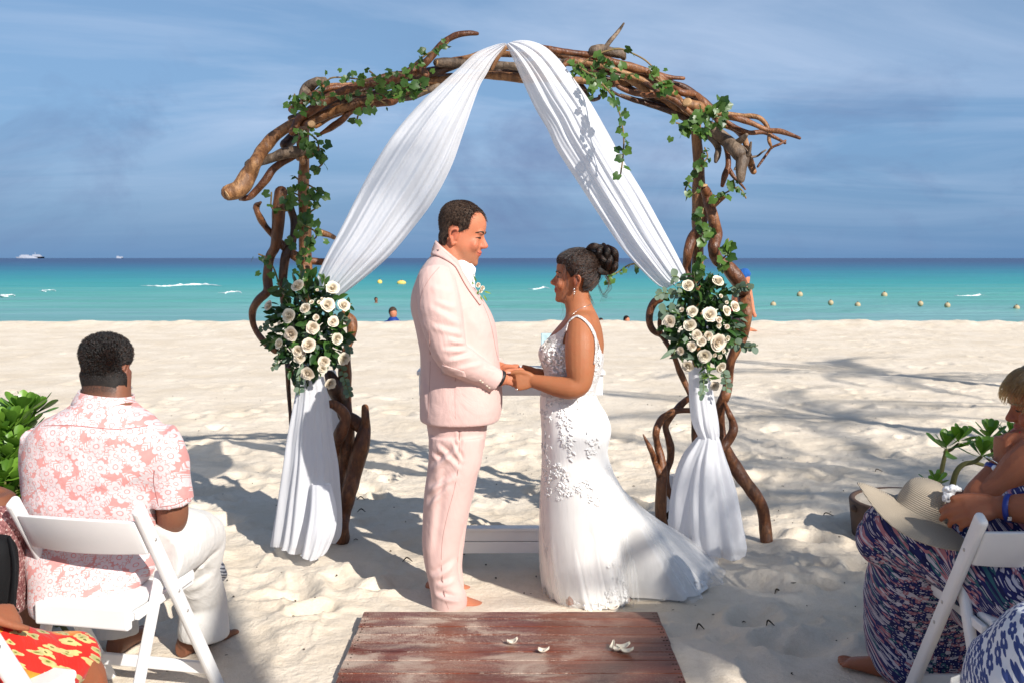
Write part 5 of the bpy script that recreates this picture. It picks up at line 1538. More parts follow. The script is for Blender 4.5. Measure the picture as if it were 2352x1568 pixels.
# boutonniere pinned to the lapel
bt = thing('boutonniere', Q(1106, 662, -.06), 'small white rose boutonniere with green leaves pinned to the pink lapel', 'boutonniere')
for (x, y, r_) in [(1098, 655, 7.5), (1108, 662, 7), (1104, 669, 6)]:
    place(ME_ROSE[3], 'rose', bt, Q(x, y, -.07), Vector((0, 0, 1)), Vector((.5, -.8, .3)), r_*KG)
for (x, y, dx, dy) in [(1094, 648, -.3, .8), (1112, 670, .9, -.2), (1104, 680, .2, -1), (1100, 668, -.3, -.6), (1090, 652, -.7, .2), (1110, 678, .6, -.8)]:
    place(ME_FERN, 'leaf', bt, Q(x, y, -.075), Vector((dx, -.2, dy)), Vector((.2, -1, .2)), 16*KG)
# ================================================================== BRIDE
DB = 4.45
def B(x, y, dd=0.0): return P(x, y, DB+dd)
KB = S(DB)
def dress_material(name, lace):
    m = bpy.data.materials.new(name); m.use_nodes = True
    t = NT(m.node_tree); b = m.node_tree.nodes['Principled BSDF']
    tcn = t.new('ShaderNodeTexCoord'); v = tcn.outputs['Object']
    b.inputs['Roughness'].default_value = .7; b.inputs['Specular IOR Level'].default_value = .25; b.inputs['Sheen Weight'].default_value = .15
    if lace:
        d = t.vor(v, 46, 'F1'); d2 = t.vor(v, 95, 'DISTANCE_TO_EDGE'); n = t.noise(v, 60, 4, .7)
        h = t.math('ADD', t.math('MULTIPLY', t.ramp(d2, [(0, 1), (.12, 0)]), .7), t.math('ADD', n, t.math('MULTIPLY', d, -.8)))
        c = t.mix(t.ramp(h, [(.2, 0), (.75, 1)]), (.73, .68, .65), (.81, .795, .78))
        t.set(b.inputs['Base Color'], c)
        t.set(b.inputs['Normal'], t.bump(h, .8, .008))
        t.set(b.inputs['Roughness'], t.ramp(n, [(.4, .75), (.7, .3)]))
    else:
        n = t.noise(t.mapping(v, (8, 8, 1.6)), 2.0, 4, .6)
        b.inputs['Base Color'].default_value = (.80, .775, .75, 1)
        t.set(b.inputs['Normal'], t.bump(t.noise(v, 900, 1), .1, .001, t.bump(n, .25, .02)))
    return m
M_LACE = dress_material('ivory_lace', True)
M_SATIN = dress_material('ivory_tulle_over_satin', False)
def tulle_material():
    m = bpy.data.materials.new('sheer_tulle'); m.use_nodes = True
    t = NT(m.node_tree); b = m.node_tree.nodes['Principled BSDF']
    tcn = t.new('ShaderNodeTexCoord'); v = tcn.outputs['Object']
    b.inputs['Base Color'].default_value = (.82, .80, .78, 1); b.inputs['Roughness'].default_value = .7
    tr = t.new('ShaderNodeBsdfTransparent')
    lw = t.new('ShaderNodeLayerWeight'); lw.inputs[0].default_value = .4
    mx = t.new('ShaderNodeMixShader')
    n = t.noise(v, 5, 3)
    t.set(mx.inputs[0], t.math('MULTIPLY_ADD', lw.outputs['Facing'], .42, t.math('MULTIPLY', n, .18)))
    t.l.new(tr.outputs[0], mx.inputs[1]); t.l.new(b.outputs[0], mx.inputs[2])
    t.l.new(mx.outputs[0], m.node_tree.nodes['Material Output'].inputs[0])
    return m
M_TULLE = tulle_material()
M_SILVER = simple('silver', (.75, .74, .72), .2, .5, metallic=1.0)
bride = thing('person', (B(1320, 1395).x, DB+.05, 0), 'woman in a white lace gown with a long train, dark hair in a curled bun', 'person', 'couple under the arch')
bx = Vector((-1, .13, .03)).normalized()
HM_B = frame(B(1322, 637), bx, (-.02, 0, 1)) @ Matrix.Scale(.985, 4)
B_P = [xf(p, HM_B) for p in head_pieces(True)]
def rows_b(rows, p=2.2, N=36, c0=True, c1=True): return rows_loft([(y, x1, x0, hd) if False else (y, x0, x1, hd, *r) for (y, x0, x1, hd, *r) in rows], DB, p, N, c0, c1)
B_P.append(rows_b([(655, 1300, 1352, .05), (680, 1298, 1354, .053), (700, 1298, 1360, .056), (716, 1300, 1368, .066), (730, 1298, 1375, .10)]))
B_P.append(rows_b([(712, 1312, 1362, .06), (724, 1302, 1372, .115), (738, 1292, 1377, .148), (755, 1277, 1382, .150), (772, 1263, 1385, .142), (790, 1252, 1387, .135), (805, 1244, 1386, .130), (822, 1246, 1384, .125), (850, 1256, 1379, .118), (880, 1252, 1370, .118), (905, 1246, 1366, .125), (950, 1250, 1385, .15), (1000, 1252, 1392, .16), (1040, 1256, 1385, .15)]))
bs, be, bw = B(1336, 756, -.135), B(1334, 886, -.20), B(1228, 876, -.145)
B_P.append(tube([B(1333, 748, -.125), B(1333, 790, -.165), B(1333, 840, -.185), B(1331, 878, -.195), B(1312, 890, -.197), B(1280, 887, -.18), B(1250, 880, -.16), B(1228, 875, -.145)],
                [.058, .0665, .0635, .052, .0495, .044, .036, .0305], 20, 6))
B_P.append(tube([B(1335, 752, .13), B(1333, 800, .17), B(1330, 872, .19), B(1300, 880, .18), B(1235, 858, .09)], [.055, .062, .052, .046, .028], 16, 6))
B_P.append(ell(B(1282, 810, -.045), (.068, .058, .060))); B_P.append(ell(B(1282, 810, .045), (.068, .058, .060)))
for s_ in (-.07, .07): B_P.append(tube([B(1320, 1030, s_), B(1318, 1200, s_), B(1316, 1375, s_)], [.085, .055, .038], 12, 4))
for s_ in (-.07, .07): B_P += foot_pieces((B(1440, 1390).x, DB+s_*.6+.09, -.04), (-1, 0, 0), .74)
# her near hand closes round his: palm to the lens side, fingers under, thumb on top
hpb, tips_b1 = hand_pieces(B(1230, 873, -.150), (-1, -.02, -.10), (.0, -1, .15), 1, [(48, 52, 35), (52, 56, 35), (55, 58, 36), (58, 60, 38)], .93, ((.55, -.1), (.18, .05), (-.1, .15)), .06)
B_P += hpb
hpb2, tips_b2 = hand_pieces(B(1236, 857, .085), (-1, -.02, .20), (0, .75, .6), 1, [(60, 50, 40), (62, 50, 40), (64, 50, 40), (66, 50, 40)], .88)
B_P += hpb2
me = voxel(B_P, .0040, 3)
V = getV(me); L = (V-np.array(HM_B.translation)) @ np.array(HM_B.to_3x3().inverted()).T
fl, st = head_tint(L, True); inb = (np.abs(L) < .13).all(1)
fl = np.where(inb, fl, 0)
for q in (-1, 1):
    k = np.exp(-(((L[:, 1]-q*.031)/.017)**2+((L[:, 2]-.0085)/.0045)**2))*(L[:, 0] > .05)
    V -= (np.array(bx)*.005)*k[:, None]
V = relax(me, V, face_mask(L), 22)
setV(me, V); tint(me, np.stack([fl, fl*0, fl*0], -1)); me.materials.append(M_SKIN_B)
bbody = link('body', me, bride)
TB = bvh(bbody)
face_marks(HM_B, TB, bride, M_HAIR_B, .0032)
for (p, d, r) in tips_b1:
    q = Vector(d).to_track_quat('Z', 'Y').to_matrix()
    V, Fc = ell((0, 0, 0), (r*.7, r*.35, r*1.25), n=8, m=6)
    obj('nail', V @ np.array(q).T+np.array(tuple(p+d*r*.75+Vector((0, -r*.35, r*.3)))), Fc, M_NAIL, bride)
# -- hair: smooth cap drawn back and up into a bun of thick curls
def bride_hair(l):
    x, y, z = l; ay = abs(y)
    if x > .045: e = (z-.052-.25*max(0, .03-ay))/.010
    elif x > .012: e = (z-.045+.055*(.045-x)/.033)/.010
    elif x > -.03: e = (z-.008)/.010
    else: e = (z+.082+.10*(x+.03))/.012
    return e
V, keep = hair_cap(HM_B, bride_hair, .014, TB)
Fc = [(i*nu+j, i*nu+(j+1) % nu, (i+1)*nu+(j+1) % nu, (i+1)*nu+j) for i in range(nv) for j in range(nu) if sum(keep[q] for q in (i*nu+j, i*nu+(j+1) % nu, (i+1)*nu+(j+1) % nu, (i+1)*nu+j)) >= 3]
hcap = obj('hair', *main_island(V, Fc), M_HAIR_B, bride)
BUN = np.array(tuple(B(1383, 597, .02))); knot = np.array(tuple(B(1360, 612, .02)))
roots, nrm = strand_roots(hcap, 9000, 5); cenb = np.array(HM_B.translation)+np.array([0, 0, .01])
def tipb(i, r0, rr):
    k = 8; out = []
    tgt = knot+.018*rr.standard_normal(3)
    R0 = np.linalg.norm(r0-cenb)
    frac = .55+.45*rr.random()
    for j in range(k):
        t = j/(k-1)*frac
        p = r0*(1-t)+tgt*t
        d = p-cenb; n = np.linalg.norm(d); rad = max(n, R0*(1-t)+max(np.linalg.norm(tgt-cenb), .075)*t*.98)
        out.append(cenb+d/n*(rad+.0025*rr.random()+.001))
    return np.array(out)
strands('hair_strands', roots, tipb, len(roots), M_ST_B, bride, .0009, 8, 6)
rr = np.random.default_rng(12)
pcs = [ell(BUN, (.058, .055, .056))]
curl_paths = []
for k in range(17):
    th = rr.random()*6.28; ph = rr.uniform(-.9, 1.2)
    c = BUN+np.array([cos(ph)*cos(th)*.040, cos(ph)*sin(th)*.040, sin(ph)*.038]); ax = Vector(rr.standard_normal(3)).normalized()
    n = Vector(c-BUN).normalized(); u = n.orthogonal().normalized(); v = n.cross(u); pts = []
    R_ = rr.uniform(.020, .030)
    for j in range(12):
        a = th+j/11*5.2
        pts.append(Vector(c)+u*cos(a)*R_+v*sin(a)*R_+n*(.010*sin(j*.55)+.004))
    rad = [.004+.0085*sin(pi*min(1, (j+.6)/11.5)) for j in range(12)]
    curl_paths.append((pts, rad))
    pcs.append(tube(pts, rad, 9, 3))
for (x0, y0, x1, y1, x2, y2) in [(1345, 578, 1362, 566, 1385, 570), (1350, 590, 1352, 615, 1368, 628), (1362, 606, 1376, 622, 1394, 628), (1395, 566, 1412, 580, 1416, 603), (1400, 628, 1412, 615, 1414, 598), (1366, 563, 1376, 577, 1370, 600), (1386, 562, 1395, 580, 1389, 605), (1403, 575, 1400, 600, 1392, 622)]:
    pts = [Vector(B(x0, y0, -.02)), Vector(B(x1, y1, -.045)), Vector(B(x2, y2, -.03))]; rad = [.008, .014, .009]; curl_paths.append((pts, rad)); pcs.append(tube(pts, rad, 10, 6))
V, Fc = join(pcs)
tag(obj('bun', V, Fc, M_HAIR_B, bride))
sp = []
for pts, rad in curl_paths:
    c = spline(np.column_stack([np.array([tuple(p) for p in pts]), rad]), 8)
    T = np.gradient(c[:, :3], axis=0); T /= np.linalg.norm(T, axis=1)[:, None]
    for q in range(60):
        a = rr.random()*6.28; tw = rr.uniform(-1.5, 1.5); idx = np.linspace(0, len(c)-1, 26).astype(int); line = []
        for m_, i in enumerate(idx):
            u = np.cross(T[i], [.3, .5, .8]); u /= np.linalg.norm(u); v = np.cross(T[i], u); aa = a+tw*m_/25
            line.append(c[i, :3]+(u*cos(aa)+v*sin(aa))*c[i, 3]*1.05)
        sp.append(np.array(line))
strands('bun_strands', np.zeros((len(sp), 3)), lambda i, r, g: sp[i], len(sp), M_ST_B, bride, .0008, 26, 1)
loose = []
for base in ([(1314, 585), (1306, 600), (1299, 630), (1302, 655), (1297, 690), (1300, 715), (1296, 730)], [(1310, 583), (1296, 596), (1287, 620), (1281, 645)], [(1316, 590), (1318, 620), (1322, 645), (1316, 670), (1312, 690)], [(1312, 584), (1300, 604), (1290, 632), (1286, 650)],
             [(1390, 628), (1400, 645), (1402, 660), (1392, 672), (1386, 690)], [(1388, 628), (1398, 650), (1388, 676)], [(1375, 655), (1380, 668), (1386, 678), (1398, 683)], [(1352, 676), (1358, 688), (1362, 700)]):
    for q in range(6):
        j = [rr.standard_normal()*3 for _ in range(2)]
        c = np.array([tuple(B(x+j[0]*(.4+i*.3), y+j[1], (-.085 if x < 1340 else -.03)+.012*rr.standard_normal())) for i, (x, y) in enumerate(base)])
        c = spline(c, 6); c = c[np.linspace(0, len(c)-1, 12).astype(int)]; loose.append(c)
strands('loose_strands', np.zeros((len(loose), 3)), lambda i, r, g: loose[i], len(loose), M_ST_B, bride, .0008, 12, 1)
# -- earring, necklace, ring
V, Fc = join([ell(B(1319, 665, -.085), (.004, .004, .006)), ell(B(1319.5, 671, -.085), (.005, .004, .005)), ell(B(1318.5, 676, -.085), (.003, .003, .005))]); obj('earring', V, Fc, M_SILVER, bride)
strip(TB, [(1362, 696), (1352, 702), (1340, 706), (1328, 712), (1316, 722)], .0011, M_SILVER, 'necklace', bride, .0005)
p, nn = snap(TB, 1187, 893, .0)
if p is not None:
    V, Fc = ell(p, (.007, .007, .005)); obj('ring', V, Fc, M_SILVER, bride)
# -- gown: fitted lace bodice down to the hip, then the skirt to the ground
bod = rows_b([(784, 1251, 1386, .138), (796, 1242, 1386, .140), (806, 1237, 1386, .138), (818, 1237, 1386, .134), (836, 1243, 1384, .128), (858, 1250, 1379, .124), (882, 1246, 1371, .124), (906, 1241.5, 1368, .132), (926, 1240, 1378, .150)], 2.2, 64, False, False)
V, Fc = bod; N = 64; k0 = 0
# top edge: high under the arm, V in front, low at the back
Z0 = V[:, 2].copy(); top = V[:N, 2].mean(); low = V[-N:, 2].mean()
xmid = (V[:N, 0].min()+V[:N, 0].max())/2; hwid = (V[:N, 0].max()-V[:N, 0].min())/2
fx = np.clip((V[:, 0]-xmid)/hwid, -1.2, 1.2); f = np.clip((Z0-low)/(top-low), 0, 1)
drop = np.where(fx > 0, -.055*np.clip(fx, 0, 1)**2, .0)
V[:, 2] += f**3*drop
bodice = obj('bodice', V, Fc, M_LACE, bride); s_ = bodice.modifiers.new('s', 'SOLIDIFY'); s_.thickness = .004; s_.offset = 1
# cup rising to the strap, strap over the shoulder and down the back
panel(TB, [(1306, 742), (1296, 754), (1280, 767), (1262, 777), (1251, 786), (1243, 796)], [(1307, 743), (1303, 758), (1297, 773), (1293, 790), (1294, 806), (1296, 820)], .004, .004, M_LACE, 'cup', bride, 10, 9)
panel(TB, [(1306, 742), (1313, 733), (1322, 727), (1330, 726), (1342, 733), (1354, 745), (1363, 760), (1369, 776), (1371, 800), (1369, 830)], [(1304, 745), (1312, 737), (1322, 730), (1328, 730), (1339, 737), (1350, 749), (1358, 763), (1364, 780), (1365, 806), (1362, 836)], .004, .004, M_LACE, 'shoulder_strap', bride, 8, 5)
panel(TB, [(1370, 778), (1373, 800), (1372, 830)], [(1377, 800), (1381, 815), (1381, 835)], .004, .004, M_LACE, 'back_panel', bride, 8, 5)
# skirt: hip and thigh fitted, flaring to a hem traced on the sand
NS = 160
hem_px = [(1316, 1399), (1290, 1391), (1264, 1372), (1252, 1350), (1250, 1325), (1262, 1300), (1300, 1280), (1360, 1265), (1450, 1256), (1530, 1252), (1590, 1256), (1630, 1272), (1640, 1296), (1634, 1322), (1617, 1354), (1576, 1379), (1540, 1392), (1511, 1399), (1488, 1388), (1466, 1374), (1447, 1378), (1424, 1397), (1390, 1402), (1352, 1403)]
hem = np.array([tuple(G(x, y, .004)) for x, y in hem_px])
cen_h = np.array([B(1322, 1380).x, DB+.02, 0])
up_rows = spline(np.array([(905, 1241.5, 1368, .132), (926, 1240, 1378, .150), (950, 1241.5, 1393, .170), (975, 1243, 1402, .180), (995, 1244, 1402.5, .184), (1022, 1244, 1396, .180), (1047, 1244.5, 1397, .174), (1089, 1244, 1411, .168), (1125, 1242.5, 1431, .170)], float), 5)
ang = np.arange(NS)*2*pi/NS
# hem as a function of angle about the knee centre
kc = P((1243+1431)/2, 1125, DB); kw = (P(1431, 1125, DB).x-P(1243, 1125, DB).x)/2
hl = spline(np.vstack([hem, hem[:1]]), 24)
ha = np.unwrap(np.arctan2((hl[:, 1]-DB)/1.0-.10, hl[:, 0]-(kc.x+.10)))
if ha[-1] < ha[0]: hl = hl[::-1]; ha = ha[::-1]
ha, ui = np.unique(np.maximum.accumulate(ha), return_index=True); hl = hl[ui]
def hem_at(a):
    a = (a-ha[0]) % (2*pi)+ha[0]
    return np.stack([np.interp(a, ha, hl[:, i]) for i in range(3)], -1)
Hm = hem_at(ang)
def skirt(grow, fold, seed, start=0, rows_low=34, hemlift=.0):
    r_ = np.random.default_rng(seed); ph = r_.random(8)*6.28
    V = []
    for (y, x0, x1, hd) in up_rows[start:]:
        c = P((x0+x1)/2, y, DB); h = P(x1, y, DB).x-c.x
        V.append(ring(c, (h+grow*.08, 0, 0), (0, hd+grow*.08, 0), 2.2, NS))
    knee = V[-1]
    for i in range(1, rows_low+1):
        t = i/rows_low
        z = knee[:, 2]*(1-t)+(.004+hemlift)*t
        toR = np.clip(np.cos(ang), 0, 1)[:, None]          # train side stays straight, front hugs then flares
        pw = 1.0+.75*np.clip(-np.cos(ang), 0, 1)+.20*np.abs(np.sin(ang))
        e = (t**pw)[:, None]
        p = knee*(1-e)+Hm*e
        out = p-np.array([p[:, 0].mean(), p[:, 1].mean(), 0]); out[:, 2] = 0; out /= np.maximum(np.linalg.norm(out, axis=1), 1e-6)[:, None]
        bulge = np.clip(-np.cos(ang), 0, 1)*.006*np.sin(pi*t)
        f = fold*t**1.3*(np.sin(7*ang+ph[0]+1.1*t)+.7*np.sin(12*ang+ph[1]-1.6*t)+.5*np.sin(19*ang+ph[2]+2*t)+.35*np.sin(31*ang+ph[3]))
        edge = np.sin(pi*min(1, (1-t)*3+.0))*0+1
        p = p+out*(f*(.35+.65*np.clip(np.cos(ang)+.6, 0, 1))+grow*np.sin(pi*min(1, t*.55+.026))*(.15+.85*np.clip(np.cos(ang)+.3, 0, 1))+bulge)[:, None]
        p[:, 2] = np.maximum(z+.35*f*(1-t)*np.sin(pi*t)+(.012*np.abs(np.sin(9*ang+ph[4]))*(t > .93)), .003)
        V.append(p)
    R_ = len(V); V = np.concatenate(V)
    Fc = [(i*NS+j, i*NS+(j+1) % NS, (i+1)*NS+(j+1) % NS, (i+1)*NS+j) for i in range(R_-1) for j in range(NS)]
    return V, Fc
V, Fc = skirt(0, .012, 3)
skirt_o = obj('skirt', V, Fc, M_SATIN, bride)
V, Fc = skirt(.022, .020, 8, 32, 36)
obj('tulle_overlay', V, Fc, M_TULLE, bride)
V, Fc = skirt(.045, .024, 15, 36, 36)
obj('tulle_overlay', V, Fc, M_TULLE, bride)
# -- lace flowers sewn on bodice, hip, knee and hem
TD = bvh(skirt_o, bodice)
rl = np.random.default_rng(30)
def lace_flower(r_, seed):
    g = np.random.default_rng(seed); n = 5; V = [(0, 0, .0015)]; Fc = []
    m = 30
    for j in range(m):
        a = 2*pi*j/m; q = r_*(.62+.38*abs(cos(a*n/2)))*(1+.08*g.standard_normal())
        V.append((q*.5*cos(a), q*.5*sin(a), .0012)); V.append((q*cos(a), q*sin(a), .0018+.0020*cos(a*n)))
    for j in range(m):
        k = (j+1) % m
        Fc += [(0, 1+2*j, 1+2*k), (1+2*j, 2+2*j, 2+2*k, 1+2*k)]
    return np.array(V), Fc
def lace_leaf(L):
    V = []; 
    for t, w_ in ((0, .02), (.25, .22), (.55, .26), (.8, .14), (1, .01)):
        for s in (-1, 0, 1): V.append((t*L, s*w_*L, .0015+.0012*(s == 0)))
    return np.array(V), [(i*3+j, i*3+j+1, (i+1)*3+j+1, (i+1)*3+j) for i in range(4) for j in range(2)]
spots = []
def cloud(pts, n, sp):
    for k in range(n):
        i = rl.integers(len(pts)-1); t = rl.random(); a = np.array(pts[i]); b = np.array(pts[i+1])
        q = a*(1-t)+b*t+rl.standard_normal(2)*sp; spots.append(cDr(*q))
cloud([(150, 130), (160, 250), (165, 400), (175, 560), (185, 720)], 60, 14)
cloud([(230, 110), (280, 180), (290, 260), (300, 360), (310, 440)], 60, 26)
cloud([(210, 520), (260, 580), (290, 660), (280, 730)], 55, 26); cloud([(300, 680), (380, 690), (430, 640), (470, 700), (500, 770)], 45, 22)
cloud([(140, 800), (150, 920), (160, 1040), (170, 1100)], 26, 12); cloud([(460, 330), (480, 400), (440, 460)], 20, 24)
cloud([(560, 1390), (620, 1370), (680, 1380), (640, 1440)], 40, 24); cloud([(300, 1440), (420, 1455), (540, 1440)], 34, 12); cloud([(590, 1150), (640, 1250), (690, 1330)], 22, 16)
cloud([(1180, 1170), (1210, 1260), (1180, 1300)], 16, 22); cloud([(800, 1400), (880, 1430), (950, 1420)], 22, 16)
for (x, y) in [(1240+rl.random()*55, 792+rl.random()*60) for _ in range(70)]+[(1245+rl.random()*115, 908+rl.random()*25) for _ in range(40)]+[(1368+rl.random()*14, 800+rl.random()*100) for _ in range(20)]: spots.append((x, y))
pcs = []
for i, (x, y) in enumerate(spots):
    p, nn = snap(TD, x, y, .0015)
    if p is None or p.y > 5.4: continue
    u = Matrix.Rotation(rl.random()*6.28, 3, nn) @ Vector(nn).orthogonal()
    pc = lace_flower(.007+.006*rl.random(), i) if i % 3 == 0 else lace_leaf(.012+.013*rl.random())
    pcs.append(xf(pc, frame(p, u, nn)))
V, Fc = join(pcs)
lo = tag(obj('lace_applique', V, Fc, simple('lace_thread', (.82, .80, .78), .6, .3), bride), kind='stuff')
s_ = lo.modifiers.new('s', 'SOLIDIFY'); s_.thickness = .0008
# ================================================================== SEATED GUESTS
def world_rows(rows, p=2.3, N=36, sub=4, cap=True):
    """rows: (x left, x right, y, distance, half depth)"""
    a = spline(np.array(rows, float), sub); rings = []
    for x0, x1, y, d, hd in a:
        c = P((x0+x1)/2, y, d); e = P(x1, y, d)
        rings.append(ring(c, (e.x-c.x, 0, 0), (0, hd, 0), p, N))
    return loft(rings, cap, cap)
def E(x, y, d):
    X, Y = cE(x, y); return P(X, Y, d)
# ---- flower-print cloths
def print_material(name, ground, build, rough=.85):
    m, t, b = newmat(name)
    tcn = t.new('ShaderNodeTexCoord'); v = tcn.outputs['Object']
    c = build(t, v, ground)
    t.set(b.inputs['Base Color'], c)
    b.inputs['Roughness'].default_value = rough; b.inputs['Specular IOR Level'].default_value = .2; b.inputs['Sheen Weight'].default_value = .1
    nb = t.bump(t.noise(t.mapping(v, (6, 6, 4)), 1.5, 5, .6, .8), .35, .03)
    t.set(b.inputs['Normal'], t.bump(t.noise(v, 1100, 1), .1, .001, nb))
    return m
def flower_cells(t, uv, scale, petals, rad, rnd=.75, inner=.0):
    """(mask, ring lines, cell random) of many-petalled blossoms scattered over a plane"""
    vo = t.new('ShaderNodeTexVoronoi'); vo.voronoi_dimensions = '2D'; vo.feature = 'F1'
    t.set(vo.inputs['Vector'], uv); vo.inputs['Scale'].default_value = scale; vo.inputs['Randomness'].default_value = rnd
    loc = vo.outputs['Position']
    dl_ = t.vmath('SUBTRACT', uv, t.vmath('SCALE', loc, 1.0) if False else loc)
    s = t.sep(dl_); r = t.math('MULTIPLY', t.vmath('LENGTH', dl_), scale)
    a = t.math('ARCTAN2', s[1], s[0])
    cs = t.sep(vo.outputs['Color'])
    lobe = t.math('ABSOLUTE', t.math('COSINE', t.math('MULTIPLY_ADD', a, petals/2, t.math('MULTIPLY', cs[0], 6.28))))
    edge = t.math('MULTIPLY_ADD', lobe, rad*.36, rad*.64)
    mask = t.math('LESS_THAN', r, edge)
    vein = t.math('GREATER_THAN', t.math('SINE', t.math('MULTIPLY', a, petals*5)), .35)
    return mask, vein, cs, r, edge
def shirt_print(t, v, ground):
    s = t.sep(v)
    uv = t.comb(s[0], t.math('MULTIPLY_ADD', s[1], .25, s[2]), 0.0)
    wob = t.noise(uv, 9, 2, out=1)
    uvw = t.vmath('ADD', uv, t.vmath('MULTIPLY', t.vmath('SUBTRACT', wob, (.5, .5, .5)), (.03, .03, 0)))
    white = (.60, .545, .55)
    pink = t.mix(t.noise(v, 40, 3), (.55, .235, .22), (.64, .31, .29))
    # feathered palm leaves
    c = pink
    for (rot, sc, lx, off) in ((.6, 12.5, 2.1, (.3, .1, 0)), (-.9, 12, 2.2, (.7, .45, 0)), (2.2, 13.5, 2.0, (.15, .8, 0))):
        q = t.mapping(uvw, (1, 1, 1), (0, 0, rot), off)
        vo = t.new('ShaderNodeTexVoronoi'); vo.voronoi_dimensions = '2D'; t.set(vo.inputs['Vector'], t.mapping(q, (sc, sc*lx*.62, 1))); vo.inputs['Scale'].default_value = 1.0; vo.inputs['Randomness'].default_value = .8
        d = t.sep(t.vmath('SUBTRACT', t.mapping(q, (sc, sc*lx*.62, 1)), vo.outputs['Position']))
        ax = t.math('ABSOLUTE', d[1])
        leaf = t.math('LESS_THAN', t.math('ADD', t.math('MULTIPLY', ax, 2.3), t.math('MULTIPLY', t.math('MULTIPLY', d[0], d[0]), 2.6)), .46)
        strip_ = t.math('GREATER_THAN', t.math('SINE', t.math('MULTIPLY', t.math('ADD', d[0], t.math('MULTIPLY', ax, -.8)), 46.0)), -.45)
        c = t.mix(t.math('MULTIPLY', leaf, strip_), c, white)
    for (sc, pt, rad, off) in ((18.0, 5, .44, (0, 0, 0)), (14.5, 9, .38, (.37, .21, 0))):
        q = t.vmath('ADD', uvw, off)
        mk, vein, cs, r, edge = flower_cells(t, q, sc, pt, rad)
        c = t.mix(t.math('LESS_THAN', r, t.math('ADD', edge, .035)), c, pink)
        c = t.mix(mk, c, t.mix(t.math('MULTIPLY', vein, t.math('MULTIPLY', t.math('GREATER_THAN', r, .13), t.math('LESS_THAN', r, t.math('MULTIPLY', edge, .72)))), white, (.74, .50, .49)))
        c = t.mix(t.math('LESS_THAN', t.math('ABSOLUTE', t.math('SUBTRACT', r, .11)), .022), c, (.62, .27, .26))
    return c
M_PSHIRT = print_material('pink_tropical_print', None, shirt_print)
def ikat_print(t, v, ground):
    s = t.sep(v)
    uv = t.comb(t.math('MULTIPLY_ADD', s[1], .3, s[0]), t.math('MULTIPLY_ADD', s[1], -.9, s[2]), 0.0)
    n = t.noise(uv, 22, 2, out=1)
    uvw = t.vmath('ADD', uv, t.vmath('MULTIPLY', t.vmath('SUBTRACT', n, (.5, .5, .5)), (.028, .018, 0)))
    q = t.mapping(uvw, (66, 88, 1))
    vo = t.new('ShaderNodeTexVoronoi'); vo.voronoi_dimensions = '2D'; t.set(vo.inputs['Vector'], q); vo.inputs['Scale'].default_value = 1; vo.inputs['Randomness'].default_value = .55
    cs = t.sep(vo.outputs['Color'])
    c = t.ramp(cs[0], [(0, (.018, .022, .11)), (.36, (.50, .47, .52)), (.56, (.38, .16, .19)), (.76, (.035, .12, .145)), (.86, (.012, .014, .07))], 'CONSTANT')
    c = t.mix(t.math('LESS_THAN', vo.outputs['Distance'], .17), c, (.50, .47, .52))
    st = t.math('GREATER_THAN', t.math('SINE', t.math('MULTIPLY', t.math('ADD', t.sep(uvw)[1], t.math('MULTIPLY', t.noise(uv, 30, 2), .03)), 760)), .45)
    c = t.mix(t.math('MULTIPLY', st, t.ramp(t.noise(uv, 35, 2), [(.52, 0), (.57, 1)])), c, (.014, .016, .085))
    return c
M_IKAT = print_material('navy_pink_ikat_print', None, ikat_print)
def red_print(t, v, ground):
    s = t.sep(v); uv = t.comb(s[0], t.math('MULTIPLY_ADD', s[1], .8, s[2]), 0.0)
    n = t.noise(uv, 14, 2, out=1); uvw = t.vmath('ADD', uv, t.vmath('MULTIPLY', t.vmath('SUBTRACT', n, (.5, .5, .5)), (.05, .05, 0)))
    c = t.mix(t.noise(v, 12, 3), (.52, .010, .008), (.66, .03, .015))
    for (sc, pt, rad, col, col2, off) in ((26, 4, .40, (.66, .42, .12), (.62, .50, .22), (.2, .5, 0)), (13, 7, .50, (.68, .13, .012), (.75, .30, .03), (0, 0, 0)), (34, 3, .36, (.66, .55, .34), (.35, .33, .07), (.6, .1, 0))):
        mk, vein, cs, r, edge = flower_cells(t, t.vmath('ADD', uvw, off), sc, pt, rad)
        mk = t.math('MULTIPLY', mk, t.math('GREATER_THAN', cs[1], .46))
        c = t.mix(mk, c, t.mix(t.math('MULTIPLY', r, 1.6), col2, col))
        c = t.mix(t.math('MULTIPLY', mk, t.math('LESS_THAN', r, .09)), c, (.16, .14, .03))
    return c
M_REDP = print_material('red_floral_print', None, red_print)
def block_print(t, v, ground):
    s = t.sep(v); uv = t.comb(t.math('MULTIPLY_ADD', s[1], .25, s[0]), t.math('MULTIPLY_ADD', s[1], -.9, s[2]), 0.0)
    uv = t.mapping(uv, (1, 1, 1), (0, 0, .5))
    c = t.mix(t.noise(v, 18, 3), (.60, .62, .66), (.70, .71, .73))
    blue = (.035, .06, .20)
    mk, vein, cs, r, edge = flower_cells(t, uv, 26, 5, .46, .25)
    c = t.mix(mk, c, blue); c = t.mix(t.math('LESS_THAN', r, .10), c, (.6, .62, .66))
    ws = t.math('SINE', t.math('MULTIPLY', t.sep(uv)[1], 24))
    mk2, v2, c2, r2, e2 = flower_cells(t, t.vmath('ADD', uv, (.3, .2, 0)), 60, 4, .5, .2)
    band = t.math('GREATER_THAN', ws, .72)
    c = t.mix(band, c, t.mix(mk2, (.62, .64, .68), blue))
    c = t.mix(t.math('LESS_THAN', t.math('ABSOLUTE', t.math('SUBTRACT', ws, .72)), .06), c, blue)
    return c
M_BLOCK = print_material('blue_white_block_print', None, block_print)

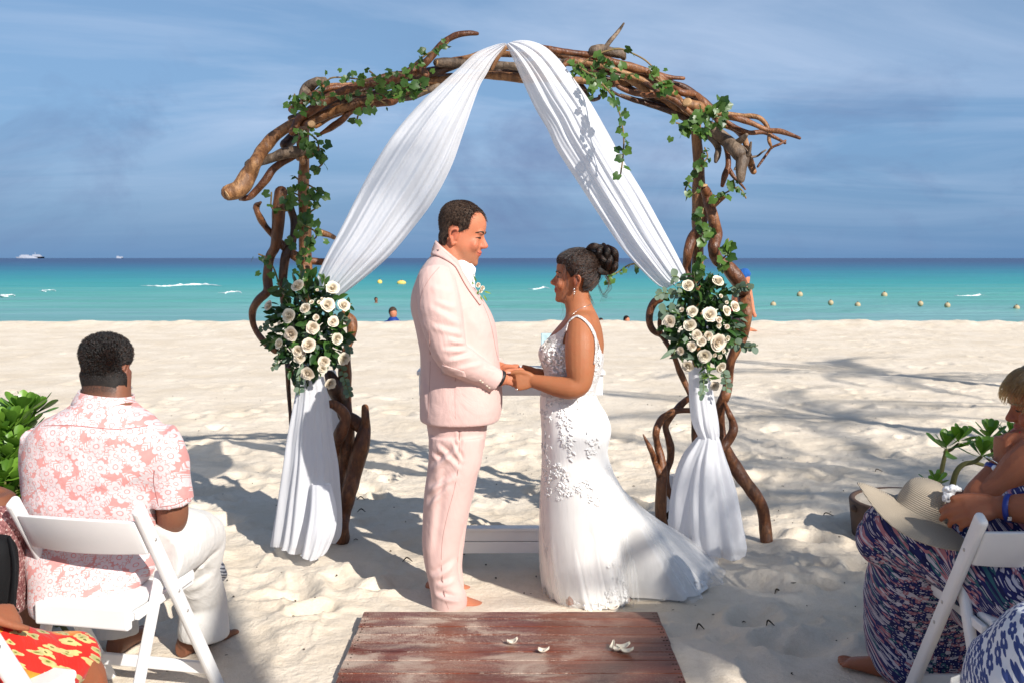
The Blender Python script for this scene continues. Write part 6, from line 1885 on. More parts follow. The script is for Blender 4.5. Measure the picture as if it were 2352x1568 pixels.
# ---- man in the pink tropical shirt, from behind
man = thing('person', (-1.33, 3.42, 0), 'man with short black curly hair in a pink tropical print shirt seen from behind', 'person', 'seated guests')
hm = Vector((.10, .99, -.04)).normalized()
DM = 3.36
HM_M = frame(P(247, 846, DM+.03), hm, (0, 0, 1)) @ Matrix.Scale(.90, 4)
MP = [xf(p, HM_M) for p in head_pieces()]
MP.append(world_rows([(192, 300, 850, DM+.02, .058), (191, 298, 890, DM, .062), (186, 300, 920, DM-.01, .068), (160, 312, 945, DM-.02, .085)]))
MP.append(world_rows([(120, 345, 975, DM, .08), (90, 360, 1050, DM, .10), (95, 320, 1200, DM+.02, .11), (105, 300, 1350, DM+.06, .12)]))
# right arm: out of the sleeve, elbow by the knee, forearm forward into the lap
R1, R2, R3 = E(715, 560, DM+.02), E(765, 858, DM+.07), E(640, 850, DM+.34)
MP.append(tube([R1+Vector((.01, .02, 0)), E(726, 700, DM+.05), E(742, 800, DM+.06), E(744, 858, DM+.08), E(722, 880, DM+.14), E(690, 870, DM+.22), R3], [.045, .052, .056, .052, .050, .044, .030], 16, 5))
MP.append(tube([E(200, 560, DM+.03), E(196, 800, DM+.10), E(330, 870, DM+.34)], [.050, .050, .032], 12, 5))
hp, _ = hand_pieces(R3, (-.6, .7, 0), (.2, .2, 1), 1, [(20, 30, 20)]*4, 1.0); MP += hp
hp, _ = hand_pieces(E(330, 870, DM+.34), (.6, .7, 0), (.0, .2, 1), -1, [(20, 30, 20)]*4, 1.0); MP += hp
KR = Vector(P(470, 1222, 3.74)); ftR = Vector(G(408, 1512)); 
KL = Vector((KR.x-.30, KR.y+.05, KR.z)); 
hipR = Vector((-1.24, 3.46, .53)); hipL = Vector((-1.43, 3.49, .53))
ftL = Vector(G(268, 1500))
MP.append(tube([hipR, KR, Vector((ftR.x+.085, ftR.y+.05, .12)), Vector((ftR.x+.03, ftR.y+.03, .06))], [.085, .055, .040, .038], 12, 5))
MP.append(tube([hipL, KL, Vector((ftL.x, ftL.y, .09))], [.085, .06, .042], 12, 5))
toeR = Vector(G(500, 1462)); 
MP += foot_pieces((ftR.x+.02, ftR.y+.04, -.002), (toeR-ftR), 1.08, -1)
MP += foot_pieces((ftL.x, ftL.y, -.002), (.25, 1, 0), 1.05, 1)
me = voxel(MP, .005, 3)
V = getV(me); L = (V-np.array(HM_M.translation)) @ np.array(HM_M.to_3x3().inverted()).T
fl, st = head_tint(L); inb = (np.abs(L) < .14).all(1)
st = np.where(inb, .85*np.clip((L[:, 2]+.105)/.03, 0, 1)*np.clip((-.03-L[:, 0])/.02, 0, 1)*(np.abs(L[:, 1]) < .074), 0)
tint(me, np.stack([np.where(inb, fl, 0), st, st*0], -1)); me.materials.append(M_SKIN_M)
mbody = link('body', me, man); TM = bvh(mbody)
def man_hair(l):
    x, y, z = l
    if x > .04: return (z-.065)/.01
    if x > .0: return (z-.01)/.01
    if x > -.035: return (z-.018)/.01
    return (z+.066)/.014
V, keep = hair_cap(HM_M, man_hair, .008, TM)
Fc = [(i*nu+j, i*nu+(j+1) % nu, (i+1)*nu+(j+1) % nu, (i+1)*nu+j) for i in range(nv) for j in range(nu) if sum(keep[q] for q in (i*nu+j, i*nu+(j+1) % nu, (i+1)*nu+(j+1) % nu, (i+1)*nu+j)) >= 3]
mcap = obj('hair', *main_island(V, Fc), M_HAIR_M, man)
roots, nrm = strand_roots(mcap, 7500, 8); cm = np.array(HM_M.translation); um = np.array([0, 0, 1.])
def tipm(i, r0, rr):
    n = r0-cm; n /= np.linalg.norm(n); up = np.clip((r0[2]-cm[2]+.05)/.10, .12, 1)
    u = np.cross(n, rr.standard_normal(3)); u /= np.linalg.norm(u); v = np.cross(n, u)
    s = np.linspace(0, 1, 9); a = s*rr.uniform(5, 9)+rr.random()*6; R_ = .0042*up*(.5+.5*s)
    return r0-n*.002+n[None]*(s*.013*up*(.6+.7*rr.random()))[:, None]+u[None]*(np.cos(a)*R_)[:, None]+v[None]*(np.sin(a)*R_)[:, None]
strands('curly_strands', roots, tipm, len(roots), M_ST_M, man, .0011, 9, 2)
V, Fc = ell(E(566, 291, DM+.03), (.005, .005, .005)); obj('earring', V, Fc, M_SILVER, man)
# shirt
SH = [world_rows([(172, 304, 922, DM, .092), (150, 318, 938, DM, .105), (106, 350, 962, DM, .125), (76, 376, 992, DM+.0, .14), (62, 384, 1030, DM+.01, .145), (60, 372, 1075, DM+.01, .145), (61, 356, 1110, DM+.02, .145), (62, 354, 1150, DM+.03, .145), (63, 358, 1200, DM+.05, .145), (66, 364, 1250, DM+.04, .15), (74, 356, 1300, DM+.01, .165), (80, 330, 1340, DM-.01, .17), (84, 300, 1366, DM-.02, .175), (88, 292, 1390, DM-.03, .17)], 2.5, 48)]
SH.append(tube([E(660, 500, DM), E(702, 580, DM+.02), E(722, 680, DM+.04), E(736, 782, DM+.055)], [.080, .082, .080, .080], 20, 6, round_ends=False))
SH.append(tube([E(190, 505, DM), E(182, 620, DM+.03), E(184, 760, DM+.06)], [.074, .074, .070], 18, 6, round_ends=False))
SH.append(world_rows([(330, 372, 1215, DM+.10, .10), (320, 383, 1245, DM+.11, .12), (300, 374, 1282, DM+.11, .12), (285, 345, 1320, DM+.10, .11)], 2.2, 24))
me = voxel(SH, .0065, 4)
V = getV(me); N_ = getN(me)
el_ = lambda x, y: E(x, y, DM-.17)
lines = [(el_(500, 520), el_(690, 660), .016, 1.2), (el_(550, 640), el_(690, 720), .014, 1.1), (el_(600, 800), el_(680, 700), .012, 1.5), (el_(640, 560), el_(685, 690), .012, 1.2), (el_(150, 1050), el_(560, 1060), .016, 1.5), (el_(155, 1110), el_(540, 1120), .016, 1.3),
         (el_(170, 1010), el_(420, 1000), .016, .9), (el_(200, 430), el_(340, 620), .02, .6), (el_(180, 760), el_(300, 560), .02, .5), (el_(330, 780), el_(620, 760), .02, .7), (el_(690, 780), el_(800, 640), .014, .6), (el_(660, 650), el_(670, 800), .01, 1.6), (el_(330, 460), el_(350, 760), .02, .6)]
V = crease_disp(V, N_, lines, .0065); setV(me, V); wrinkle(me, .0026, 9, 4, (1, 1, 1.6)); wrinkle(me, .0010, 26, 6)
me.materials.append(M_PSHIRT); mshirt = link('shirt', me, man)
V, Fc = loft([ring(P(x, y, DM), (w_*S(DM), 0, -sl), (0, hd, 0), 2.2, 36) for (x, y, w_, hd, sl) in [(240, 942, 76, .104, .012), (240, 918, 65, .090, .012), (244, 906, 61, .086, .012), (245, 901, 60, .085, .012)]], False, False)
o = obj('shirt_collar', V, Fc, M_PSHIRT, man); s_ = o.modifiers.new('s', 'SOLIDIFY'); s_.thickness = .005
TS = bvh(mshirt)
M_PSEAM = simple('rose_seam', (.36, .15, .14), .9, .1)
for k_, l in enumerate([[cE(667, 650), cE(664, 700), cE(684, 800)], [cE(690, 806), cE(760, 795), cE(812, 768)], [cE(190, 455), cE(320, 455), cE(500, 470), cE(640, 455)]]): strip(TS, l, .0018, M_PSEAM, 'seam', man, -.0006)
# trousers
M_WTROU = cloth_mat('white_linen_trousers', (.60, .58, .55), .85, .1, 1200, .03, .4, (7, 7, 4))
TR = []
kn = lambda q: Vector(q)
TR.append(tube([hipR+Vector((-.02, -.06, .0)), hipR+Vector((.02, .1, .01)), (hipR+KR)/2+Vector((.01, .03, .012)), KR+Vector((.0, -.03, -.005)), KR+Vector((-.015, .0, -.07)), Vector((KR.x-.05, KR.y+.03, .36)), Vector((ftR.x+.085, ftR.y+.06, .22)), Vector((ftR.x+.09, ftR.y+.05, .11)), Vector((ftR.x+.09, ftR.y+.05, .075))],
               [.115, .118, .108, .088, .088, .090, .092, .098, .099], 22, 5, round_ends=False))
TR.append(tube([hipL+Vector((.0, -.06, .0)), hipL+Vector((.0, .1, .01)), KL+Vector((0, -.03, -.005)), KL+Vector((0, .0, -.07)), Vector((ftL.x, ftL.y+.02, .22)), Vector((ftL.x, ftL.y+.01, .07))], [.115, .115, .085, .082, .08, .082], 18, 5, round_ends=False))
TR.append(ell((-1.34, 3.47, .52), (.17, .13, .10)))
me = voxel(TR, .007, 3)
V = getV(me); N_ = getN(me)
lt = lambda x, y: E(x, y, 3.66)
lines = [(lt(700, 1190), lt(930, 1000), .016, 1.3), (lt(780, 1180), lt(940, 1090), .016, 1.6), (lt(775, 1230), lt(935, 1180), .016, 1.4), (lt(790, 1300), lt(930, 1330), .016, 1.2), (lt(800, 1290), lt(900, 1250), .012, .8), (lt(800, 900), lt(920, 880), .012, .6), (lt(790, 1040), lt(880, 1060), .012, 1.6)]
V = crease_disp(V, N_, lines, .008); setV(me, V); wrinkle(me, .003, 8, 14); wrinkle(me, .0012, 24, 2)
me.materials.append(M_WTROU); link('trousers', me, man)

# ---- woman at the left edge: deep brown arm, pink sequinned top, black bag strap
M_SEQ = None
def seq():
    m, t, b = newmat('pink_sequins')
    tcn = t.new('ShaderNodeTexCoord'); v = tcn.outputs['Object']
    c = t.vor(v, 150, 'F1', 'Color'); n = t.sep(c)
    t.set(b.inputs['Base Color'], t.ramp(n[0], [(.1, (.20, .075, .075)), (.8, (.42, .20, .19)), (.97, (.75, .6, .55))]))
    t.set(b.inputs['Roughness'], t.ramp(n[1], [(0, .25), (1, .6)])); b.inputs['Metallic'].default_value = .35
    t.set(b.inputs['Normal'], t.bump(t.vor(v, 150), .6, .003))
    return m
M_SEQ = seq()
wl = thing('person', (-1.86, 3.25, 0), 'woman in a pink sequinned top at the left edge, mostly behind the folding chair', 'person', 'seated guests')
WL = [ell((-1.86, 3.34, .76), (.09, .08, .06)), tube([(-1.95, 3.30, .80), (-1.86, 3.33, .755), (-1.75, 3.37, .73), (-1.80, 3.52, .60)], [.07, .06, .05, .042], 14, 5), world_rows([(-180, 20, 1135, 3.30, .10), (-190, 40, 1200, 3.28, .13), (-180, 35, 1330, 3.28, .13)]),
      tube([(-1.92, 3.27, .95), (-1.93, 3.29, 1.10)], [.055, .052], 12, 3), ell((-1.93, 3.31, 1.20), (.075, .095, .115)), tube([(-1.90, 3.25, .52), (-1.86, 3.70, .52), (-1.86, 3.72, .05)], [.09, .07, .045], 12, 5)]
WL += foot_pieces((-1.86, 3.70, 0), (0, 1, 0), 1.0)
me = voxel(WL, .007, 4); tint(me, np.zeros((len(me.vertices), 3))); me.materials.append(M_SKIN_M); link('body', me, wl)
me = voxel([world_rows([(-200, 20, 1142, 3.30, .115), (-205, 44, 1185, 3.27, .145), (-200, 48, 1260, 3.26, .15), (-195, 52, 1330, 3.26, .16), (-190, 58, 1400, 3.28, .17)], 2.3), ell((-1.87, 3.5, .53), (.16, .30, .10))], .008, 4); wrinkle(me, .004, 10, 3); me.materials.append(M_SEQ); link('sequinned_top', me, wl)
M_BLACK = cloth_mat('black_cloth', (.006, .006, .007), .8, 0.0)
bg_ = thing('black_bag', P(10, 1300, 3.05), 'black shoulder bag hanging at the left edge beside the sequinned top', 'bag')
me = voxel([world_rows([(-90, 18, 1232, 3.05, .04), (-95, 34, 1262, 3.05, .06), (-95, 37, 1320, 3.05, .065), (-90, 30, 1378, 3.05, .055), (-85, 10, 1390, 3.05, .04)], 2.6, 24)], .006, 3); me.materials.append(M_BLACK); link('bag_body', me, bg_)
V, Fc = tube([P(22, 1240, 3.04), P(34, 1300, 3.0), P(30, 1390, 2.98), P(33, 1398, 2.98)], [.016, .018, .02, .015], 10, 5, flat=.4); obj('strap', V, Fc, M_BLACK, bg_)

# ---- woman at the bottom left: red floral skirt, hand on the lap
wr_ = thing('person', (-1.42, 2.45, 0), 'person in a red floral skirt at the bottom left corner, hand on the lap', 'person', 'seated guests')
hipr = Vector((-1.42, 2.44, .50)); kr = Vector(P(150, 1535, 2.86))
kr = Vector((-1.265, 2.80, .40))
WR = [tube([hipr, kr, Vector((kr.x+.03, kr.y+.06, .05))], [.095, .062, .042], 14, 5), tube([hipr+Vector((-.2, 0, 0)), kr+Vector((-.26, .02, 0)), Vector((kr.x-.22, kr.y+.05, .05))], [.095, .065, .042], 14, 5),
      tube([(-1.55, 2.44, .5), (-1.60, 2.38, .75), (-1.62, 2.36, 1.0), (-1.62, 2.36, 1.14)], [.14, .13, .15, .055], 14, 5), ell((-1.62, 2.40, 1.26), (.075, .095, .115)),
      tube([(-1.45, 2.37, .98), (-1.44, 2.38, .74), P(-60, 1400, 2.45), P(-30, 1412, 2.52)], [.05, .046, .036, .028], 12, 5)]
hp, _ = hand_pieces(P(-26, 1408, 2.5), (.5, .8, -.30), (.5, -.3, .8), 1, [(40, 40, 26), (44, 42, 26), (46, 44, 28), (48, 46, 28)], .85); WR += hp
WR += foot_pieces((kr.x+.03, kr.y+.04, 0), (.3, 1, 0)); WR += foot_pieces((kr.x-.22, kr.y+.04, 0), (0, 1, 0))
me = voxel(WR, .0055, 4); tint(me, np.zeros((len(me.vertices), 3))); me.materials.append(M_SKIN_M if False else M_SKIN_W); link('body', me, wr_)
SK = [tube([hipr+Vector((-.02, -.08, -.0)), hipr+Vector((.03, .10, .01)), kr+Vector((-.06, -.10, .03)), kr+Vector((-.015, .01, .01))], [.105, .108, .100, .080], 20, 5, round_ends=True),
      tube([hipr+Vector((-.2, -.08, 0)), hipr+Vector((-.2, .1, .01)), kr+Vector((-.27, -.03, .02))], [.13, .13, .10], 18, 5),
      ell(kr+Vector((-.13, -.14, -.01)), (.15, .15, .085)), ell(hipr+Vector((-.12, -.02, -.02)), (.18, .15, .10)), tube([(-1.57, 2.42, .52), (-1.62, 2.36, .98)], [.165, .16], 18, 4)]
me = voxel(SK, .007, 3)
V = getV(me); N_ = getN(me)
lines = [(P(60, 1440, 2.5), P(170, 1560, 2.45), .018, 1.4), (P(120, 1440, 2.6), P(215, 1500, 2.55), .014, 1.3), (P(50, 1480, 2.45), P(130, 1568, 2.4), .016, 1.2), (P(150, 1445, 2.6), P(190, 1568, 2.5), .014, 1.2)]
V = crease_disp(V, N_, lines, .008); setV(me, V); wrinkle(me, .004, 10, 4); wrinkle(me, .0015, 28, 4); me.materials.append(M_REDP); link('red_skirt', me, wr_)

# ================================================================== right-hand guests
def R_(x, y, d):
    X, Y = cR(x, y); return P(X, Y, d)
def R2(x, y, d):
    X, Y = cR2(x, y); return P(X, Y, d)
wm = thing('person', (1.62, 3.25, 0), 'sunburnt woman in a long navy and pink patterned skirt, hand raised to her mouth', 'person', 'seated guests')
hw = Vector((-.93, .22, -.26)).normalized()
DW = 3.22
HM_W = frame(R2(885, 335, DW), hw, (-.26, 0, 1)) @ Matrix.Scale(1.0, 4)
WP = [xf(p, HM_W) for p in head_pieces(True)]
shN = R2(840, 800, DW-.12); elN = R2(400, 1085, DW+.02); wrN = R2(525, 830, DW+.02)
WP.append(tube([HM_W @ Vector((-.03, 0, -.06)), HM_W @ Vector((-.06, 0, -.16)), R2(900, 780, DW)], [.056, .058, .085], 14, 5))
WP.append(tube([R2(900, 760, DW), R2(980, 1000, DW-.02), (1.66, DW-.05, .72), (1.66, DW-.05, .5)], [.13, .145, .14, .16], 18, 5))
# near upper arm comes down to the elbow on her knee, forearm rises to the mouth
WP.append(tube([R2(860, 790, DW-.08), R2(760, 850, DW-.07), R2(620, 980, DW-.05), R2(470, 1075, DW-.03), R2(400, 1085, DW-.02), R2(395, 1050, DW-.01), R2(460, 960, DW+.0), R2(552, 830, DW+.01)],
               [.085, .074, .062, .053, .047, .045, .040, .030], 16, 6))
hp, tw = hand_pieces(R2(565, 800, DW+.01), (.02, .0, 1), (-1, -.12, .1), 1, [(48, 46, 16), (58, 62, 30), (66, 72, 36), (74, 76, 40)], .92, ((.45, .75), (.05, .45), (-.05, .25)))
WP += hp
# her other hand, with the tissue
WP.append(tube([R2(1000, 950, DW+.2), R2(620, 1130, DW+.16), R2(330, 1075, DW+.08)], [.06, .046, .030], 12, 5))
hp, tw2 = hand_pieces(R2(345, 1075, DW+.07), (-1, -.05, .12), (.1, -.4, .9), -1, [(24, 44, 30), (28, 46, 30), (30, 48, 30), (34, 50, 30)], .95)
WP += hp
kW = R_(310, 830, 3.45); kW2 = Vector((kW.x+.14, kW.y+.22, kW.z-.02)); hW = Vector((1.60, 3.12, .52))
fW = R_(240, 1500, 3.66)
WP.append(tube([hW, kW+Vector((.06, .04, -.03)), Vector((kW.x+.14, 3.70, .16))], [.09, .06, .04], 12, 5))
WP.append(tube([hW+Vector((.18, 0, 0)), kW2+Vector((.1, .0, -.02)), Vector((kW2.x+.03, kW2.y+.1, .08))], [.09, .06, .04], 12, 5))
toe = Vector(G(1908, 1522, .02)); hl_ = Vector(G(2010, 1552, .01))
WP.append(tube([Vector((kW.x+.14, 3.70, .20)), Vector((hl_.x+.10, hl_.y+.01, .10)), Vector((hl_.x+.04, hl_.y, .05))], [.045, .040, .038], 12, 4))
WP += foot_pieces((hl_.x+.07, hl_.y-.02, .0), toe-hl_, .92, -1)
WP += foot_pieces((hl_.x+.22, hl_.y-.16, .0), Vector((-1, .35, 0)), .92, 1)
me = voxel(WP, .0038, 2)
V = getV(me); L = (V-np.array(HM_W.translation)) @ np.array(HM_W.to_3x3().inverted()).T
fl, st = head_tint(L, True); inb = (np.abs(L) < .13).all(1)
V = relax(me, V, face_mask(L), 9); setV(me, V)
tint(me, np.stack([np.where(inb, fl, 0), st*0, st*0], -1)); me.materials.append(M_SKIN_W)
wbody = link('body', me, wm); TW = bvh(wbody); face_marks(HM_W, TW, wm, M_HAIR_W, .003)
def nails(tips, mat, par, which=None):
    for i, (p, d, r) in enumerate(tips):
        if which is not None and i not in which: continue
        V, Fc = ell((0, 0, 0), (r*.75, r*.45, r*1.1), n=8, m=6)
        obj('nail', V @ np.array(Vector(d).to_track_quat('Z', 'Y').to_matrix()).T+np.array(tuple(p+d*r*.6+Vector((-.2, -.8, .1))*r*.6)), Fc, mat, par)
nails(tw, M_NAIL_RED, wm); nails(tw2, M_NAIL_RED, wm)
def w_hair(l):
    x, y, z = l
    if x > .05: return (z-.055)/.01
    if x > .01: return (z-.012+.5*(x-.03))/.01
    return (z+.085)/.014
V, keep = hair_cap(HM_W, w_hair, .017, TW)
Fc = [(i*nu+j, i*nu+(j+1) % nu, (i+1)*nu+(j+1) % nu, (i+1)*nu+j) for i in range(nv) for j in range(nu) if sum(keep[q] for q in (i*nu+j, i*nu+(j+1) % nu, (i+1)*nu+(j+1) % nu, (i+1)*nu+j)) >= 3]
wcap = obj('hair', *main_island(V, Fc), M_HAIR_W, wm)
roots, nrm = strand_roots(wcap, 2600, 8); cw = np.array(HM_W.translation); fw_ = np.array(hw)
def tipw(i, r0, rr):
    n = r0-cw; n /= np.linalg.norm(n); t = fw_*(.9 if n@fw_ > .2 else -.4)+np.array([0, 0, -1.])+.22*rr.standard_normal(3); t -= n*(t@n)*.8; t /= np.linalg.norm(t)
    s = np.linspace(0, 1, 7)[:, None]
    return r0+n*(.004*np.sin(s*3.1)-.004*s)+t*(s*.045)
strands('hair_strands', roots, tipw, len(roots), M_ST_W, wm, .0011, 7, 9)
# bracelets on the raised wrist
M_BLUEB = simple('blue_wristband', (.012, .030, .21), .4, .4)
a_, b2 = R2(520, 868, DW+.008), R2(538, 838, DW+.01)
V, Fc = tube([a_, b2], [.036, .035], 20, 2, round_ends=False); obj('blue_wristband', V, Fc, M_BLUEB, wm)
V, Fc = ell(R2(523, 842, DW-.03), (.010, .006, .010)); obj('band_button', V, Fc, simple('pale_plastic', (.7, .72, .78), .3), wm)
cc = R2(533, 812, DW+.01); ax = Vector(b2-a_).normalized(); u = ax.orthogonal().normalized(); v = ax.cross(u)
V, Fc = tube([cc+(u*cos(a)+v*sin(a))*.037+ax*.006*sin(a) for a in np.linspace(0, 6.28, 24)], [.0022]*24, 6, 1); obj('silver_bracelet', V, Fc, M_SILVER, wm)
# the long skirt
kx = Vector(kW)
SKW = [tube([hW+Vector((.0, -.06, .0)), hW+Vector((-.05, .10, .03)), kx+Vector((.08, .0, .0)), kx+Vector((.03, .05, -.04))], [.13, .135, .120, .10], 20, 5),
       tube([hW+Vector((.18, -.06, 0)), hW+Vector((.15, .12, .02)), kW2+Vector((.10, .0, .0)), kW2+Vector((.06, .04, -.03))], [.13, .13, .115, .10], 20, 5),
       world_rows([(2045, 2260, 1215, 3.50, .08), (2018, 2270, 1255, 3.50, .13), (2000, 2275, 1310, 3.53, .17), (1993, 2270, 1370, 3.58, .18), (1993, 2268, 1430, 3.63, .185), (1998, 2262, 1490, 3.64, .19), (2006, 2255, 1525, 3.64, .19), (2022, 2250, 1545, 3.64, .19), (2030, 2250, 1556, 3.64, .19)], 2.4, 40),
       world_rows([(2170, 2420, 1235, 3.22, .14), (2165, 2430, 1290, 3.2, .20), (2180, 2440, 1370, 3.2, .19), (2200, 2440, 1440, 3.2, .17)], 2.4, 36)]
me = voxel(SKW, .008, 4)
V = getV(me); N_ = getN(me)
rw = lambda x, y: R_(x, y, 3.22)
lines = [(rw(330, 850), rw(560, 1120), .022, 1.5), (rw(420, 830), rw(620, 1080), .02, 1.3), (rw(280, 1000), rw(520, 1140), .022, 1.3), (rw(265, 1120), rw(540, 1150), .02, 1.4), (rw(300, 1150), rw(500, 1300), .022, 1.2), (rw(270, 1260), rw(480, 1240), .022, 1.1), (rw(300, 1400), rw(500, 1330), .022, 1.2), (rw(290, 1330), rw(420, 1530), .022, 1.4), (rw(400, 1300), rw(480, 1540), .022, 1.2)]
V = crease_disp(V, N_, lines, .011); setV(me, V); wrinkle(me, .006, 6, 5); wrinkle(me, .002, 20, 4)
me.materials.append(M_IKAT); link('long_skirt', me, wm)
me = voxel([tube([R2(925, 800, DW), R2(985, 1000, DW-.02), (1.67, DW-.05, .72), (1.66, DW-.05, .5)], [.125, .156, .155, .17], 20, 5)], .008, 3); me.materials.append(M_IKAT); link('dress_top', me, wm)
# tissue
V, Fc = ell(R2(190, 1012, DW+.0), (.030, .016, .014), n=24, m=16); V2, F2 = ell(R2(160, 1068, DW+.0), (.022, .014, .018), n=24, m=16)
V, Fc = join([(V, Fc), (V2, F2)])
me = voxel([(V, Fc)], .003, 1); wrinkle(me, .006, 70, 2); wrinkle(me, .003, 160, 3)
me.materials.append(M_SHIRT); ts = tag(link('tissue', me), 'crumpled white tissue held in the fingers of the woman in the patterned skirt', 'tissue')
# hat on her lap
def straw():
    m, t, b = newmat('pale_straw')
    tcn = t.new('ShaderNodeTexCoord'); s = t.sep(tcn.outputs['Object'])
    r = t.math('SQRT', t.math('ADD', t.math('MULTIPLY', s[0], s[0]), t.math('MULTIPLY', s[1], s[1])))
    rr_ = t.math('ADD', r, t.math('MULTIPLY', s[2], -.9))
    w_ = t.math('SINE', t.math('MULTIPLY', rr_, 900))
    c = t.mix(t.ramp(w_, [(.2, 0), (.6, 1)]), (.40, .32, .23), (.70, .60, .46))
    c = t.mix(t.noise(tcn.outputs['Object'], 60, 3), c, (.50, .41, .30))
    t.set(b.inputs['Base Color'], c); b.inputs['Roughness'].default_value = .8
    t.set(b.inputs['Normal'], t.bump(w_, .6, .004))
    return m
M_STRAW = straw()
hat = thing('sun_hat', R_(520, 735, 3.34), 'wide brimmed pale straw sun hat resting on the patterned skirt', 'hat')
prof = [(0.0, .108), (.03, .107), (.060, .098), (.078, .078), (.086, .045), (.092, .012), (.10, .004), (.13, .0), (.17, -.003), (.205, -.010), (.225, -.020)]
V = []; nn_ = 64
pr = spline(np.array(prof), 5)
for (r, z) in pr:
    for j in range(nn_):
        a = 2*pi*j/nn_
        wv = (r/.225)**2*(.022*cos(2*a+.6)+.012*sin(3*a))*(r > .1)
        V.append((r*cos(a)*1.04, r*sin(a), z+wv))
Fc = [(i*nn_+j, i*nn_+(j+1) % nn_, (i+1)*nn_+(j+1) % nn_, (i+1)*nn_+j) for i in range(len(pr)-1) for j in range(nn_)]
me = mesh('hat_body', V, Fc, M_STRAW)
ho = bpy.data.objects.new('hat_body', me); COL.objects.link(ho); ho.parent = hat
s_ = ho.modifiers.new('s', 'SOLIDIFY'); s_.thickness = .003
hat.rotation_euler = (radians(14), radians(14), radians(20))
# ---- arm of the next guest, blue band, resting above the chair back
ng = thing('person', (2.15, 3.0, 0), 'guest at the right edge whose arm with a blue wristband reaches over the chair back', 'person', 'seated guests')
NG = [tube([R2(1500, 800, 2.95), R2(1350, 1160, 2.9), R2(900, 1165, 2.98), R2(700, 1160, 3.03), R2(560, 1150, 3.06)], [.07, .062, .052, .045, .036], 16, 5), tube([(2.15, 2.98, 1.08), (2.15, 2.95, .8), (2.15, 2.95, .5)], [.15, .16, .17], 16, 4),
      tube([(2.15, 2.98, 1.05), (2.15, 3.0, 1.2)], [.06, .055], 12, 3), ell((2.14, 3.03, 1.28), (.095, .075, .115)), tube([(2.05, 2.95, .52), (2.05, 3.40, .52), (2.05, 3.42, .05)], [.09, .065, .045], 12, 4), tube([(2.25, 2.95, .52), (2.25, 3.40, .52), (2.25, 3.42, .05)], [.09, .065, .045], 12, 4)]
hp, tg = hand_pieces(R2(560, 1150, 3.06), (-1, .05, -.16), (.0, -.8, .6), 1, [(22, 34, 26), (26, 38, 26), (30, 42, 28), (34, 44, 28)], 1.12, ((.35, -.1), (.15, .0), (.05, .1)))
NG += hp; NG += foot_pieces((2.05, 3.40, 0), (0, 1, 0)); NG += foot_pieces((2.25, 3.40, 0), (0, 1, 0))
me = voxel(NG, .0055, 3); tint(me, np.zeros((len(me.vertices), 3))); me.materials.append(M_SKIN_W); link('body', me, ng)
V, Fc = tube([R2(615, 1155, 3.045), R2(656, 1158, 3.035)], [.0445, .0455], 20, 2, round_ends=False); obj('blue_wristband', V, Fc, M_BLUEB, ng)
V, Fc = box(-.006, .006, -.002, .002, -.006, .006); V = V+np.array(tuple(R2(640, 1240, 3.0))); obj('band_clasp', V, Fc, M_SILVER, ng, False)
me = voxel([tube([(2.15, 2.98, 1.02), (2.15, 2.95, .8), (2.15, 2.95, .46)], [.165, .175, .19], 18, 4), tube([(2.05, 2.9, .53), (2.05, 3.42, .53)], [.11, .09], 14, 3), tube([(2.25, 2.9, .53), (2.25, 3.42, .53)], [.11, .09], 14, 3)], .009, 3); me.materials.append(M_WTROU); link('clothing', me, ng)
# ---- nearest guest on the right: blue and white block-printed skirt, bare shin
nb_ = thing('person', (1.75, 2.35, 0), 'person in a blue and white block print skirt at the bottom right corner', 'person', 'seated guests')
d1 = 2.75
NB = [tube([(1.95, 2.30, .54), R_(1000, 1500, 2.62), R_(890, 1540, 2.84), (1.42, 3.0, .20), (1.28, 3.12, .07)], [.07, .045, .042, .04, .036], 14, 5), tube([(2.1, 2.3, .54), (1.95, 2.72, .55), (1.95, 2.78, .06)], [.10, .07, .042], 14, 4), tube([(2.0, 2.28, .5), (2.02, 2.25, .8), (2.02, 2.25, 1.05), (2.02, 2.25, 1.15)], [.14, .13, .14, .055], 14, 4), ell((2.02, 2.28, 1.26), (.08, .095, .115))]
NB += foot_pieces((1.33, 3.13, .01), Vector((-1, .25, 0)), .95, -1); NB += foot_pieces((1.95, 2.76, 0), Vector((0, 1, 0)), .95)
me = voxel(NB, .0065, 3); tint(me, np.zeros((len(me.vertices), 3))); me.materials.append(M_SKIN_W); link('body', me, nb_)
SB = [world_rows([(2345, 2520, 1405, 2.55, .10), (2305, 2530, 1440, 2.56, .15), (2262, 2540, 1490, 2.57, .18), (2236, 2540, 1530, 2.58, .2), (2222, 2540, 1590, 2.58, .21), (2215, 2540, 1680, 2.58, .21)], 2.1, 36), ell((2.06, 2.3, .52), (.22, .22, .12)), tube([(2.0, 2.28, .5), (2.02, 2.25, .8), (2.02, 2.25, 1.03)], [.17, .15, .15], 16, 4)]
me = voxel(SB, .008, 4); V = getV(me); N_ = getN(me)
lines = [(R_(700, 1480, 2.4), R_(900, 1560, 2.4), .02, 1.4), (R_(760, 1400, 2.4), R_(1000, 1450, 2.4), .02, 1.0), (R_(830, 1300, 2.4), R_(980, 1330, 2.4), .02, 1.0), (R_(760, 1450, 2.4), R_(850, 1568, 2.4), .018, 1.4)]
V = crease_disp(V, N_, lines, .010); setV(me, V); wrinkle(me, .011, 6, 4); wrinkle(me, .003, 18, 4); me.materials.append(M_BLOCK); link('printed_skirt', me, nb_)
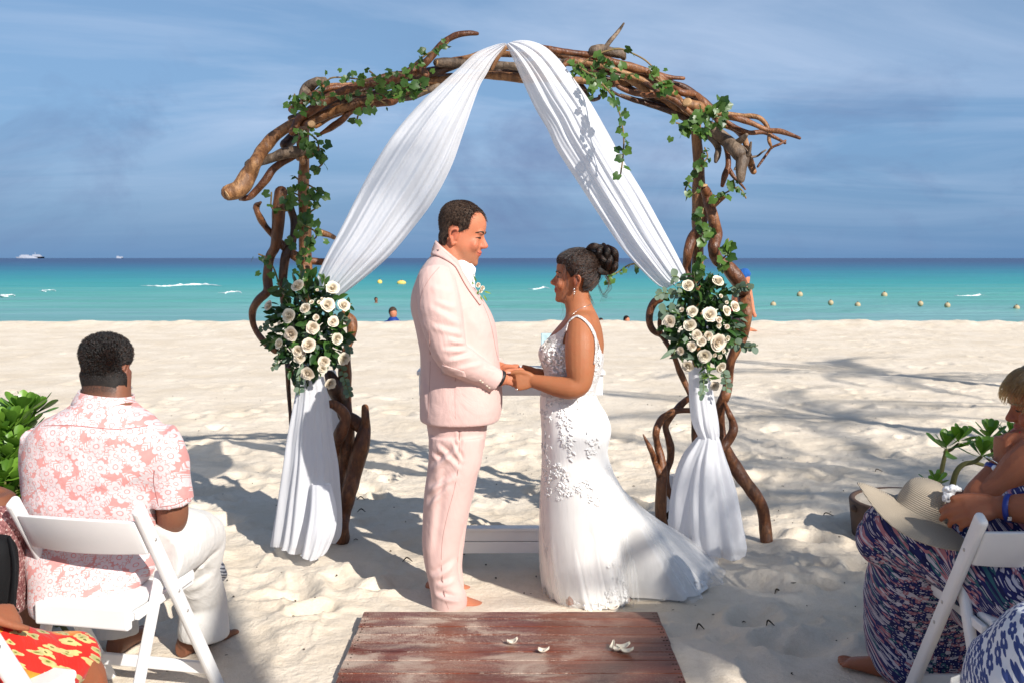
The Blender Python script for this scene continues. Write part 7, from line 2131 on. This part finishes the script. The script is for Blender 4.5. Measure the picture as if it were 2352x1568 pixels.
# round low planter edge behind the patterned skirt
pl_ = thing('round_planter', tuple(R_(330, 790, 5.5))[:2]+(0,), 'low round brown tub with pale sand inside, half hidden behind the sun hat', 'planter')
cx_, cy_ = 2.24, 5.5
zt_ = P(2020, 1168, 5.3).z
M_TUB = simple('brown_tub', (.085, .050, .035), .7, .3, var=.2, vscale=14, bump=.3, bscale=30)
V, Fc = loft([ring((cx_, cy_, z), (r, 0, 0), (0, r, 0), 2, 40) for z, r in ((-.05, .30), (.02, .31), (zt_-.05, .325), (zt_-.01, .33), (zt_, .325), (zt_+.002, .305), (zt_-.012, .295))], True, False)
obj('tub_wall', V, Fc, M_TUB, pl_)
V, Fc = loft([ring((cx_, cy_, zt_-.010), (.3, 0, 0), (0, .3, 0), 2, 40), ring((cx_, cy_, zt_+.012), (.24, 0, 0), (0, .24, 0), 2, 40), ring((cx_, cy_, zt_+.018), (.05, 0, 0), (0, .05, 0), 2, 40)], False, True)
obj('sand_fill', V, Fc, M_SAND, pl_)
V, Fc = ell((cx_-.325, cy_-.03, zt_-.04), (.022, .03, .02)); obj('knob', V, Fc, M_TUB, pl_)
# ================================================================== SHRUBS, BATHERS, BUOYS, PALMS
M_SHRUB = leaf_material('glossy_shrub_leaf', (.05, .13, .016), (.17, .32, .04), .3, .25)
M_SHSTEM = simple('olive_stem', (.16, .15, .05), .6, .3, var=.3)
ME_SPAT = leaf_mesh('spoon_leaf', [(0, .03), (.1, .035), (.3, .09), (.55, .17), (.75, .205), (.9, .17), (.97, .09), (1, .02)], M_SHRUB, .10, -.22)
def rosette(par, tip, axis, n, L, r, top=0):
    ax = Vector(axis).normalized(); u = ax.orthogonal().normalized(); v = ax.cross(u)
    for k in range(n):
        a = k*2.399+r.random()*.4; f = k/max(1, n-1)
        up = .15+1.25*(1-f)*.75
        d = (u*cos(a)+v*sin(a))*(1.0)+ax*(up+.15*r.standard_normal())
        nrm = ax*1.0-(u*cos(a)+v*sin(a))*.6
        place(ME_SPAT, 'leaf', par, Vector(tip)+ax*(.03*(1-f)), d, nrm, L*(.65+.5*f)*(.85+.3*r.random()))
def shrub(label, stems, seed, cat='shrub'):
    """stems: list of (points in the world, [rosettes: (fraction, leaves, leaf length)])"""
    r = np.random.default_rng(seed)
    t = thing('beach_shrub', tuple(stems[0][0][0]), label, cat, 'shrubs at the edge of the seating')
    for pts, ros, rad in stems:
        V, Fc = tube(pts, np.linspace(rad, rad*.6, len(pts)), 8, 5); obj('stem', V, Fc, M_SHSTEM, t)
        c = spline(np.array([tuple(p) for p in pts]), 8)
        for (f, n, L) in ros:
            i = min(len(c)-2, int(f*(len(c)-1))); ax = Vector(c[min(i+1, len(c)-1)]-c[i])+Vector((0, -.002, .012))
            rosette(t, c[i+1] if i+1 < len(c) else c[-1], ax, n, L, r)
    return t
# right: thin, showing its bent stems
d = 3.95
shrub('thin leafy shrub with bare bent stems behind the woman raising her hand', [
    ([R_(590, 640, d), R_(605, 560, d), R_(622, 480, d), R_(632, 435, d)], [(1, 13, .085)], .012),
    ([R_(628, 445, d), R_(660, 430, d+.02), R_(690, 405, d+.03)], [(1, 13, .085)], .008),
    ([R_(560, 640, d-.05), R_(575, 610, d-.05)], [(1, 9, .07)], .008),
    ([R_(660, 620, d), R_(680, 545, d), R_(715, 505, d), R_(770, 492, d), R_(800, 470, d)], [(1, 15, .09)], .013),
    ([R_(770, 495, d+.02), R_(840, 510, d+.05), R_(890, 470, d+.1)], [(1, 14, .09)], .008),
    ([R_(860, 640, d+.15), R_(900, 540, d+.15), R_(935, 490, d+.15)], [(.6, 12, .09), (1, 14, .09)], .01),
    ([R_(900, 600, d+.2), R_(850, 420, d+.2), R_(845, 385, d+.2)], [(1, 13, .085)], .008),
    ([R_(960, 600, d+.2), R_(965, 450, d+.2), R_(960, 390, d+.2)], [(.7, 12, .085), (1, 13, .085)], .009),
    ([R_(1010, 620, d+.25), R_(1030, 480, d+.25)], [(.7, 12, .085), (1, 13, .085)], .009)], 3)
# left: dense
rs = np.random.default_rng(17); st = []
for (x, y, dd) in [(20, 780, .3), (55, 560, .1), (110, 640, 0), (160, 410, .15), (130, 400, .1), (60, 430, .15), (10, 440, .2), (100, 460, .0), (30, 520, -.05), (75, 600, -.1), (20, 640, -.1), (110, 560, -.05), (55, 690, -.15), (10, 740, -.15), (100, 700, -.1), (180, 400, .2), (-40, 500, .1), (-50, 620, 0), (140, 470, .1), (40, 470, .0), (80, 520, .05), (0, 590, .0), (60, 760, -.1), (95, 790, -.05), (-60, 440, .15), (-70, 720, 0), (120, 510, .1)]:
    tip = E(x-35, y+10, 4.15+dd); base = Vector((-2.05+.2*rs.standard_normal()*.6, 4.2+.1*rs.standard_normal(), 0))
    mid = base*.45+Vector(tip)*.55+Vector((.04*rs.standard_normal(), 0, -.05))
    st.append(([base, mid, Vector(tip)], [(1, 15, .115), (.8, 10, .10)] if y < 700 else [(1, 13, .10)], .011))
shrub('dense glossy green shrub at the left edge behind the man in the pink shirt', st, 5)

# ---- bathers and buoys far behind
def simple_person(label, x, y_head, d, waterline, skin, top_mat, top_name, hair_mat, scale=1.0, group='bathers in the sea', turn=0.0):
    c = P(x, y_head, d)
    t = thing('person', (c.x, d, waterline), label, 'person', group)
    z = c.z
    b = [ell((c.x, d, z), (.078*scale, .095*scale, .115*scale)), tube([(c.x, d, z-.08), (c.x, d, z-.20)], [.055, .055], 10, 3),
         tube([(c.x-.19*scale, d, z-.27), (c.x, d, z-.22), (c.x+.19*scale, d, z-.27)], [.06, .085, .06], 12, 4), tube([(c.x, d, z-.24), (c.x, d, z-.45), (c.x, d, z-.75)], [.15, .16, .14], 14, 4),
         tube([(c.x-.19*scale, d, z-.27), (c.x-.27, d-.05, z-.55), (c.x-.2, d-.2, z-.7)], [.055, .045, .03], 10, 4), tube([(c.x+.19*scale, d, z-.27), (c.x+.27, d-.05, z-.55), (c.x+.2, d-.2, z-.7)], [.055, .045, .03], 10, 4)]
    me = voxel(b, .012, 3); tint(me, np.zeros((len(me.vertices), 3))); me.materials.append(skin); link('body', me, t)
    if top_mat:
        me = voxel([tube([(c.x-.19*scale, d, z-.275), (c.x, d, z-.225), (c.x+.19*scale, d, z-.275)], [.07, .092, .07], 12, 4), tube([(c.x, d, z-.22), (c.x, d, z-.45), (c.x, d, z-.75)], [.155, .172, .155], 14, 4), tube([(c.x-.19, d, z-.27), (c.x-.28, d-.05, z-.55)], [.065, .058], 10, 3), tube([(c.x+.19, d, z-.27), (c.x+.28, d-.05, z-.55)], [.065, .058], 10, 3)], .013, 3)
        me.materials.append(top_mat); link(top_name, me, t)
    R_h = np.array(Matrix.Rotation(turn, 3, 'Z'))
    V, Fc = ell((0, 0, 0), (.086*scale, .102*scale, .10*scale), n=20, m=14)
    V = V @ R_h.T
    V = np.array([v if not (v[1] < -.02 and v[2] < .02) else v*.9 for v in V]); V = V+np.array((c.x-.012, d+.02, z+.035*scale)); obj('hair', V, Fc, hair_mat, t)
    return t
M_RASH = cloth_mat('blue_rash_vest', (.010, .045, .22), .5, 0)
M_WTOP = cloth_mat('white_top', (.7, .7, .72), .7, 0)
simple_person('bather in a blue long sleeved top sitting in the shallows left of the suited man', 903, 720, 25.2, -.4, M_SKIN_G, M_RASH, 'rash_vest', M_HAIR_G, 1.25)
simple_person('small dark head of a swimmer out in the water left of the suited man', 864, 689, 44.0, -.4, M_SKIN_M, None, '', M_HAIR_M, .9)
simple_person('bather in a white top with dark hair low behind the sand, right of the bun', 1440, 736, 24.6, -.4, M_SKIN_G, M_WTOP, 'white_top', M_HAIR_M, .9)
simple_person('dark head just showing over the sand behind the back of the woman in lace', 1381, 740, 24.6, -.4, M_SKIN_M, None, '', M_HAIR_M, .8)
# standing man with the blue cap and red shorts behind the right post
fx = P(1706, 700, 21.5)
fm = thing('person', (fx.x, 21.5, 0), 'bare-chested man in a blue cap and red swim shorts walking behind the right bouquet', 'person')
h0 = P(1710, 640, 21.5).z
z_ = lambda y: P(1700, y, 21.5).z
X_ = lambda x: P(x, 700, 21.5).x
FB = [ell((X_(1712), 21.5, z_(641)), (.09, .10, .13)), tube([(X_(1708), 21.5, z_(648)), (X_(1704), 21.5, z_(662))], [.065, .07], 10, 3), tube([(X_(1704), 21.5, z_(658)), (X_(1702), 21.5, z_(680)), (X_(1697), 21.5, z_(716))], [.17, .19, .17], 14, 4),
      tube([(X_(1716), 21.42, z_(662)), (X_(1722), 21.4, z_(690)), (X_(1727), 21.35, z_(716)), (X_(1729), 21.3, z_(724))], [.07, .058, .042, .045], 10, 4), tube([(X_(1692), 21.6, z_(664)), (X_(1687), 21.6, z_(690)), (X_(1686), 21.5, z_(716))], [.065, .05, .04], 10, 4),
      tube([(X_(1693), 21.5, z_(716)), (X_(1694), 21.5, z_(748)), (X_(1692), 21.55, .02)], [.11, .08, .05], 12, 4), tube([(X_(1706), 21.45, z_(716)), (X_(1712), 21.35, z_(748)), (X_(1716), 21.4, .02)], [.11, .08, .05], 12, 4)]
FB += foot_pieces((X_(1692), 21.55, 0), (1, .3, 0)); FB += foot_pieces((X_(1716), 21.4, 0), (1, .2, 0))
me = voxel(FB, .014, 3); tint(me, np.zeros((len(me.vertices), 3))); me.materials.append(M_SKIN_G); link('body', me, fm)
M_REDS = cloth_mat('red_swim_shorts', (.62, .028, .018), .7, 0); M_DKS = cloth_mat('dark_shorts_band', (.05, .028, .035), .7, 0)
me = voxel([tube([(X_(1697), 21.5, z_(706)), (X_(1698), 21.5, z_(722))], [.195, .20], 16, 4, round_ends=False)], .014, 3); me.materials.append(M_REDS); link('swim_shorts', me, fm)
me = voxel([tube([(X_(1693), 21.5, z_(722)), (X_(1693), 21.5, z_(738))], [.125, .115], 14, 3, round_ends=False), tube([(X_(1706), 21.45, z_(722)), (X_(1710), 21.4, z_(738))], [.125, .115], 14, 3, round_ends=False)], .014, 3); me.materials.append(M_DKS); link('shorts_legs', me, fm)
M_CAP = cloth_mat('blue_cloth_cap', (.012, .085, .30), .8, .1)
me = voxel([ell((X_(1709), 21.52, z_(630)), (.135, .13, .13)), ell((X_(1702), 21.56, z_(640)), (.10, .10, .10))], .012, 3); wrinkle(me, .012, 14, 3); me.materials.append(M_CAP); link('cap', me, fm)
# buoys
M_BUOY_Y = simple('yellow_buoy', (.75, .50, .12), .5, .4); M_BUOY_B = simple('weathered_buoy', (.42, .33, .20), .6, .3)
def buoy(x, y, r, label, mat, group, wide=1.0):
    p = G(x, y, -.36); t = thing('buoy', tuple(p), label, 'buoy', group)
    V, Fc = ell(p+Vector((0, 0, .02)), (r*wide, r, r), n=14, m=9); obj('float', V, Fc, mat, t)
    V, Fc = tube([p+Vector((0, 0, r*.8)), p+Vector((0, 0, r*1.25))], [r*.22, r*.18], 8, 2); obj('eye_ring', V, Fc, M_DARKGAP, t)
buoy(872, 649, .20, 'small round orange buoy in the sea beside the left drape', M_BUOY_Y, 'yellow buoys')
buoy(922, 650.5, .19, 'long pale yellow buoy in the sea, left of the suited man', M_BUOY_Y, 'yellow buoys', 1.9)
for (x, y, lab) in ((1776, 705, 'just right of the walking man'), (1837, 682, 'the farther of the two left ones'), (1908, 701, 'third from the left'), (1970, 706, 'fourth from the left'), (2031, 683, 'far one above the fourth and sixth'), (2114, 703, 'sixth from the left'), (2176, 707, 'second from the right edge'), (2335, 713, 'rightmost of all')):
    buoy(x, y-4, .12 if y > 690 else .16, 'small weathered round buoy in the swimming line, '+lab, M_BUOY_B, 'buoys of the swimming line')
# ships on the horizon
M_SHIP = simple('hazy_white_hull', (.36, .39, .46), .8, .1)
def ship(x0, x1, label, tall):
    d_ = 9000.0; a = P(x0, 593, d_); b2_ = P(x1, 593, d_); L = b2_.x-a.x
    t = thing('ship', ((a.x+b2_.x)/2, d_, -.4), label, 'ship', 'ships on the horizon')
    V = []; n = 9
    for zf, sh in ((-.4, .06), (L*.05, 0.0)):
        for k in range(n):
            u_ = k/(n-1); w2 = L*.07*sin(pi*min(1, u_*1.25+.08))**.5
            V += [(a.x+L*(sh+u_*(1-sh)), d_-w2, zf), (a.x+L*(sh+u_*(1-sh)), d_+w2, zf)]
    Fc = [(k*2, k*2+2, n*2+k*2+2, n*2+k*2) for k in range(n-1)]+[(k*2+1, n*2+k*2+1, n*2+k*2+3, k*2+3) for k in range(n-1)]+[(n*2+k*2, n*2+k*2+2, n*2+k*2+3, n*2+k*2+1) for k in range(n-1)]+[(0, 2*n, 2*n+1, 1), (2*n-2, 2*n-1, 4*n-1, 4*n-2)]
    obj('hull', V, Fc, M_SHIP, t, False)
    for (u0, u1, z0, z1) in tall:
        V, Fc = box(a.x+L*u0, a.x+L*u1, d_-L*.04, d_+L*.04, L*z0, L*z1); obj('deckhouse', V, Fc, M_SHIP, t, False)
    V, Fc = tube([(a.x+L*.68, d_, L*.1), (a.x+L*.68, d_, L*.2)], [L*.012, L*.006], 8, 2); obj('mast', V, Fc, M_SHIP, t)
ship(36, 102, 'pale ferry on the horizon at the far left', [(.15, .9, .0502, .09), (.2, .45, .0902, .12), (.6, .85, .0902, .13)])
ship(266, 283, 'tiny pale ship on the horizon, right of the larger ferry', [(.1, .95, .0502, .22), (.1, .4, .2202, .30)])

# ---- fallen petals on the deck, bits of weed on the sand
def petal_thing(x, y, label, parts, k=1.0):
    c = G(x, y, ZD+.004); t = thing('fallen_petals' if len(parts) > 1 else 'fallen_petal', tuple(c), label, 'petals' if len(parts) > 1 else 'petal', 'petals on the deck')
    for (dx, dy, rot, L, w_) in parts:
        V = []; 
        for i in range(7):
            for j in range(5):
                u_ = i/6; q = j/4*2-1; ww = w_*sin(pi*(.12+.8*u_))**.7
                V.append((L*(u_-.5), q*ww, .010*q*q+.014*(u_-.4)**2*3+.001))
        Fc = [(i*5+j, i*5+j+1, (i+1)*5+j+1, (i+1)*5+j) for i in range(6) for j in range(4)]
        V = np.array(V)*k; ca, sa = cos(rot), sin(rot)
        V = np.stack([V[:, 0]*ca-V[:, 1]*sa+c.x+dx, V[:, 0]*sa+V[:, 1]*ca+c.y+dy, V[:, 2]+c.z], -1)
        o = obj('petal', V, Fc, M_ROSE, t); s2 = o.modifiers.new('s', 'SOLIDIFY'); s2.thickness = .0012
petal_thing(1177, 1478, 'single ivory petal curled up on the planks, nearest the middle', [(0, 0, .2, .042, .018)])
petal_thing(1248, 1498, 'single flat ivory petal on the planks, right of the curled one', [(0, 0, -.3, .045, .018)])
petal_thing(1425, 1492, 'cluster of four ivory petals on the right side of the planks', [(-.03, .02, 1.2, .05, .008), (.012, .015, .1, .055, .018), (.022, -.03, -.2, .05, .017), (-.014, -.012, -.5, .038, .014)])
petal_thing(1410, 1407, 'small yellowish petal at the hem of the lace gown', [(0, 0.03, .1, .05, .012)])
rd = np.random.default_rng(41); pcs = []
for k in range(420):
    y = 2.3+9*rd.random()**1.6; x = (rd.random()*2-1)*(1.0+.55*y)
    if abs(x) < .68 and y < 4.3: continue
    z = sand_z(x, y)+.004; a = rd.random()*6.28; L = .004+.022*rd.random()**3
    pcs.append(tube([(x, y, z), (x+cos(a)*L*.5, y+sin(a)*L*.5, z+.004*rd.random()), (x+cos(a+.6)*L, y+sin(a+.6)*L, z)], [.0015, .0022+.002*rd.random(), .001], 5, 2))
for (x, y, L) in [(cC(590, 1290)[0], cC(590, 1290)[1], .05), (1890, 1190, .06), (1780, 1350, .035), (2010, 1085, .05), (820, 1150, .05), (1700, 1105, .05), (925, 1295, .05), (1600, 1445, .03), (1760, 1455, .03)]:
    p = G(x, y, .0); p.z = sand_z(p.x, p.y)+.006; a = rd.random()*3
    pcs.append(tube([p, p+Vector((L*.4, .02, .015)), p+Vector((L, -.01, .004))], [.002, .004, .002], 6, 4))
V, Fc = join(pcs); tag(obj('weed_bits', V, Fc, simple('dry_weed', (.06, .045, .03), .9, .1)), 'dark bits of dry seaweed and twigs strewn on the sand', kind='stuff')
# striped cloth peeping out behind the knee of the man in pink
sb = thing('striped_bag', tuple(P(512, 1310, 3.95)), 'grey and white striped bag peeping out behind the white trouser knee', 'bag')
def stripes():
    m, t, b = newmat('striped_weave'); tcn = t.new('ShaderNodeTexCoord'); s = t.sep(tcn.outputs['Object'])
    wv = t.math('SINE', t.math('MULTIPLY', t.math('MULTIPLY_ADD', s[0], .5, s[2]), 480)); t.set(b.inputs['Base Color'], t.mix(t.math('GREATER_THAN', wv, .2), (.7, .7, .7), (.12, .13, .16))); b.inputs['Roughness'].default_value = .8
    return m
me = voxel([ell(P(500, 1312, 3.97), (.035, .03, .055))], .005, 2); wrinkle(me, .008, 30, 2); me.materials.append(stripes()); link('bag_body', me, sb)

# ---- coconut palms behind the lens, whose fronds dapple the scene
M_FROND = leaf_material('palm_frond', (.03, .07, .012), (.09, .15, .03), .45, .15)
M_TRUNK = simple('palm_trunk', (.22, .18, .14), .9, .2, var=.3, vscale=5, bump=.6, bscale=20, bdist=.02)
def frond_mesh(seed, L=2.6, n=34):
    r = np.random.default_rng(seed); pcs = []
    c = spline(np.array([(0, 0, 0), (L*.3, 0, L*.16), (L*.65, 0, L*.10), (L, 0, -L*.18)]), 12)
    pcs.append(tube(c[::4], np.linspace(.03, .006, len(c[::4])), 6, 2))
    for k in range(n):
        f = .12+.88*k/(n-1); i = int(f*(len(c)-1)); p = c[i]
        for s in (-1, 1):
            l = .55*sin(pi*(.12+.82*f))**.8*L/2.6*(.9+.2*r.random()); a = .9-.4*f
            t0_ = np.array([cos(a)*l, s*sin(a)*l, -.25*l*(1+.5*r.random())]); w_ = .024
            pcs.append((np.array([p+[0, 0, 0], p+t0_*.5+[w_, 0, .02], p+t0_, p+t0_*.5-[w_, 0, -.02]]), [(0, 1, 2, 3)]))
    V, Fc = join(pcs); return mesh('frond', V, Fc, M_FROND)
ME_FROND = [frond_mesh(1), frond_mesh(2, 2.3)]
def palm(x, y, h, seed, label, nf=20, lean=(0, 0), size=1.0):
    r = np.random.default_rng(seed); t = thing('palm_tree', (x, y, 0), label, 'palm tree', 'palms behind the seating')
    pts = [(x, y, -.1), (x+lean[0]*.3, y+lean[1]*.3, h*.4), (x+lean[0]*.75, y+lean[1]*.75, h*.8), (x+lean[0], y+lean[1], h)]
    V, Fc = tube(pts, [.17, .13, .11, .10], 12, 8); obj('trunk', V, Fc, M_TRUNK, t)
    top = Vector(pts[-1])
    for k in range(nf):
        a = k*2.4+r.random()*.3; up = .9-1.5*(k/nf)+.15*r.standard_normal()
        place(ME_FROND[k % 2], 'frond', t, top, Vector((cos(a), sin(a), up)), Vector((0, 0, 1)), (.8+.35*r.random())*size)
palm(7.05, -2.95, 5.5, 1, 'coconut palm behind the right-hand guests, nearest the aisle', 38, (.0, .0), .74)
palm(8.7, -1.0, 5.6, 2, 'coconut palm behind the right-hand guests, second from the aisle', 30, (-.2, .2), .9)
palm(9.2, 2.0, 6.0, 3, 'coconut palm far to the right of the seating', 11, (-.3, .2), 1.0)
palm(11.5, 5.4, 6.4, 4, 'tall coconut palm on the right, closest to the sea', 10, (-.3, .0), 1.0)
palm(3.2, -4.5, 8.5, 5, 'very tall leaning sparse coconut palm behind the aisle', 7, (1.75, 1.85), .52)
